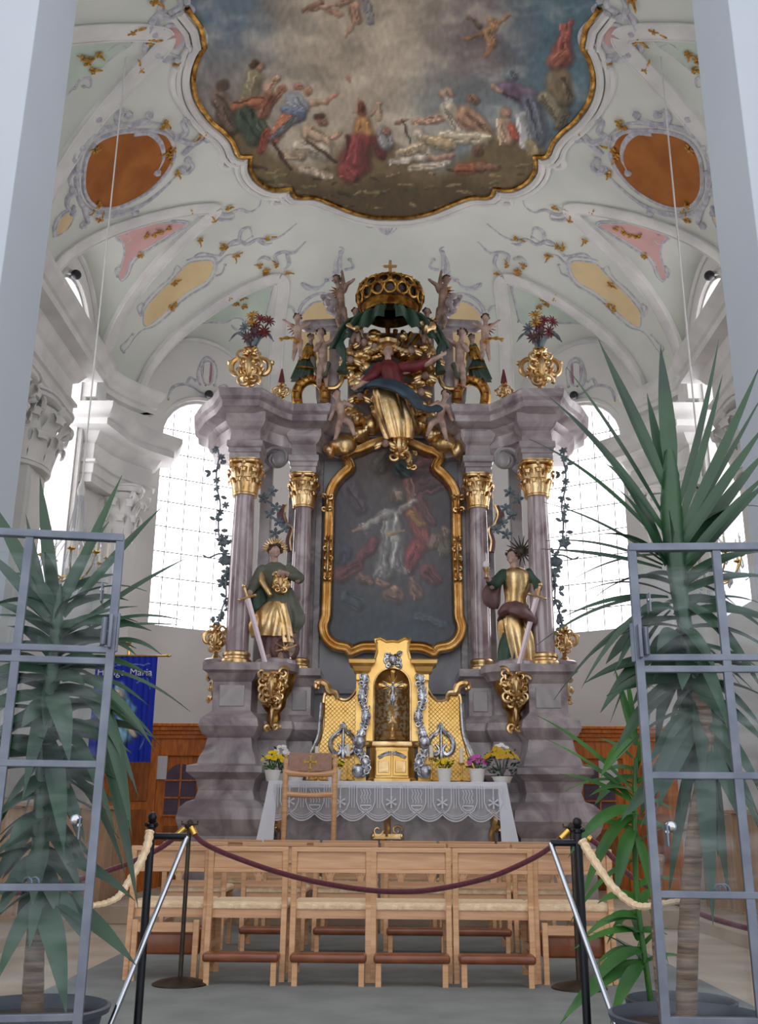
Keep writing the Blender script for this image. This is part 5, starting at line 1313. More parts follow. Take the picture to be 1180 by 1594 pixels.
# front slab with arched opening
zb, ztop, ns = zt(1154), zt(1041), 16
op = [(cX-hw, zb)]+[(cX+hw*cos(pi-pi*i/ns), ztop-hw+hw*sin(pi*i/ns)) for i in range(ns+1)]+[(cX+hw, zb)]
wo = hw*1.42; z2 = zt(1030)
outr = [(cX-wo, zb)]+[(cX-wo+2*wo*i/ns, z2+.03*sin(pi*i/ns)) for i in range(ns+1)]+[(cX+wo, zb)]
for y0, y1 in ((11.44, 11.5),):
    f1 = [g.b.verts.new((x, y0, z)) for x, z in op]; f2 = [g.b.verts.new((x, y0, z)) for x, z in outr]; b1 = [g.b.verts.new((x, y1+.2, z)) for x, z in op]; b2 = [g.b.verts.new((x, y1+.2, z)) for x, z in outr]
    for i in range(len(op)-1):
        g._face((f1[i], f1[i+1], f2[i+1], f2[i])); g._face((f1[i], f1[i+1], b1[i+1], b1[i])); g._face((f2[i], f2[i+1], b2[i+1], b2[i]))
g.done('niche_front', M['goldp'], tab)
g = G(); rings = []
for i in range(13):
    a = pi*i/12; rings.append([V((cX-hw*cos(a)*1.02, 11.5+.2*sin(a), z)) for z in (zb, ztop-hw)])
R_ = [[g.b.verts.new(p) for p in r] for r in rings]
for a, b in zip(R_, R_[1:]): g._face((a[0], b[0], b[1], a[1]))
g.done('niche_back', mat('silver_brocade', srgb(188, 180, 160), .4, .7, c2=srgb(150, 110, 52), scale=26, lo=.45, hi=.55), tab, smooth=True)
g = G(); prev = None
for j in range(7):
    b_ = pi/2*j/6; row = [g.b.verts.new((cX-hw*1.02*cos(pi*i/12)*cos(b_), 11.5+.2*sin(pi*i/12)*cos(b_), ztop-hw+hw*sin(b_))) for i in range(13)]
    if prev:
        for i in range(12): g._face((prev[i], prev[i+1], row[i+1], row[i]))
    prev = row
g.done('niche_shell', M['gold'], tab, smooth=True)
g = G(); g.tube([V((x, 11.435, z)) for x, z in op], .014, 6); g.done('niche_bead', M['gold'], tab, smooth=True)
# lower cabinet with bowed rim and two doors
g = G(); pts = [(-.27, .2), (-.27, 0), (-.2, -.09), (0, -.12), (.2, -.09), (.27, 0), (.27, .2)]
cab = lambda k, z: [V((cX+x*k, 11.45+y*k, z)) for x, y in pts]
zc = zt(1163, 11.35)
g.loft([cab(1, TZ), cab(1, TZ+.05), cab(.93, TZ+.06), cab(.93, zc)]); g.done('cabinet', M['goldp'], tab, bevel=.006)
g = G(); g.loft([cab(.95, zc), cab(1.08, zc+.01), cab(1.12, zc+.03), cab(1.08, zc+.06), cab(1, zc+.065)]); g.done('cabinet_rim', M['gold'], tab, smooth=True, angle=30)
for sx in (-1, 1):
    rot = Matrix.Rotation(-sx*.08, 3, 'Z')
    g = G(); g.box((cX+sx*.095, 11.335, (TZ+zc)/2+.02), (.17, .02, zc-TZ-.12), rot); dr_ = g.done('door', M['goldp'], tab, bevel=.006)
    g = G(); g.box((cX+sx*.095, 11.322, (TZ+zc)/2-.02), (.12, .012, zc-TZ-.26), rot); g.done('door_panel', M['gold'], dr_, bevel=.005)
    g = G(); P = [V((cX+sx*(.02+.13*i/6), 11.322, zc-.07-.05*(i/6)**2)) for i in range(7)]; g.tube(P, .022, 6); 
    for i in range(6): curl(g, P[i], .02, i, 1, .007, -.015)
    g.done('silver_arc', M['silver'], dr_, smooth=True)
# entablature wings, crest
for m in (0, 1):
    s1 = 1 if m else -1
    mm_ = lambda q: V((2*cX-q.x, q.y, q.z)) if m else q
    g = G(); c = mm_(at(563, 1036, 11.45)); z0 = c.z
    q = [(-.09, -.1), (.1, -.1), (.1, .1), (-.09, .1)]
    g.loft([[V((c.x+x*(1+k*8), 11.48+y*(1+k*8), z)) for x, y in q] for k, z in ((-.04, z0-.17), (-.04, z0-.1), (0, z0-.07), (.02, z0-.02), (.07, z0+.01), (.08, z0+.05), (.09, z0+.06))]); g.done('cornice_block', M['goldp'], tab, bevel=.004)
    g = G(); g.b2(c.x-.06, c.x+.06, 11.5, 11.6, TZ, z0-.1); g.done('side_pier', M['goldp'], tab)
    g = G(); P = catmull([mm_(at(a, b, 11.38)) for a, b in ((568, 1050), (566, 1070), (564, 1090), (570, 1112), (566, 1132), (560, 1152), (558, 1168), (566, 1180), (570, 1195), (562, 1204), (556, 1200))], 4)
    g.tube(P, [.042+.012*sin(i*1.1) for i in range(len(P))], 9)
    for i in range(1, len(P)): curl(g, P[i]+V((.025*(-1)**i, -.035, 0)), .034, i*1.3, 1.2, .011, 0, (-1)**(i//2))
    for a, b in ((560, 1155), (557, 1200)): g.ell(mm_(at(a, b, 11.34)), (.07, .05, .08))
    g.done('silver_scroll', M['silver'], tab, smooth=True)
    # wing panel
    wl = [(562, 1214), (562, 1062), (557, 1070), (550, 1082), (540, 1090), (528, 1088), (522, 1080), (508, 1080), (504, 1090), (503, 1128), (498, 1150), (492, 1172), (482, 1196), (478, 1214)]
    wp = [mm_(at(a, b, 11.72)) for a, b in wl]
    for p in wp: p.z = max(p.z, TZ)
    dz = wp
    fp = [tuple(p.to_2d()) for p in catmull([V((p.x, p.z, 0)) for p in wp[1:-1]], 3)]
    poly = [(wp[0].x, wp[0].z)]+fp+[(wp[-1].x, wp[-1].z)]
    g = G(); tri = geometry.tessellate_polygon([[V((x, z, 0)) for x, z in poly]])
    fv = [g.b.verts.new((x, 11.7, z)) for x, z in poly]; bv = [g.b.verts.new((x, 11.78, z)) for x, z in poly]
    for t in tri: g._face([fv[i] for i in t]); g._face([bv[i] for i in t])
    for i in range(len(poly)): j = (i+1) % len(poly); g._face((fv[i], fv[j], bv[j], bv[i]))
    wg = g.done('wing_panel', M['goldp'], tab)
    g = G(); g.tube([V((x, 11.7, z)) for x, z in poly[1:]], .02, 6); g.done('wing_moulding', M['gold'], wg, smooth=True)
    g = G(); P = catmull([mm_(at(a, b, 11.66)) for a, b in ((526, 1088), (522, 1078), (512, 1076), (508, 1066), (500, 1062), (493, 1064), (492, 1070), (497, 1071))], 4); g.tube(P, [.03, .035, .045, .045, .04, .03, .02], 8); g.done('scroll_top', M['gold'], wg, smooth=True)
    g = G(); P = catmull([mm_(at(a, b, 11.66)) for a, b in ((502, 1094), (500, 1120), (497, 1145), (489, 1165), (482, 1180))], 4); g.tube(P, .035, 8, flat=.6); g.done('silver_edge', M['silver'], wg, smooth=True)
    # diaper pattern lines
    g = G(); xs = [p[0] for p in poly]; zs = [p[1] for p in poly]
    def inp(x, z):
        c_ = False; j = len(poly)-1
        for i in range(len(poly)):
            a, b = poly[i], poly[j]
            if (a[1] > z) != (b[1] > z) and x < (b[0]-a[0])*(z-a[1])/(b[1]-a[1])+a[0]: c_ = not c_
            j = i
        return c_
    for dgn in (1, -1):
        k = -2.
        while k < 2.5:
            seg_ = []
            for i in range(60):
                x = min(xs)+(max(xs)-min(xs))*i/59; z = min(zs)+k+dgn*(x-min(xs))
                if inp(x, z): seg_.append(V((x, 11.697, z)))
                elif len(seg_) > 1: g.tube(seg_, .0035, 4); seg_ = []
                else: seg_ = []
            if len(seg_) > 1: g.tube(seg_, .0035, 4)
            k += .05
    g.done('diaper_pattern', M['gold_dk'], wg)
    g = G(); c = mm_(at(534, 1160, 11.66))
    for sx in (-1, 1):
        P = catmull([c+V((sx*x, 0, z)) for x, z in ((0, .26), (.03, .17), (.1, .11), (.14, .04), (.13, -.05), (.06, -.1), (.02, -.04), (.06, .02))], 4); g.tube(P, [.014, .024, .026, .03, .03, .028, .022, .014], 7)
        for i in range(2, len(P)-4, 4): curl(g, P[i], .028, i+1., 1, .01, -.015, sx)
    g.tube([c+V((0, 0, -.14)), c+V((0, -.01, .0)), c+V((0, 0, .2))], [.03, .02, .012], 7); g.done('silver_cartouche', M['silver'], wg, smooth=True)
wl = [(576, 1034), (584, 1026), (587, 1014), (586, 1002), (584, 996), (592, 994), (602, 999), (611, 998), (620, 999), (630, 994), (638, 996), (636, 1002), (635, 1014), (638, 1026), (646, 1034)]
poly = [tp(a, b, 11.48) for a, b in wl]
g = G(); g.prism(poly, 11.46, 11.56); g.tube([V((x, 11.455, z)) for x, z in poly[3:12]], .02, 6); g.tube([V((x, 11.46, z)) for x, z in poly[:4]], .016, 6); g.tube([V((x, 11.46, z)) for x, z in poly[11:]], .016, 6); g.done('crest', M['goldp'], tab)
g = G(); c = at(612, 1027, 11.42); g.ell(c, (.05, .03, .06)); acanthus(g, c, .26, .14, .02, 3, 4, .03); g.done('silver_crest_ornament', M['silver'], tab, smooth=True)
g = G(); g.b2(cX-.62, cX+.62, 11.4, 11.8, TZ, TZ+.03); g.done('base', M['goldp'], tab, bevel=.005)
# crucifix
c0 = at(611, 1152, 11.36); ztop_ = at(611, 1046, 11.36).z
cf = thing('crucifix', 'gilt standing crucifix with a pale figure inside the tabernacle niche', 'crucifix', c0)
g = G(); g.lathe([(.11, 0), (.12, .02), (.09, .05), (.1, .09), (.05, .13), (.06, .17), (.025, .21), (.02, .26)], c0, 18, ripple=(4, .18)); g.done('foot', M['gold'], cf, smooth=True)
H_ = ztop_-c0.z
g = G(); g.beam(c0+V((0, 0, .2)), c0+V((0, 0, H_)), .032, .02); zc_ = H_-.15; g.beam(c0+V((-.13, 0, zc_)), c0+V((.13, 0, zc_)), .02, .032)
for a in ((-.14, zc_), (.14, zc_), (0, H_)): g.ell(c0+V((a[0], 0, a[1])), (.03, .018, .03), sub=1)
for i in range(8):
    a = pi/8+i*pi/4; d = V((cos(a), 0, sin(a))); g.cap(c0+V((0, .01, zc_))+d*.03, c0+V((0, .01, zc_))+d*.12, .012, .004, 5)
g.done('cross', M['goldp'], cf, smooth=True)
g = G(); b = c0+V((0, -.03, zc_)); g.ell(b+V((.005, -.01, .02)), .02); g.cap(b+V((0, 0, -.03)), b+V((0, 0, -.1)), .026, .02)
for sx in (-1, 1): g.limb([b+V((sx*.02, 0, -.03)), b+V((sx*.07, 0, -.0)), b+V((sx*.115, .01, .02))], [.012, .01, .008]); g.limb([b+V((sx*.012, 0, -.12)), b+V((sx*.014, -.015, -.18)), b+V((0, 0, -.25))], [.017, .013, .009])
g.ell(b+V((0, 0, -.12)), (.03, .022, .022)); g.done('corpus', M['silver'], cf, smooth=True, remesh=.004, smo=1)
# candles and flower pots on the table
def candle(px, py_top, label, D=11.15, hs=.2, hc=.13):
    c = at(px, 1218, D); c.z = TZ
    top = at(px, py_top, D).z
    o = thing('candlestick', label, 'candlestick', c, 'candlesticks on the altar')
    L = top-TZ-hc
    g = G(); g.lathe([(.055, 0), (.06, .01), (.02, .025), (.008, .04), (.008, L*.5), (.012, L*.52), (.008, L*.56), (.008, L-.03), (.03, L-.02), (.035, L-.005), (.025, L)], c, 16); g.done('stick', M['brass'], o, smooth=True)
    g = G(); g.lathe([(.022, L), (.022, L+hc), (.006, L+hc-.003), (0, L+hc)], c, 14); g.done('candle', M['wax'], o, smooth=True)
    g = G(); g.tube([c+V((0, 0, L+hc-.005)), c+V((.003, 0, L+hc+.014))], .0025, 4); g.done('wick', M['blackm'], o)
candle(541, 1158, 'slim brass candlestick in front of the left tabernacle wing')
candle(492, 1162, 'brass candlestick with a short candle seen just behind the tall chair')
candle(672, 1160, 'slim brass candlestick beside the yellow flower pot')
candle(719, 1164, 'brass candlestick between the yellow pot and the magenta flowers', hc=.16)
def bouquet(px, w, potw, poth, label, cols, topy, D=11.08, seed=1, n=22, leaf_n=40):
    c = at(px, 1218, D); c.z = TZ
    k = (c-CO).length/F; W2 = w*k; PW = potw*k; PH = poth*k; TH = (1218-topy)*k
    o = thing('potted_flowers', label, 'flower pot', c, 'flower pots on the altar')
    g = G(); g.lathe([(PW*.72, 0), (PW*.78, .005), (PW, PH*.9), (PW*1.06, PH*.92), (PW*1.06, PH), (PW*.95, PH), (PW*.9, PH*.85), (0, PH*.85)], c, 24); g.done('pot', M['white'], o, smooth=True)
    rr = random.Random(seed); g = G()
    for i in range(leaf_n):
        a = rr.uniform(0, 6.28); q = sqrt(rr.random()); z = PH+(TH-PH)*rr.uniform(.05, .75)
        p = c+V((cos(a)*q*W2*.9, sin(a)*q*W2*.6, z)); d = V((cos(a), sin(a), rr.uniform(-.3, .8))).normalized()
        t = d.orthogonal().normalized()*.014; L = rr.uniform(.03, .055)
        g.loft([[p-t*.2, p+t*.2, p+V((0, 0, .003))], [p+d*L*.5-t, p+d*L*.5+t, p+d*L*.5+V((0, 0, .005))], [p+d*L-t*.1, p+d*L+t*.1, p+d*L+V((0, 0, .002))]])
    for i in range(10): a = i*.63; g.tube([c+V((0, 0, PH*.8)), c+V((cos(a)*W2*.5, sin(a)*W2*.4, PH+(TH-PH)*.6))], .004, 4)
    g.done('leaves', M['leafb'] if seed % 2 else M['leaf'], o, smooth=True)
    for i in range(int(n*1.5)):
        a = rr.uniform(0, 6.28); q = sqrt(rr.random()); b = TH-(TH-PH)*.42*q-rr.random()*.03
        cname = cols[0] if (len(cols) == 1 or q > .35 or b < TH*.6) else cols[1]
        p = c+V((cos(a)*q*W2*.95, sin(a)*q*W2*.6, b)); g = G(); daisy(g, p, (cos(a)*q*.8, sin(a)*q*.6-.6, .8), rr.uniform(.027, .036), 9, .9); g.done('blossom', M[cname], o)
M['f_yel'] = mat('yellow_petal', srgb(240, 204, 24), .6); M['f_mag'] = mat('magenta_petal', srgb(206, 92, 176), .6); M['f_wh'] = mat('white_petal', srgb(240, 238, 240), .6); M['f_or'] = mat('golden_petal', srgb(212, 172, 40), .6)
bouquet(424, 17, 12, 16, 'bushy pot of yellow flowers at the left end of the altar', ['f_yel'], 1172, seed=1)
bouquet(436, 15, 9, 12, 'pot of white blooms behind the leftmost yellow flowers', ['f_wh'], 1158, D=11.3, seed=2, n=14)
bouquet(460, 8, 13, 22, 'white pot with sparse dry sprigs behind the tall chair back', ['f_or'], 1184, D=11.15, seed=3, n=3, leaf_n=14)
bouquet(520, 13, 11, 18, 'white pot of yellow flowers half hidden by the tall chair', ['f_yel'], 1180, D=11.15, seed=5, n=12)
bouquet(692, 13, 11, 20, 'white pot of yellow flowers right of the tabernacle doors', ['f_yel'], 1182, seed=7, n=12)
bouquet(743, 14, 12, 20, 'white pot of magenta flowers on the altar', ['f_mag'], 1176, seed=9, n=16)
bouquet(782, 26, 15, 9, 'large bowl of yellow and white flowers at the right end of the altar', ['f_or', 'f_wh'], 1158, seed=10, n=44, leaf_n=90)
# ================================================================ CHAIRS
def turned(*a): return None
def make_chair(label, group, kneel=True, shelf=False, splat=False):
    """beech church chair seen from behind; back at y=0, seat towards +y"""
    o = thing('church_chair', label, 'chair', (0, 0, 0), group)
    w = .235
    for sx in (-1, 1):
        g = G(); g.beam((sx*w, 0, 0), (sx*w, .02, .45), .036, .045, up=(0, 1, 0)); g.beam((sx*w, .02, .44), (sx*w, -.015, .79), .036, .032, up=(0, 1, 0)); g.done('rear_leg', M['wood'], o, bevel=.004)
        g = G(); g.beam((sx*w, .40, 0), (sx*w, .39, .44), .036, .036, up=(0, 1, 0)); g.done('front_leg', M['wood'], o, bevel=.004)
        g = G(); g.beam((sx*w, .03, .2), (sx*w, .38, .2), .02, .03); g.done('side_stretcher', M['wood'], o, bevel=.003)
    g = G(); g.b2(-w-.02, w+.02, -.03, .0, .765, .795); g.done('top_rail', M['woodh'], o, bevel=.005)
    g = G(); g.b2(-w+.018, w-.018, -.012, .008, .665, .768); g.done('back_panel', M['woodh'], o, bevel=.003)
    g = G(); g.b2(-w+.018, w-.018, -.022, .012, .64, .665); g.done('lower_rail', M['woodh'], o, bevel=.003)
    if splat:
        for cx in (-.15, .05, .2)[:3] if False else (-.12, .12):
            g = G(); g.b2(cx-.016, cx+.016, 0, .014, .5, .67); 
            for s in (-1, 1):
                P = catmull([V((cx+s*.06, .007, .66)), V((cx+s*.045, .007, .63)), V((cx+s*.05, .007, .6)), V((cx+s*.02, .007, .54)), V((cx+s*.016, .007, .5))], 3); g.tube(P, .009, 6)
            g.done('carved_splat', M['wood'], o, smooth=True, angle=30)
        g = G(); g.b2(-w+.018, w-.018, -.01, .012, .47, .51); g.done('splat_rail', M['woodh'], o)
    # rush seat: four woven triangles sinking to the centre
    g = G(); z = .455; c0 = [(-w-.02, .02), (w+.02, .02), (w+.02, .44), (-w-.02, .44)]
    rings = [[V((x, y, z-.035)) for x, y in c0], [V((x, y, z)) for x, y in c0], [V((x*.9, .23+(y-.23)*.9, z+.012)) for x, y in c0], [V((x*.5, .23+(y-.23)*.2, z+.002)) for x, y in c0], [V((x*.3, .23+(y-.23)*.05, z-.002)) for x, y in c0]]
    g.loft(rings); g.done('rush_seat', M['rush'], o, bevel=.01)
    g = G(); g.b2(-w+.01, w-.01, .03, .045, .37, .42); g.b2(-w+.01, w-.01, .375, .39, .36, .42); g.done('seat_rail', M['woodh'], o)
    if kneel:
        g = G(); g.box((0, -.13, .165), (.46, .14, .05)); kn = g.done('kneeler_pad', M['leather'], o, bevel=.018, smooth=True, bseg=3)
        for sx in (-1, 1):
            g = G(); g.beam((sx*.2, -.17, 0), (sx*.2, -.17, .145), .034, .03, up=(0, 1, 0)); g.done('kneeler_leg', M['wood'], o, bevel=.003)
            g = G(); g.beam((sx*.2, -.17, .12), (sx*.2, .02, .12), .028, .03); g.done('kneeler_arm', M['wood'], o, bevel=.003)
    if shelf:
        for sx in (-1, 1):
            g = G(); g.beam((sx*.19, -.04, 0), (sx*.19, -.04, .36), .034, .03, up=(0, 1, 0)); g.done('kneeler_leg', M['wood'], o, bevel=.003)
        g = G(); g.b2(-.19, .19, -.05, -.03, .29, .345); g.done('kneeler_rail', M['woodh'], o)
        g = G(); g.box((0, .02, .22), (.42, .05, .13)); g.done('kneeler_pad', M['leather'], o, bevel=.018, smooth=True, bseg=3)
    return o
def cx_at(px, y, z=.5):
    q = ray(px, 1400); return (CO+q*(y/q.y)).x
Y1, Y2, Y3 = 6.66, 8.25, 9.55
front = [384, 515, 640, 768]
nm = ['leftmost', 'second from left', 'third from left', 'rightmost']
c1 = None
for i, px in enumerate(front):
    lab = 'wooden kneeler chair in the front row, %s of the four with pads down' % nm[i]
    if c1 is None: c1 = make_chair(lab, 'front row of wooden church chairs'); o = c1
    else: o = copytree(c1, label=lab)
    o.location = (cx_at(px, Y1)*.998, Y1, 0)
wA = make_chair('wooden church chair at the left end of the front row, kneeler folded up', 'front row of wooden church chairs', False, True)
wA.location = (cx_at(262, Y1), Y1+.02, 0)
wB = copytree(wA, label='wooden church chair at the right end of the front row, kneeler folded up'); wB.location = (cx_at(893, Y1), Y1+.02, 0)
s2 = make_chair('x', 'second row of wooden church chairs', True, False, True)
L2 = ['leftmost of the second row, mostly behind the rope post', 'second from left in the second row', 'left of centre in the second row', 'right of centre in the second row', 'fifth from left in the second row', 'rightmost of the second row']
for i, px in enumerate((300, 425, 537, 648, 745, 850)):
    o = s2 if i == 0 else copytree(s2)
    o['label'] = 'wooden church chair, '+L2[i]; o.location = (cx_at(px, Y2), Y2, 0)
s3 = make_chair('x', 'third row of wooden church chairs', False, False, True)
L3 = ['leftmost', 'second from left', 'third from left', 'fourth from left', 'fifth from left', 'rightmost']
for i, px in enumerate((360, 452, 544, 636, 728, 820)):
    o = s3 if i == 0 else copytree(s3)
    o['label'] = 'wooden church chair before the altar step, %s of the third row' % L3[i]; o.location = (cx_at(px, Y3), Y3, 0)
# tall chair with the rose back panel, standing on the altar step
yc = 10.35; cxx = at(482, 1240, yc).x; zt_ = at(482, 1174, yc).z
tc_ = thing('presider_chair', 'tall pale wooden chair with a rose back panel bearing a gold cross', 'chair', (cxx, yc, .17))
hw_ = (at(520, 1240, yc).x-at(443, 1240, yc).x)/2
for sx in (-1, 1):
    g = G(); g.lathe([(.024, .17), (.026, .5), (.026, 1.0), (.03, 1.02), (.03, zt_-.16), (.02, zt_-.14), (.03, zt_-.1), (.03, zt_-.06), (.016, zt_-.04), (.022, zt_-.015), (.012, zt_), (0, zt_)], (cxx+sx*hw_, yc, 0), 14); g.done('rear_post', M['wood'], tc_, smooth=True)
    g = G(); g.beam((cxx+sx*hw_, yc+.42, .17), (cxx+sx*hw_, yc+.42, .64), .04, .04, up=(0, 1, 0)); g.done('front_leg', M['wood'], tc_, bevel=.004)
bz0 = at(482, 1201, yc).z; bz1 = at(482, 1172, yc).z
g = G(); g.b2(cxx-hw_+.03, cxx+hw_-.03, yc-.02, yc+.02, bz0, bz1); bp = g.done('back_panel', M['pink'], tc_, bevel=.008)
g = G(); zc = (bz0+bz1)/2; y = yc-.026; g.beam((cxx, y, zc-.055), (cxx, y, zc+.055), .014, .006, up=(0, 1, 0)); g.beam((cxx-.055, y, zc), (cxx+.055, y, zc), .014, .006, up=(0, 1, 0))
for a, b in ((.06, 0), (-.06, 0), (0, .06), (0, -.06)): g.beam((cxx+a-(.018 if b else 0), y, zc+b-(.018 if a else 0)), (cxx+a+(.018 if b else 0), y, zc+b+(.018 if a else 0)), .01, .006, up=(0, 1, 0))
g.done('gold_cross', M['f_or'], bp)
g = G(); P = [V((cxx-hw_+2*hw_*i/10, yc, bz0-.03+.02*(abs(i-5)/5)**2)) for i in range(11)]; g.tube(P, [.035-.012*(1-(abs(i-5)/5)) for i in range(11)], 8); g.done('curved_rail', M['wood'], tc_, smooth=True)
g = G(); zr = at(482, 1238, yc).z; P = [V((cxx-hw_+2*hw_*i/10, yc, zr+.015*(abs(i-5)/5)**2)) for i in range(11)]; g.tube(P, .026, 8); g.done('lower_rail', M['wood'], tc_, smooth=True)
g = G(); g.b2(cxx-hw_-.01, cxx+hw_+.01, yc+.0, yc+.46, .6, .66); g.done('seat', M['pink'], tc_, bevel=.02)
# ================================================================ ROPE STANCHIONS
def stanchion(px, py, D, label):
    c = at(px, py, D); c.z = .012
    o = thing('rope_stanchion', label, 'stanchion', c, 'rope stanchions')
    g = G(); g.lathe([(.165, 0), (.165, .008), (.14, .02), (.08, .035), (.03, .045), (0, .045)], c, 32); g.done('base', M['bronze'], o, smooth=True)
    g = G(); g.lathe([(.014, .04), (.013, .9)], c, 14); g.done('pole', M['bronze'], o, smooth=True)
    g = G(); g.lathe([(.012, .88), (.03, .9), (.034, .915), (.02, .93), (.01, .94), (0, .945)], c, 14)
    for i in range(4):
        a = i*pi/2; d = V((cos(a), sin(a), 0)); g.tube([c+V((0, 0, .915)), c+V((0, 0, .915))+d*.05, c+V((0, 0, .935))+d*.05], .006, 5)
    g.done('hook_ring', M['bronze'], o, smooth=True)
    return c+V((0, 0, .915))
h1 = stanchion(280, 1531, 6.5, 'dark metal rope stanchion with a round base before the left chairs')
h2 = stanchion(902, 1545, 6.5, 'dark metal rope stanchion with a round base behind the right plant')
def rope(pts, label):
    P = catmull(pts, 8); n = len(P)
    o = thing('barrier_rope', label, 'rope', P[0], 'burgundy barrier ropes')
    g = G(); g.tube(P[4:-4], .0165, 10); g.done('cord', M['rope'], o, smooth=True)
    for a, b, c in ((P[0], P[2], P[5]), (P[-1], P[-3], P[-6])):
        g = G(); g.tube([b, c], .021, 10); g.tube([a, b], .006, 6); g.ell(a, .012, sub=1); g.done('brass_end', M['brass'], o, smooth=True)
a = at(318, 1313, 6.45)
rope([h1, a]+[at(x, y, 6.42) for x, y in ((400, 1347), (480, 1370), (560, 1384), (620, 1388), (680, 1384), (760, 1366), (820, 1341))]+[at(858, 1318, 6.45), h2], 'burgundy velvet rope sagging in front of the chair backs')
rope([h1, at(256, 1316, 6.48)]+[at(x, y, 6.4-.12*i) for i, (x, y) in enumerate(((210, 1340), (160, 1358), (110, 1372), (70, 1374), (20, 1390)))]+[at(-60, 1370, 5.8)], 'burgundy velvet rope running left behind the glazed gate')
rope([h2, at(940, 1322, 6.45)]+[at(x, y, 6.35-.12*i) for i, (x, y) in enumerate(((980, 1362), (1030, 1392), (1080, 1418), (1130, 1436), (1190, 1448)))]+[at(1260, 1440, 5.7)], 'burgundy velvet rope running right behind the glazed gate')
# ================================================================ WOODEN DOOR CABINETS BEHIND THE ALTAR
for m in (0, 1):
    s1 = 1 if m else -1
    o = thing('sacristy_portal', 'orange oak portal with an arched lattice door at the %s of the altar' % LR[m], 'portal', (s1*2.9, 13.5, 0))
    X = lambda v: s1*v
    g = G(); g.b2(X(1.9), X(2.42), 13.4, 13.52, 0, 2.05); g.b2(X(3.05), X(3.75), 13.4, 13.52, 0, 2.05); g.b2(X(2.4), X(3.07), 13.4, 13.52, 1.78, 2.05); g.done('frame', M['woodo'], o, bevel=.01)
    g = G(); 
    for y, z0, z1 in ((13.36, 2.0, 2.05), (13.33, 2.05, 2.1), (13.29, 2.1, 2.15), (13.25, 2.15, 2.19)): g.b2(X(1.86), X(3.85), y, 13.5, z0, z1)
    g.done('cornice', M['woodo'], o, bevel=.006)
    g = G(); g.b2(X(2.42), X(3.05), 13.46, 13.5, .02, 1.78); d = g.done('door', M['woodo'], o)
    for k in range(3):
        xc = 2.735
        g = G(); g.prism([(X(xc)+x, z) for x, z in arch_poly(.2, 1.02, 1.68)], 13.44, 13.46) if k == 0 else (g.b2(X(xc-.2), X(xc+.2), 13.44, 13.46, .55*(k-1)+.1-(k-1)*.1, .45+.45*(k-1)) if k else None)
        g.done('lattice_pane' if k == 0 else 'door_panel', M['purple_pane'] if k == 0 else M['woodd'], d)
    g = G(); 
    for z in (1.02, 1.24, 1.46): g.b2(X(2.53), X(2.94), 13.42, 13.44, z, z+.02)
    g.b2(X(2.725), X(2.745), 13.42, 13.44, 1.02, 1.68); g.done('lattice', M['woodo'], d)
    for z0, z1 in ((1.2, 1.7), (.5, 1.1)):
        g = G(); g.b2(X(2.1), X(2.35), 13.37, 13.4, z0, z1); g.b2(X(2.13), X(2.32), 13.36, 13.38, z0+.04, z1-.04); g.done('frame_panel', M['woodd'], o, bevel=.008)
        g = G(); g.b2(X(3.15), X(3.6), 13.37, 13.4, z0, z1); g.done('frame_panel', M['woodd'], o, bevel=.008)
    g = G(); acanthus(g, V((X(2.22), 13.35, 1.62)), .1, .12, .012, 2, 3, .02); g.done('gilt_boss', M['ochre'], o, smooth=True)
    c = at(245, 1192, 13.4) if not m else at(948, 1205, 13.4)
    g = G(); g.box((c.x, 13.415, c.z), (.25, .004, .34)); tag(g.done('notice', M['paper']), 'white paper notice pinned on the %s oak portal door' % LR[m], 'notice')
# ================================================================ BANNER
D = 12.3; z1 = at(190, 1022, D).z; z0 = at(190, 1186, D).z; xa = at(143, 1100, D).x; xb = at(240, 1100, D).x; xm = (xa+xb)/2
bn = thing('procession_banner', 'blue procession banner with an embroidered seated figure hanging on a pole', 'banner', (xm, D, 0))
NX_, NZ_ = 74, 120
g = G(); vs = [[g.b.verts.new((xa+(xb-xa)*i/NX_, D+.03*sin(i*.35)*(j/NZ_)+.012*sin(i*.9), z1-(z1-z0)*(j/NZ_)*(1+.10*max(0, .2-abs(i/NX_-.5))*4*(j/NZ_)))) for i in range(NX_+1)] for j in range(NZ_+1)]
for a, b in zip(vs, vs[1:]):
    for i in range(NX_): g._face((a[i], a[i+1], b[i+1], b[i]))
cl_ = g.done('cloth', M['embro'], bn, smooth=True)
BL = (22, 50, 178)
BS = [(48, 62, 60, 96, 15, 20, (136, 182, 214)), (42, 44, 44, 52, 12, 12, (150, 190, 216)), (40, 48, 41, 52, 7, 8, (226, 200, 176)), (40, 54, 46, 60, 5, 5, (170, 60, 90)), (34, 66, 58, 74, 7, 7, (226, 206, 170)), (58, 74, 66, 82, 7, 6, (226, 206, 170)), (64, 84, 62, 96, 5, 5, (226, 206, 170)), (62, 96, 72, 106, 4, 3, (226, 206, 170)), (34, 62, 30, 72, 6, 5, (226, 206, 170)), (36, 92, 52, 104, 9, 10, (150, 196, 222)), (58, 60, 66, 70, 5, 8, (100, 150, 196)),
      (86, 30, 92, 44, 1.4, 1.4, (130, 130, 200)), (88, 108, 82, 122, 1.3, 1.3, (150, 160, 200)), (20, 108, 30, 122, 1.3, 1.3, (150, 160, 200)), (12, 12, 88, 12, .9, .9, (170, 180, 220)), (70, 36, 80, 30, 1.2, 1.2, (150, 150, 210))]
colour(cl_, [(100*(i % (NX_+1))/NX_, 138*(i//(NX_+1))/NZ_) for i in range((NX_+1)*(NZ_+1))], stroke_field(BS, lambda x, y: V(BL), 40, 2., .3, .05))
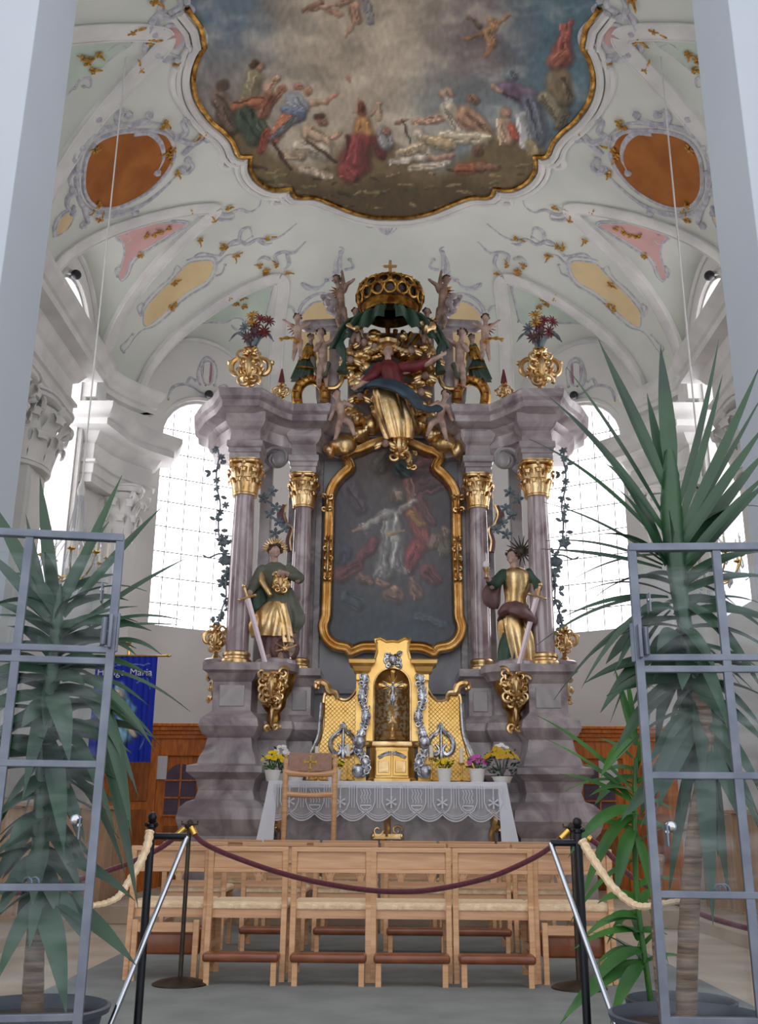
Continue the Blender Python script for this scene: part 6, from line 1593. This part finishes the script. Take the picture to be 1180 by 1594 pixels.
for word, dx in (('Heilige', -.17), ('Maria', .2)):
    tx = bpy.data.curves.new('lettering', 'FONT'); tx.body = word; tx.size = .125; tx.align_x = 'CENTER'; tx.extrude = .002
    to = bpy.data.objects.new('tmp', tx); COL.objects.link(to); dg = bpy.context.evaluated_depsgraph_get(); me = bpy.data.meshes.new_from_object(to.evaluated_get(dg)); bpy.data.objects.remove(to)
    lo = bpy.data.objects.new('lettering', me); COL.objects.link(lo); me.materials.clear(); me.materials.append(M['paper']); lo.parent = bn; lo.location = (dx, -.05, z1-.24); lo.rotation_euler = (pi/2, 0, 0)
g = G(); g.tube([(xa-.1, D, z1+.01), (xb+.1, D, z1+.01)], .012, 8); g.ell((xb+.13, D, z1+.015), (.04, .02, .02)); g.ell((xa-.13, D, z1+.015), (.04, .02, .02)); g.done('crossbar', M['brass'], bn, smooth=True)
g = G(); g.tube([(xm, D+.05, 0.15), (xm, D+.05, z1+.15)], .016, 8); g.ell((xm, D+.05, z1+.2), (.03, .03, .05)); g.done('pole', M['brass'], bn, smooth=True)
g = G(); g.lathe([(.2, 0), (.2, .03), (.04, .08), (.025, .2), (0, .2)], (xm, D+.05, 0), 20); g.done('foot', M['blackm'], bn, smooth=True)
# ================================================================ CHOIR STALLS
for m in (0, 1):
    s1 = 1 if m else -1
    o = thing('choir_stall', 'pale wooden choir stall front along the %s side of the choir' % LR[m], 'choir stall', (s1*3.3, 10.5, 0))
    A = V((s1*(3.0 if not m else 3.55), 11.7, 0)); B = V((-3.55, 9.2, 0)) if not m else V((3.95, 7.8, 0)); n = 5
    d = (B-A); L = d.length; d.normalize(); q = V((d.y, -d.x, 0))*(-s1)
    if q.x*s1 > 0: q = -q
    g = G(); g.beam(A+V((0, 0, .54)), B+V((0, 0, .54)), .05, 1.04); g.done('front_board', M['woodp'], o)
    g = G(); g.beam(A+V((0, 0, 1.09)), B+V((0, 0, 1.09)), .14, .04); g.beam(A+V((0, 0, .06))+q*.03, B+V((0, 0, .06))+q*.03, .05, .12); g.done('desk_top', M['woodp'], o, bevel=.006)
    for i in range(n+1):
        p = A+d*(L*i/n)+q*.035; g = G(); g.beam(p+V((0, 0, .1)), p+V((0, 0, 1.07)), .06, .06, up=d); g.done('stile', M['woodp'], o, bevel=.004)
    g = G(); g.beam(A+V((s1*.45, 0, .45)), B+V((s1*.45, 0, .45)), .35, .06); g.beam(A+V((s1*.65, .1, .5)), B+V((s1*.65, 0, .5)), .05, 1.0); g.done('bench', M['woodp'], o)
    g = G(); g.b2(s1*2.9, s1*4.65, 7.2, 11.9, .0, .1) ; g.done('platform', M['stone'], o)
# ================================================================ CHANDELIERS ON LONG CORDS
for m in (0, 1):
    s1 = 1 if m else -1
    cxn, cy = s1*3.2, 9.7; zt0 = H(cxn, cy); zb = 3.05; C0 = V((cxn, cy, 0))
    o = thing('chandelier', 'brass and crystal chandelier hanging on a long cord at the %s' % LR[m], 'chandelier', (cxn, cy, zb))
    g = G(); g.tube([(cxn, cy, 4.35), (cxn, cy, zt0)], .009, 6); g.done('cord', M['mould'], o)
    g = G(); g.lathe([(.0, 3.05), (.05, 3.1), (.02, 3.17), (.07, 3.28), (.08, 3.36), (.03, 3.42), (.02, 3.6), (.05, 3.7), (.02, 3.8), (.02, 4.1), (.045, 4.2), (.02, 4.3), (.0, 4.38)], C0, 16); g.done('stem', M['mould'], o, smooth=True)
    for i in range(8):
        a = 2*pi*i/8+.2; d = V((cos(a), sin(a), 0))
        P = catmull([C0+V((0, 0, 3.36)), C0+d*.14+V((0, 0, 3.26)), C0+d*.27+V((0, 0, 3.36)), C0+d*.32+V((0, 0, 3.48))], 4)
        g = G(); g.tube(P, .009, 6); g.lathe([(.0, 3.48), (.04, 3.5), (.04, 3.51), (0, 3.51)], C0+d*.32, 10); ar = g.done('arm', M['brass'], o, smooth=True)
        g = G(); g.lathe([(.012, 3.51), (.012, 3.66), (0, 3.66)], C0+d*.32, 8); g.done('candle_tube', M['wax'], ar)
        g = G(); g.lathe([(0, 3.66), (.012, 3.68), (.009, 3.72), (0, 3.75)], C0+d*.32, 8); g.done('bulb', M['crystal'], ar, smooth=True)
        for z, rr_ in ((3.45, .32), (3.3, .2), (3.16, .12)):
            g = G(); g.lathe([(0, -.09), (.018, -.06), (.011, 0), (0, .02)], C0+d*rr_+V((0, 0, z)), 6); g.done('crystal_drop', M['crystal'], ar)
    g = G()
    for i in range(14):
        a = 2*pi*i/14; d = V((cos(a), sin(a), 0)); g.tube([C0+V((0, 0, 4.15))+d*.03, C0+V((0, 0, 3.75))+d*.09, C0+V((0, 0, 3.5))+d*.26], .004, 4)
    g.done('bead_chains', M['crystal'], o)
# small sconce on the right wall
c = V((3.9, 14.9, 3.0)); c = at(1010, 1066, 14.6)
o = thing('wall_sconce', 'small crystal wall sconce right of the altar below the apse window', 'sconce', c)
g = G(); g.lathe([(0, -.05), (.06, 0), (.03, .06), (0, .1)], c, 12); g.tube([c, c+V((0, .5, 0))], .012, 6); g.done('body', M['brass'], o, smooth=True)
for s1 in (-1, 1):
    g = G(); g.tube(catmull([c, c+V((s1*.12, -.05, -.05)), c+V((s1*.16, -.05, .06))], 4), .008, 6); g.lathe([(.012, 0), (.012, .12), (0, .13)], c+V((s1*.16, -.05, .06)), 8)
    for k in range(3): g.lathe([(0, -.1), (.018, -.06), (0, 0)], c+V((s1*(.04+.05*k), -.05, -.06+.03*k)), 6)
    g.done('crystal_arm', M['crystal'], o, smooth=True)
# ================================================================ GLAZED GATES IN THE FOREGROUND
def gate(label, sx, px, ytop, D, slope, ys, us, hinge_y, knob_y):
    A = at(px, ytop, D); xe = A.x
    def pt(u, z, off=0.): return V((xe+sx*u, D-slope*u+off, z))
    def ze(y): 
        # height on the free edge at image row y
        lo, hi = 0., 2.4
        for _ in range(40):
            m_ = (lo+hi)/2
            if px_of((xe, D, m_))[1] > y: lo = m_
            else: hi = m_
        return (lo+hi)/2
    o = thing('glazed_gate', label, 'gate', (xe, D, 0)); up = pt(1, 0)-pt(0, 0)
    zt = A.z; ue = 1.15
    for i, u in enumerate(us):
        g = G(); g.beam(pt(u, .1), pt(u, zt), .026 if i == 0 else .02, .03, up=up); g.done('stile', M['steel'], o, bevel=.003)
    g = G(); g.beam(pt(-.012, zt), pt(ue, zt), .034, .028); g.done('top_rail', M['steel'], o, bevel=.003)
    for y in ys:
        g = G(); z = ze(y); g.beam(pt(0, z), pt(ue, z), .022, .024); g.done('rail', M['steel'], o, bevel=.003)
    for i, (u0, u1) in enumerate(zip(us, us[1:])):
        g = G(); g.loft([[pt(u0+.01, z, .035), pt(u1-.01, z, .035), pt(u1-.01, z, .041), pt(u0+.01, z, .041)] for z in (.2, zt-.06)]); g.done('glass_pane', M['glaze'], o)
    zh = ze(hinge_y); g = G(); g.beam(pt(.0, zh-.06, -.02), pt(.0, zh+.06, -.02), .05, .012, up=up); g.beam(pt(.02, zh-.05, -.03), pt(.02, zh+.05, -.03), .018, .018); g.beam(pt(-.012, zh-.07), pt(-.012, zh+.07), .012, .03); g.done('hinge', M['steel'], o, bevel=.003)
    for y in (hinge_y-60, knob_y):
        z = ze(y); g = G(); g.beam(pt(.045, z-.035, -.01), pt(.045, z+.035, -.01), .05, .006, up=up); br = g.done('clamp_plate', M['steel'], o, bevel=.002)
        g = G(); g.ell(pt(.045, z+.01, -.02), .009); g.done('bolt', M['chrome'], br, smooth=True)
    z = ze(knob_y-14); g = G(); g.ell(pt(.07, z, .02), (.02, .016, .02)); g.done('knob', M['chrome'], o, smooth=True)
    g = G(); z = ze(knob_y+88); g.tube([pt(.22, z, .05)+V((.022*cos(i*.7)+.03*(i/14), .004*i*.5, .022*sin(i*.7))) for i in range(15)], .004, 5); g.done('handle_loop', M['steel'], o, smooth=True)
    return pt, ze
gate('grey steel gate leaf with clear panes at the left, its free edge towards the centre', -1, 188, 838, 3.5, .17, (1012, 1030, 1190, 1381, 1583), (0, .315, .63, .95), 985, 1290)
gate('grey steel gate leaf with clear panes at the right, its free edge towards the centre', 1, 983, 853, 3.5, .05, (1024, 1042, 1207, 1392, 1588), (0, .30, .60, .90), 1000, 1300)
# ---------------------------------------------------------------- barrier stands
def stand(label, px, arm_px, foot_px, D):
    b = at(px[0], px[1], D); zt = b.z; b.z = 0.012
    o = thing('barrier_stand', label, 'barrier', b, 'black barrier stands')
    g = G(); g.lathe([(.12, 0), (.12, .01), (.03, .025), (0, .025)], b, 24); g.done('foot', M['blackm'], o, smooth=True)
    T_ = V((b.x, b.y, zt-.0)); g = G(); g.lathe([(.0165, .02), (.0165, zt-.06)], b, 14); g.done('post', M['blackm'], o, smooth=True)
    g = G(); g.ell(T_-V((0, 0, .02)), .02); g.lathe([(.01, -.07), (.022, -.06), (.012, -.045), (.02, -.035), (.01, -.03)], T_, 12)
    for sx in (-1, 1): g.ell(T_+V((sx*.022, -.01, -.05)), .009, sub=1)
    g.done('finial', M['blackm'], o, smooth=True)
    e = at(arm_px[0], arm_px[1], D); g = G(); g.tube([V((b.x, b.y, e.z)), e], .013, 10); g.done('arm', M['blackm'], o, smooth=True)
    f = at(foot_px[0], foot_px[1], D-.15); d = (f-e).normalized(); f = e+d*((e.z-.02)/-d.z)
    g = G(); g.tube([e, f], .011, 10); g.done('brace_rod', M['chrome'], o, smooth=True)
stand('black post with a short arm and slanting steel rod, left foreground', (238, 1264), (291, 1302), (172, 1594), 4.3)
stand('black post with a short arm and slanting steel rod, right foreground', (898, 1272), (857, 1312), (958, 1594), 4.3)
for pts, lab in ((((233, 1294), (228, 1320), (214, 1350), (198, 1376), (184, 1396), (164, 1406), (140, 1410)), 'plaited straw rope hanging from the left black post'), (((906, 1308), (924, 1338), (952, 1378), (982, 1405), (1005, 1411), (1042, 1405), (1070, 1400)), 'plaited straw rope looping from the right black post')):
    P = catmull([at(a, b, 4.22-.03*i) for i, (a, b) in enumerate(pts)], 8)
    g = G(); g.tube(P, [.016*(1.15-.5*i/len(P))*(1+.14*sin(i*2.2)) for i in range(len(P))], 8); tag(g.done('straw_rope', M['rush'], smooth=True), lab, 'rope', 'plaited straw ropes')
# ================================================================ PLANTS
def leaf(g, b, t, w, arch, fold=.3, n=14, tw=None):
    tw = tw or V((0, -.75, .66))
    b = V(b); t = V(t); L = (t-b).length; c = (b+t)/2+V((0, 0, arch*L)); R_ = []; side0 = None
    for i in range(n+1):
        q = i/n; p = b*(1-q)**2+c*2*q*(1-q)+t*q*q; d = ((c-b)*(1-q)+(t-c)*q).normalized()
        s = d.cross(tw)
        if s.length < .15: s = d.cross(V((.3, 1, 0)))
        s.normalize()
        if side0 is not None: s = (s+side0*1.5).normalized()
        side0 = s
        nrm = s.cross(d).normalized(); ww = w*(.55+.45*min(1, q*3.5))*(1 if q < .4 else max(.02, 1-((q-.4)/.6)**1.7))
        R_.append([p-s*ww+nrm*ww*fold, p-s*ww*.5+nrm*ww*fold*.35, p, p+s*ww*.5+nrm*ww*fold*.35, p+s*ww+nrm*ww*fold, p+s*ww*.5+nrm*(ww*fold*.35+.0025), p+nrm*.0025, p-s*ww*.5+nrm*(ww*fold*.35+.0025)])
    g.loft(R_)
def plant(label, name, D, leaves, rnd, trunks, pot, lm, seed):
    c = at(pot[0], pot[1], D); zr = c.z; c.z = .0
    k = (c-CO).length/F; r = pot[2]*k
    o = thing(name, label, 'potted plant', c)
    g = G(); g.lathe([(r*.72, 0), (r*.74, .01), (r*.92, zr-.02), (r*1.0, zr-.02), (r*1.02, zr), (r*.97, zr+.004), (r*.88, zr-.03), (r*.88, zr-.05)], c, 48, cap=False); g.done('pot', M['pot'], o, smooth=True)
    g = G(); g.lathe([(r*.89, zr-.045), (r*.4, zr-.035), (0, zr-.035)], c, 32); g.done('soil', M['soil'], o, smooth=True)
    for tk in trunks:
        g = G(); P = catmull([V((lambda q: (q.x, q.y, max(q.z, zr-.05)))(at(a, b, D+(dd if len(tk[0]) > 3 else 0)))) for a, b, w_, *x in tk for dd in ((x[0] if x else 0),)], 8)
        ws = [w_ for a, b, w_, *x in tk]; n = len(P)
        rs = [(ws[min(len(ws)-1, int(i/8))]*(1-(i % 8)/8)+ws[min(len(ws)-1, int(i/8)+1)]*((i % 8)/8))*k*(1+.035*sin(i*2.6)) for i in range(n)]
        g.tube(P, rs, 14); g.done('stem' if ws[0] < 8 else 'trunk', M['trunk'] if ws[0] >= 8 else M[lm], o, smooth=True)
    g = G(); kk = D/F*1.05
    for bx, by, tx_, ty, w, ar, dz in leaves:
        leaf(g, at(bx, by, D), at(tx_, ty, D+dz), w*kk*(.47 if lm == 'leaf' else .42), ar)
    rr = random.Random(seed)
    for (x0, y0, x1, y1, n, L0, L1, wm, dr) in rnd:
        for i in range(n):
            q = (i+rr.random())/n; b = at(x0+(x1-x0)*q, y0+(y1-y0)*q, D); a = i*2.4+rr.uniform(-.4, .4); L = rr.uniform(L0, L1); e = dr+rr.uniform(-.35, .35)
            yy = sin(a)*cos(e)*L
            t = b+V((cos(a)*cos(e)*L, yy*.7 if yy > 0 else yy*.45, sin(e)*L))
            leaf(g, b, t, wm*kk*.5*rr.uniform(.7, 1.3), rr.uniform(.12, .3), tw=V((rr.uniform(-.5, .5), rr.uniform(-1, .1), .7)))
    g.done('foliage', M[lm], o, smooth=True, angle=35)
LR_ = [(1040, 770, 932, 530, 26, .0, -.1), (1046, 760, 1028, 538, 28, 0, .05), (1040, 770, 1007, 612, 18, 0, .15), (1052, 800, 1119, 528, 12, -.1, .1), (1054, 830, 1125, 582, 14, -.06, 0), (1056, 840, 1184, 566, 18, -.05, -.1), (1056, 850, 1190, 610, 10, .0, .1), (1056, 860, 1196, 655, 20, .02, -.15), (1056, 880, 1200, 694, 22, .03, .1), (1056, 890, 1205, 728, 18, .05, -.2), (1056, 900, 1200, 746, 22, .06, 0),
       (1042, 840, 855, 618, 20, .12, -.1), (1042, 820, 882, 572, 9, .08, .1), (1042, 860, 824, 684, 12, .16, -.1), (1036, 870, 942, 722, 18, .3, .1), (1040, 880, 846, 782, 8, .12, .1), (1030, 885, 842, 855, 13, .06, -.1), (1032, 880, 850, 842, 9, .14, .2), (1036, 880, 960, 760, 22, .2, -.2),
       (1040, 930, 878, 960, 12, .14, -.05), (1040, 930, 835, 1005, 9, .2, .1), (1042, 940, 905, 1072, 12, .25, -.2), (1042, 940, 862, 1090, 8, .22, .1), (1044, 945, 955, 1052, 16, .3, -.1), (1044, 950, 950, 1125, 8, .2, .2), (1050, 930, 1205, 900, 20, .2, -.1), (1050, 940, 1200, 990, 26, .3, .1), (1060, 940, 1190, 1080, 26, .3, -.1), (1052, 920, 1180, 860, 24, .2, 0), (1060, 980, 1140, 1150, 26, .3, -.2), (1060, 980, 1020, 1180, 24, .25, .2),
       (1085, 1110, 1010, 1260, 24, .25, -.1), (1090, 1120, 1135, 1400, 26, .2, .1), (1092, 1120, 1110, 1440, 30, .12, -.12), (1090, 1100, 1180, 1230, 12, .3, .1), (1090, 1100, 960, 1180, 8, .2, .2), (1088, 1150, 1200, 1330, 16, .3, 0), (1085, 1160, 1040, 1400, 18, .15, .15)]
plant('tall yucca with spreading dark leaves in a dark pot behind the right gate', 'potted_yucca', 4.0, LR_, [(1048, 850, 1050, 960, 14, .3, .5, 17, .15), (1055, 960, 1080, 1080, 30, .3, .5, 28, -.45), (1085, 1080, 1095, 1180, 18, .25, .5, 28, -.95)],
      [[(1068, 1590, 14), (1072, 1450, 14), (1082, 1300, 12), (1098, 1200, 13), (1096, 1120, 12), (1088, 1075, 10)], [(1090, 1090, 7.9), (1062, 950, 12), (1050, 860, 15), (1045, 800, 17), (1044, 740, 13), (1042, 700, 5)], [(1036, 1590, 8), (1026, 1500, 8), (1022, 1400, 7), (1030, 1330, 5)]], (1074, 1580, 104), 'leaf', 5)
LL_ = [(88, 960, 62, 742, 22, -.02, .05), (96, 950, 190, 740, 20, 0, 0), (100, 960, 253, 788, 22, .03, -.05), (95, 930, 170, 812, 18, .1, .1), (80, 960, -20, 770, 24, .0, .1), (80, 970, -30, 850, 22, .05, -.1), (78, 980, 40, 800, 14, 0, .2), (100, 990, 292, 868, 14, .06, .1), (100, 1000, 288, 967, 10, .22, -.1), (100, 1000, 284, 974, 9, .14, .1), (100, 1040, 296, 1108, 9, .22, .1), (95, 990, 180, 980, 30, .35, -.1), (96, 1000, 212, 1020, 26, .35, .1),
       (98, 1060, 242, 1172, 14, .35, -.1), (98, 1060, 232, 1100, 12, .3, .1), (90, 1070, 215, 1240, 22, .4, -.1), (150, 1080, 205, 1300, 24, .2, -.15), (85, 1080, -30, 1060, 22, .2, .1), (80, 1100, -40, 1180, 24, .2, -.1), (80, 1080, 108, 1190, 34, .25, -.3), (82, 1080, 36, 1240, 28, .25, -.2), (80, 1120, 180, 1300, 18, .3, -.1), (75, 1150, 100, 1330, 30, .15, -.25), (75, 1180, -20, 1320, 20, .25, .1),
       (70, 1200, 132, 1310, 26, .2, -.2), (68, 1330, 210, 1402, 20, .15, -.1), (64, 1385, 212, 1503, 28, .12, -.05), (60, 1400, -6, 1530, 26, .2, -.1), (62, 1400, 103, 1582, 34, .25, -.2), (150, 1010, 252, 1020, 12, .3, -.1), (112, 1080, 252, 1165, 10, .3, .15), (100, 1200, 195, 1360, 14, .3, 0), (160, 1160, 215, 1415, 16, .12, -.1)]
plant('tall yucca with drooping dark leaves in a dark pot behind the left gate', 'potted_yucca', 4.05, LL_, [(88, 930, 84, 1000, 20, .25, .45, 18, .3), (84, 1000, 70, 1200, 60, .25, .45, 26, -.1), (70, 1200, 62, 1390, 40, .2, .4, 26, -.6)],
      [[(50, 1590, 15), (53, 1500, 13), (58, 1420, 11)], [(58, 1430, 7.9), (64, 1300, 12), (72, 1150, 12), (84, 1030, 11), (90, 950, 8), (92, 910, 4)]], (48, 1567, 101), 'leaf', 8)
LB = [(985, 1230, 836, 1114, 10, .12, -.05), (990, 1160, 957, 1040, 15, -.02, 0), (992, 1160, 972, 1030, 10, 0, .1), (985, 1240, 848, 1150, 7, .1, .1), (985, 1250, 870, 1205, 9, .15, 0), (985, 1150, 935, 1210, 22, .15, -.1), (990, 1260, 884, 1336, 22, .3, -.1), (985, 1270, 902, 1412, 20, .3, .0), (985, 1290, 958, 1400, 24, .25, -.1), (985, 1280, 912, 1390, 12, .4, .1), (990, 1300, 1020, 1420, 16, .3, -.1), (985, 1250, 905, 1190, 12, .25, .1),
      (990, 1430, 905, 1465, 14, .3, 0), (1000, 1450, 888, 1482, 12, .2, -.1), (1000, 1480, 905, 1562, 20, .3, -.1), (1000, 1500, 872, 1594, 26, .2, -.15), (990, 1420, 945, 1470, 14, .3, .1), (995, 1480, 925, 1505, 12, .3, .1), (1000, 1500, 950, 1594, 22, .2, -.2), (1000, 1400, 1040, 1500, 14, .3, .1), (985, 1340, 885, 1440, 10, .2, .15), (985, 1210, 925, 1255, 20, .25, .1), (985, 1180, 930, 1150, 8, .2, .1), (990, 1200, 1012, 1110, 12, .05, .1), (985, 1220, 880, 1232, 8, .2, .2)]
plant('bright green broad-leaved plant leaning out between the right gate and its post', 'potted_plant', 4.5, LB, [(992, 1180, 990, 1330, 12, .16, .3, 12, .1), (990, 1380, 1000, 1520, 12, .15, .28, 12, .1)],
      [[(1015, 1575, 4), (1005, 1500, 4), (992, 1400, 4), (988, 1290, 4), (990, 1180, 3)]], (1060, 1556, 72), 'leafb', 11)
# small fittings at the left edge
c = at(14, 725, 9.6)
g = G(); g.cap(c+V((-.5, 0, 0)), c, .085, .085, 16); tag(g.done('wall_lamp', M['mould'], smooth=True), 'white cylindrical lamp on the left wall below the pilaster capital', 'lamp')
c = at(10, 771, 7.5); o = thing('curtain_rod', 'horizontal rod with a turned copper knob at the left edge', 'rod', c)
g = G(); g.tube([c+V((-.6, 0, 0)), c], .012, 8); g.done('rod', M['brass'], o, smooth=True)
g = G(); g.ell(c, (.03, .03, .03)); g.ell(c+V((.03, 0, 0)), (.018, .02, .02)); g.done('knob', M['woodo'], o, smooth=True)
g = G(); g.tube([c+V((-.6, 0, -.35)), c+V((-.6, 0, 0))], .01, 6); g.done('bracket', M['brass'], o)
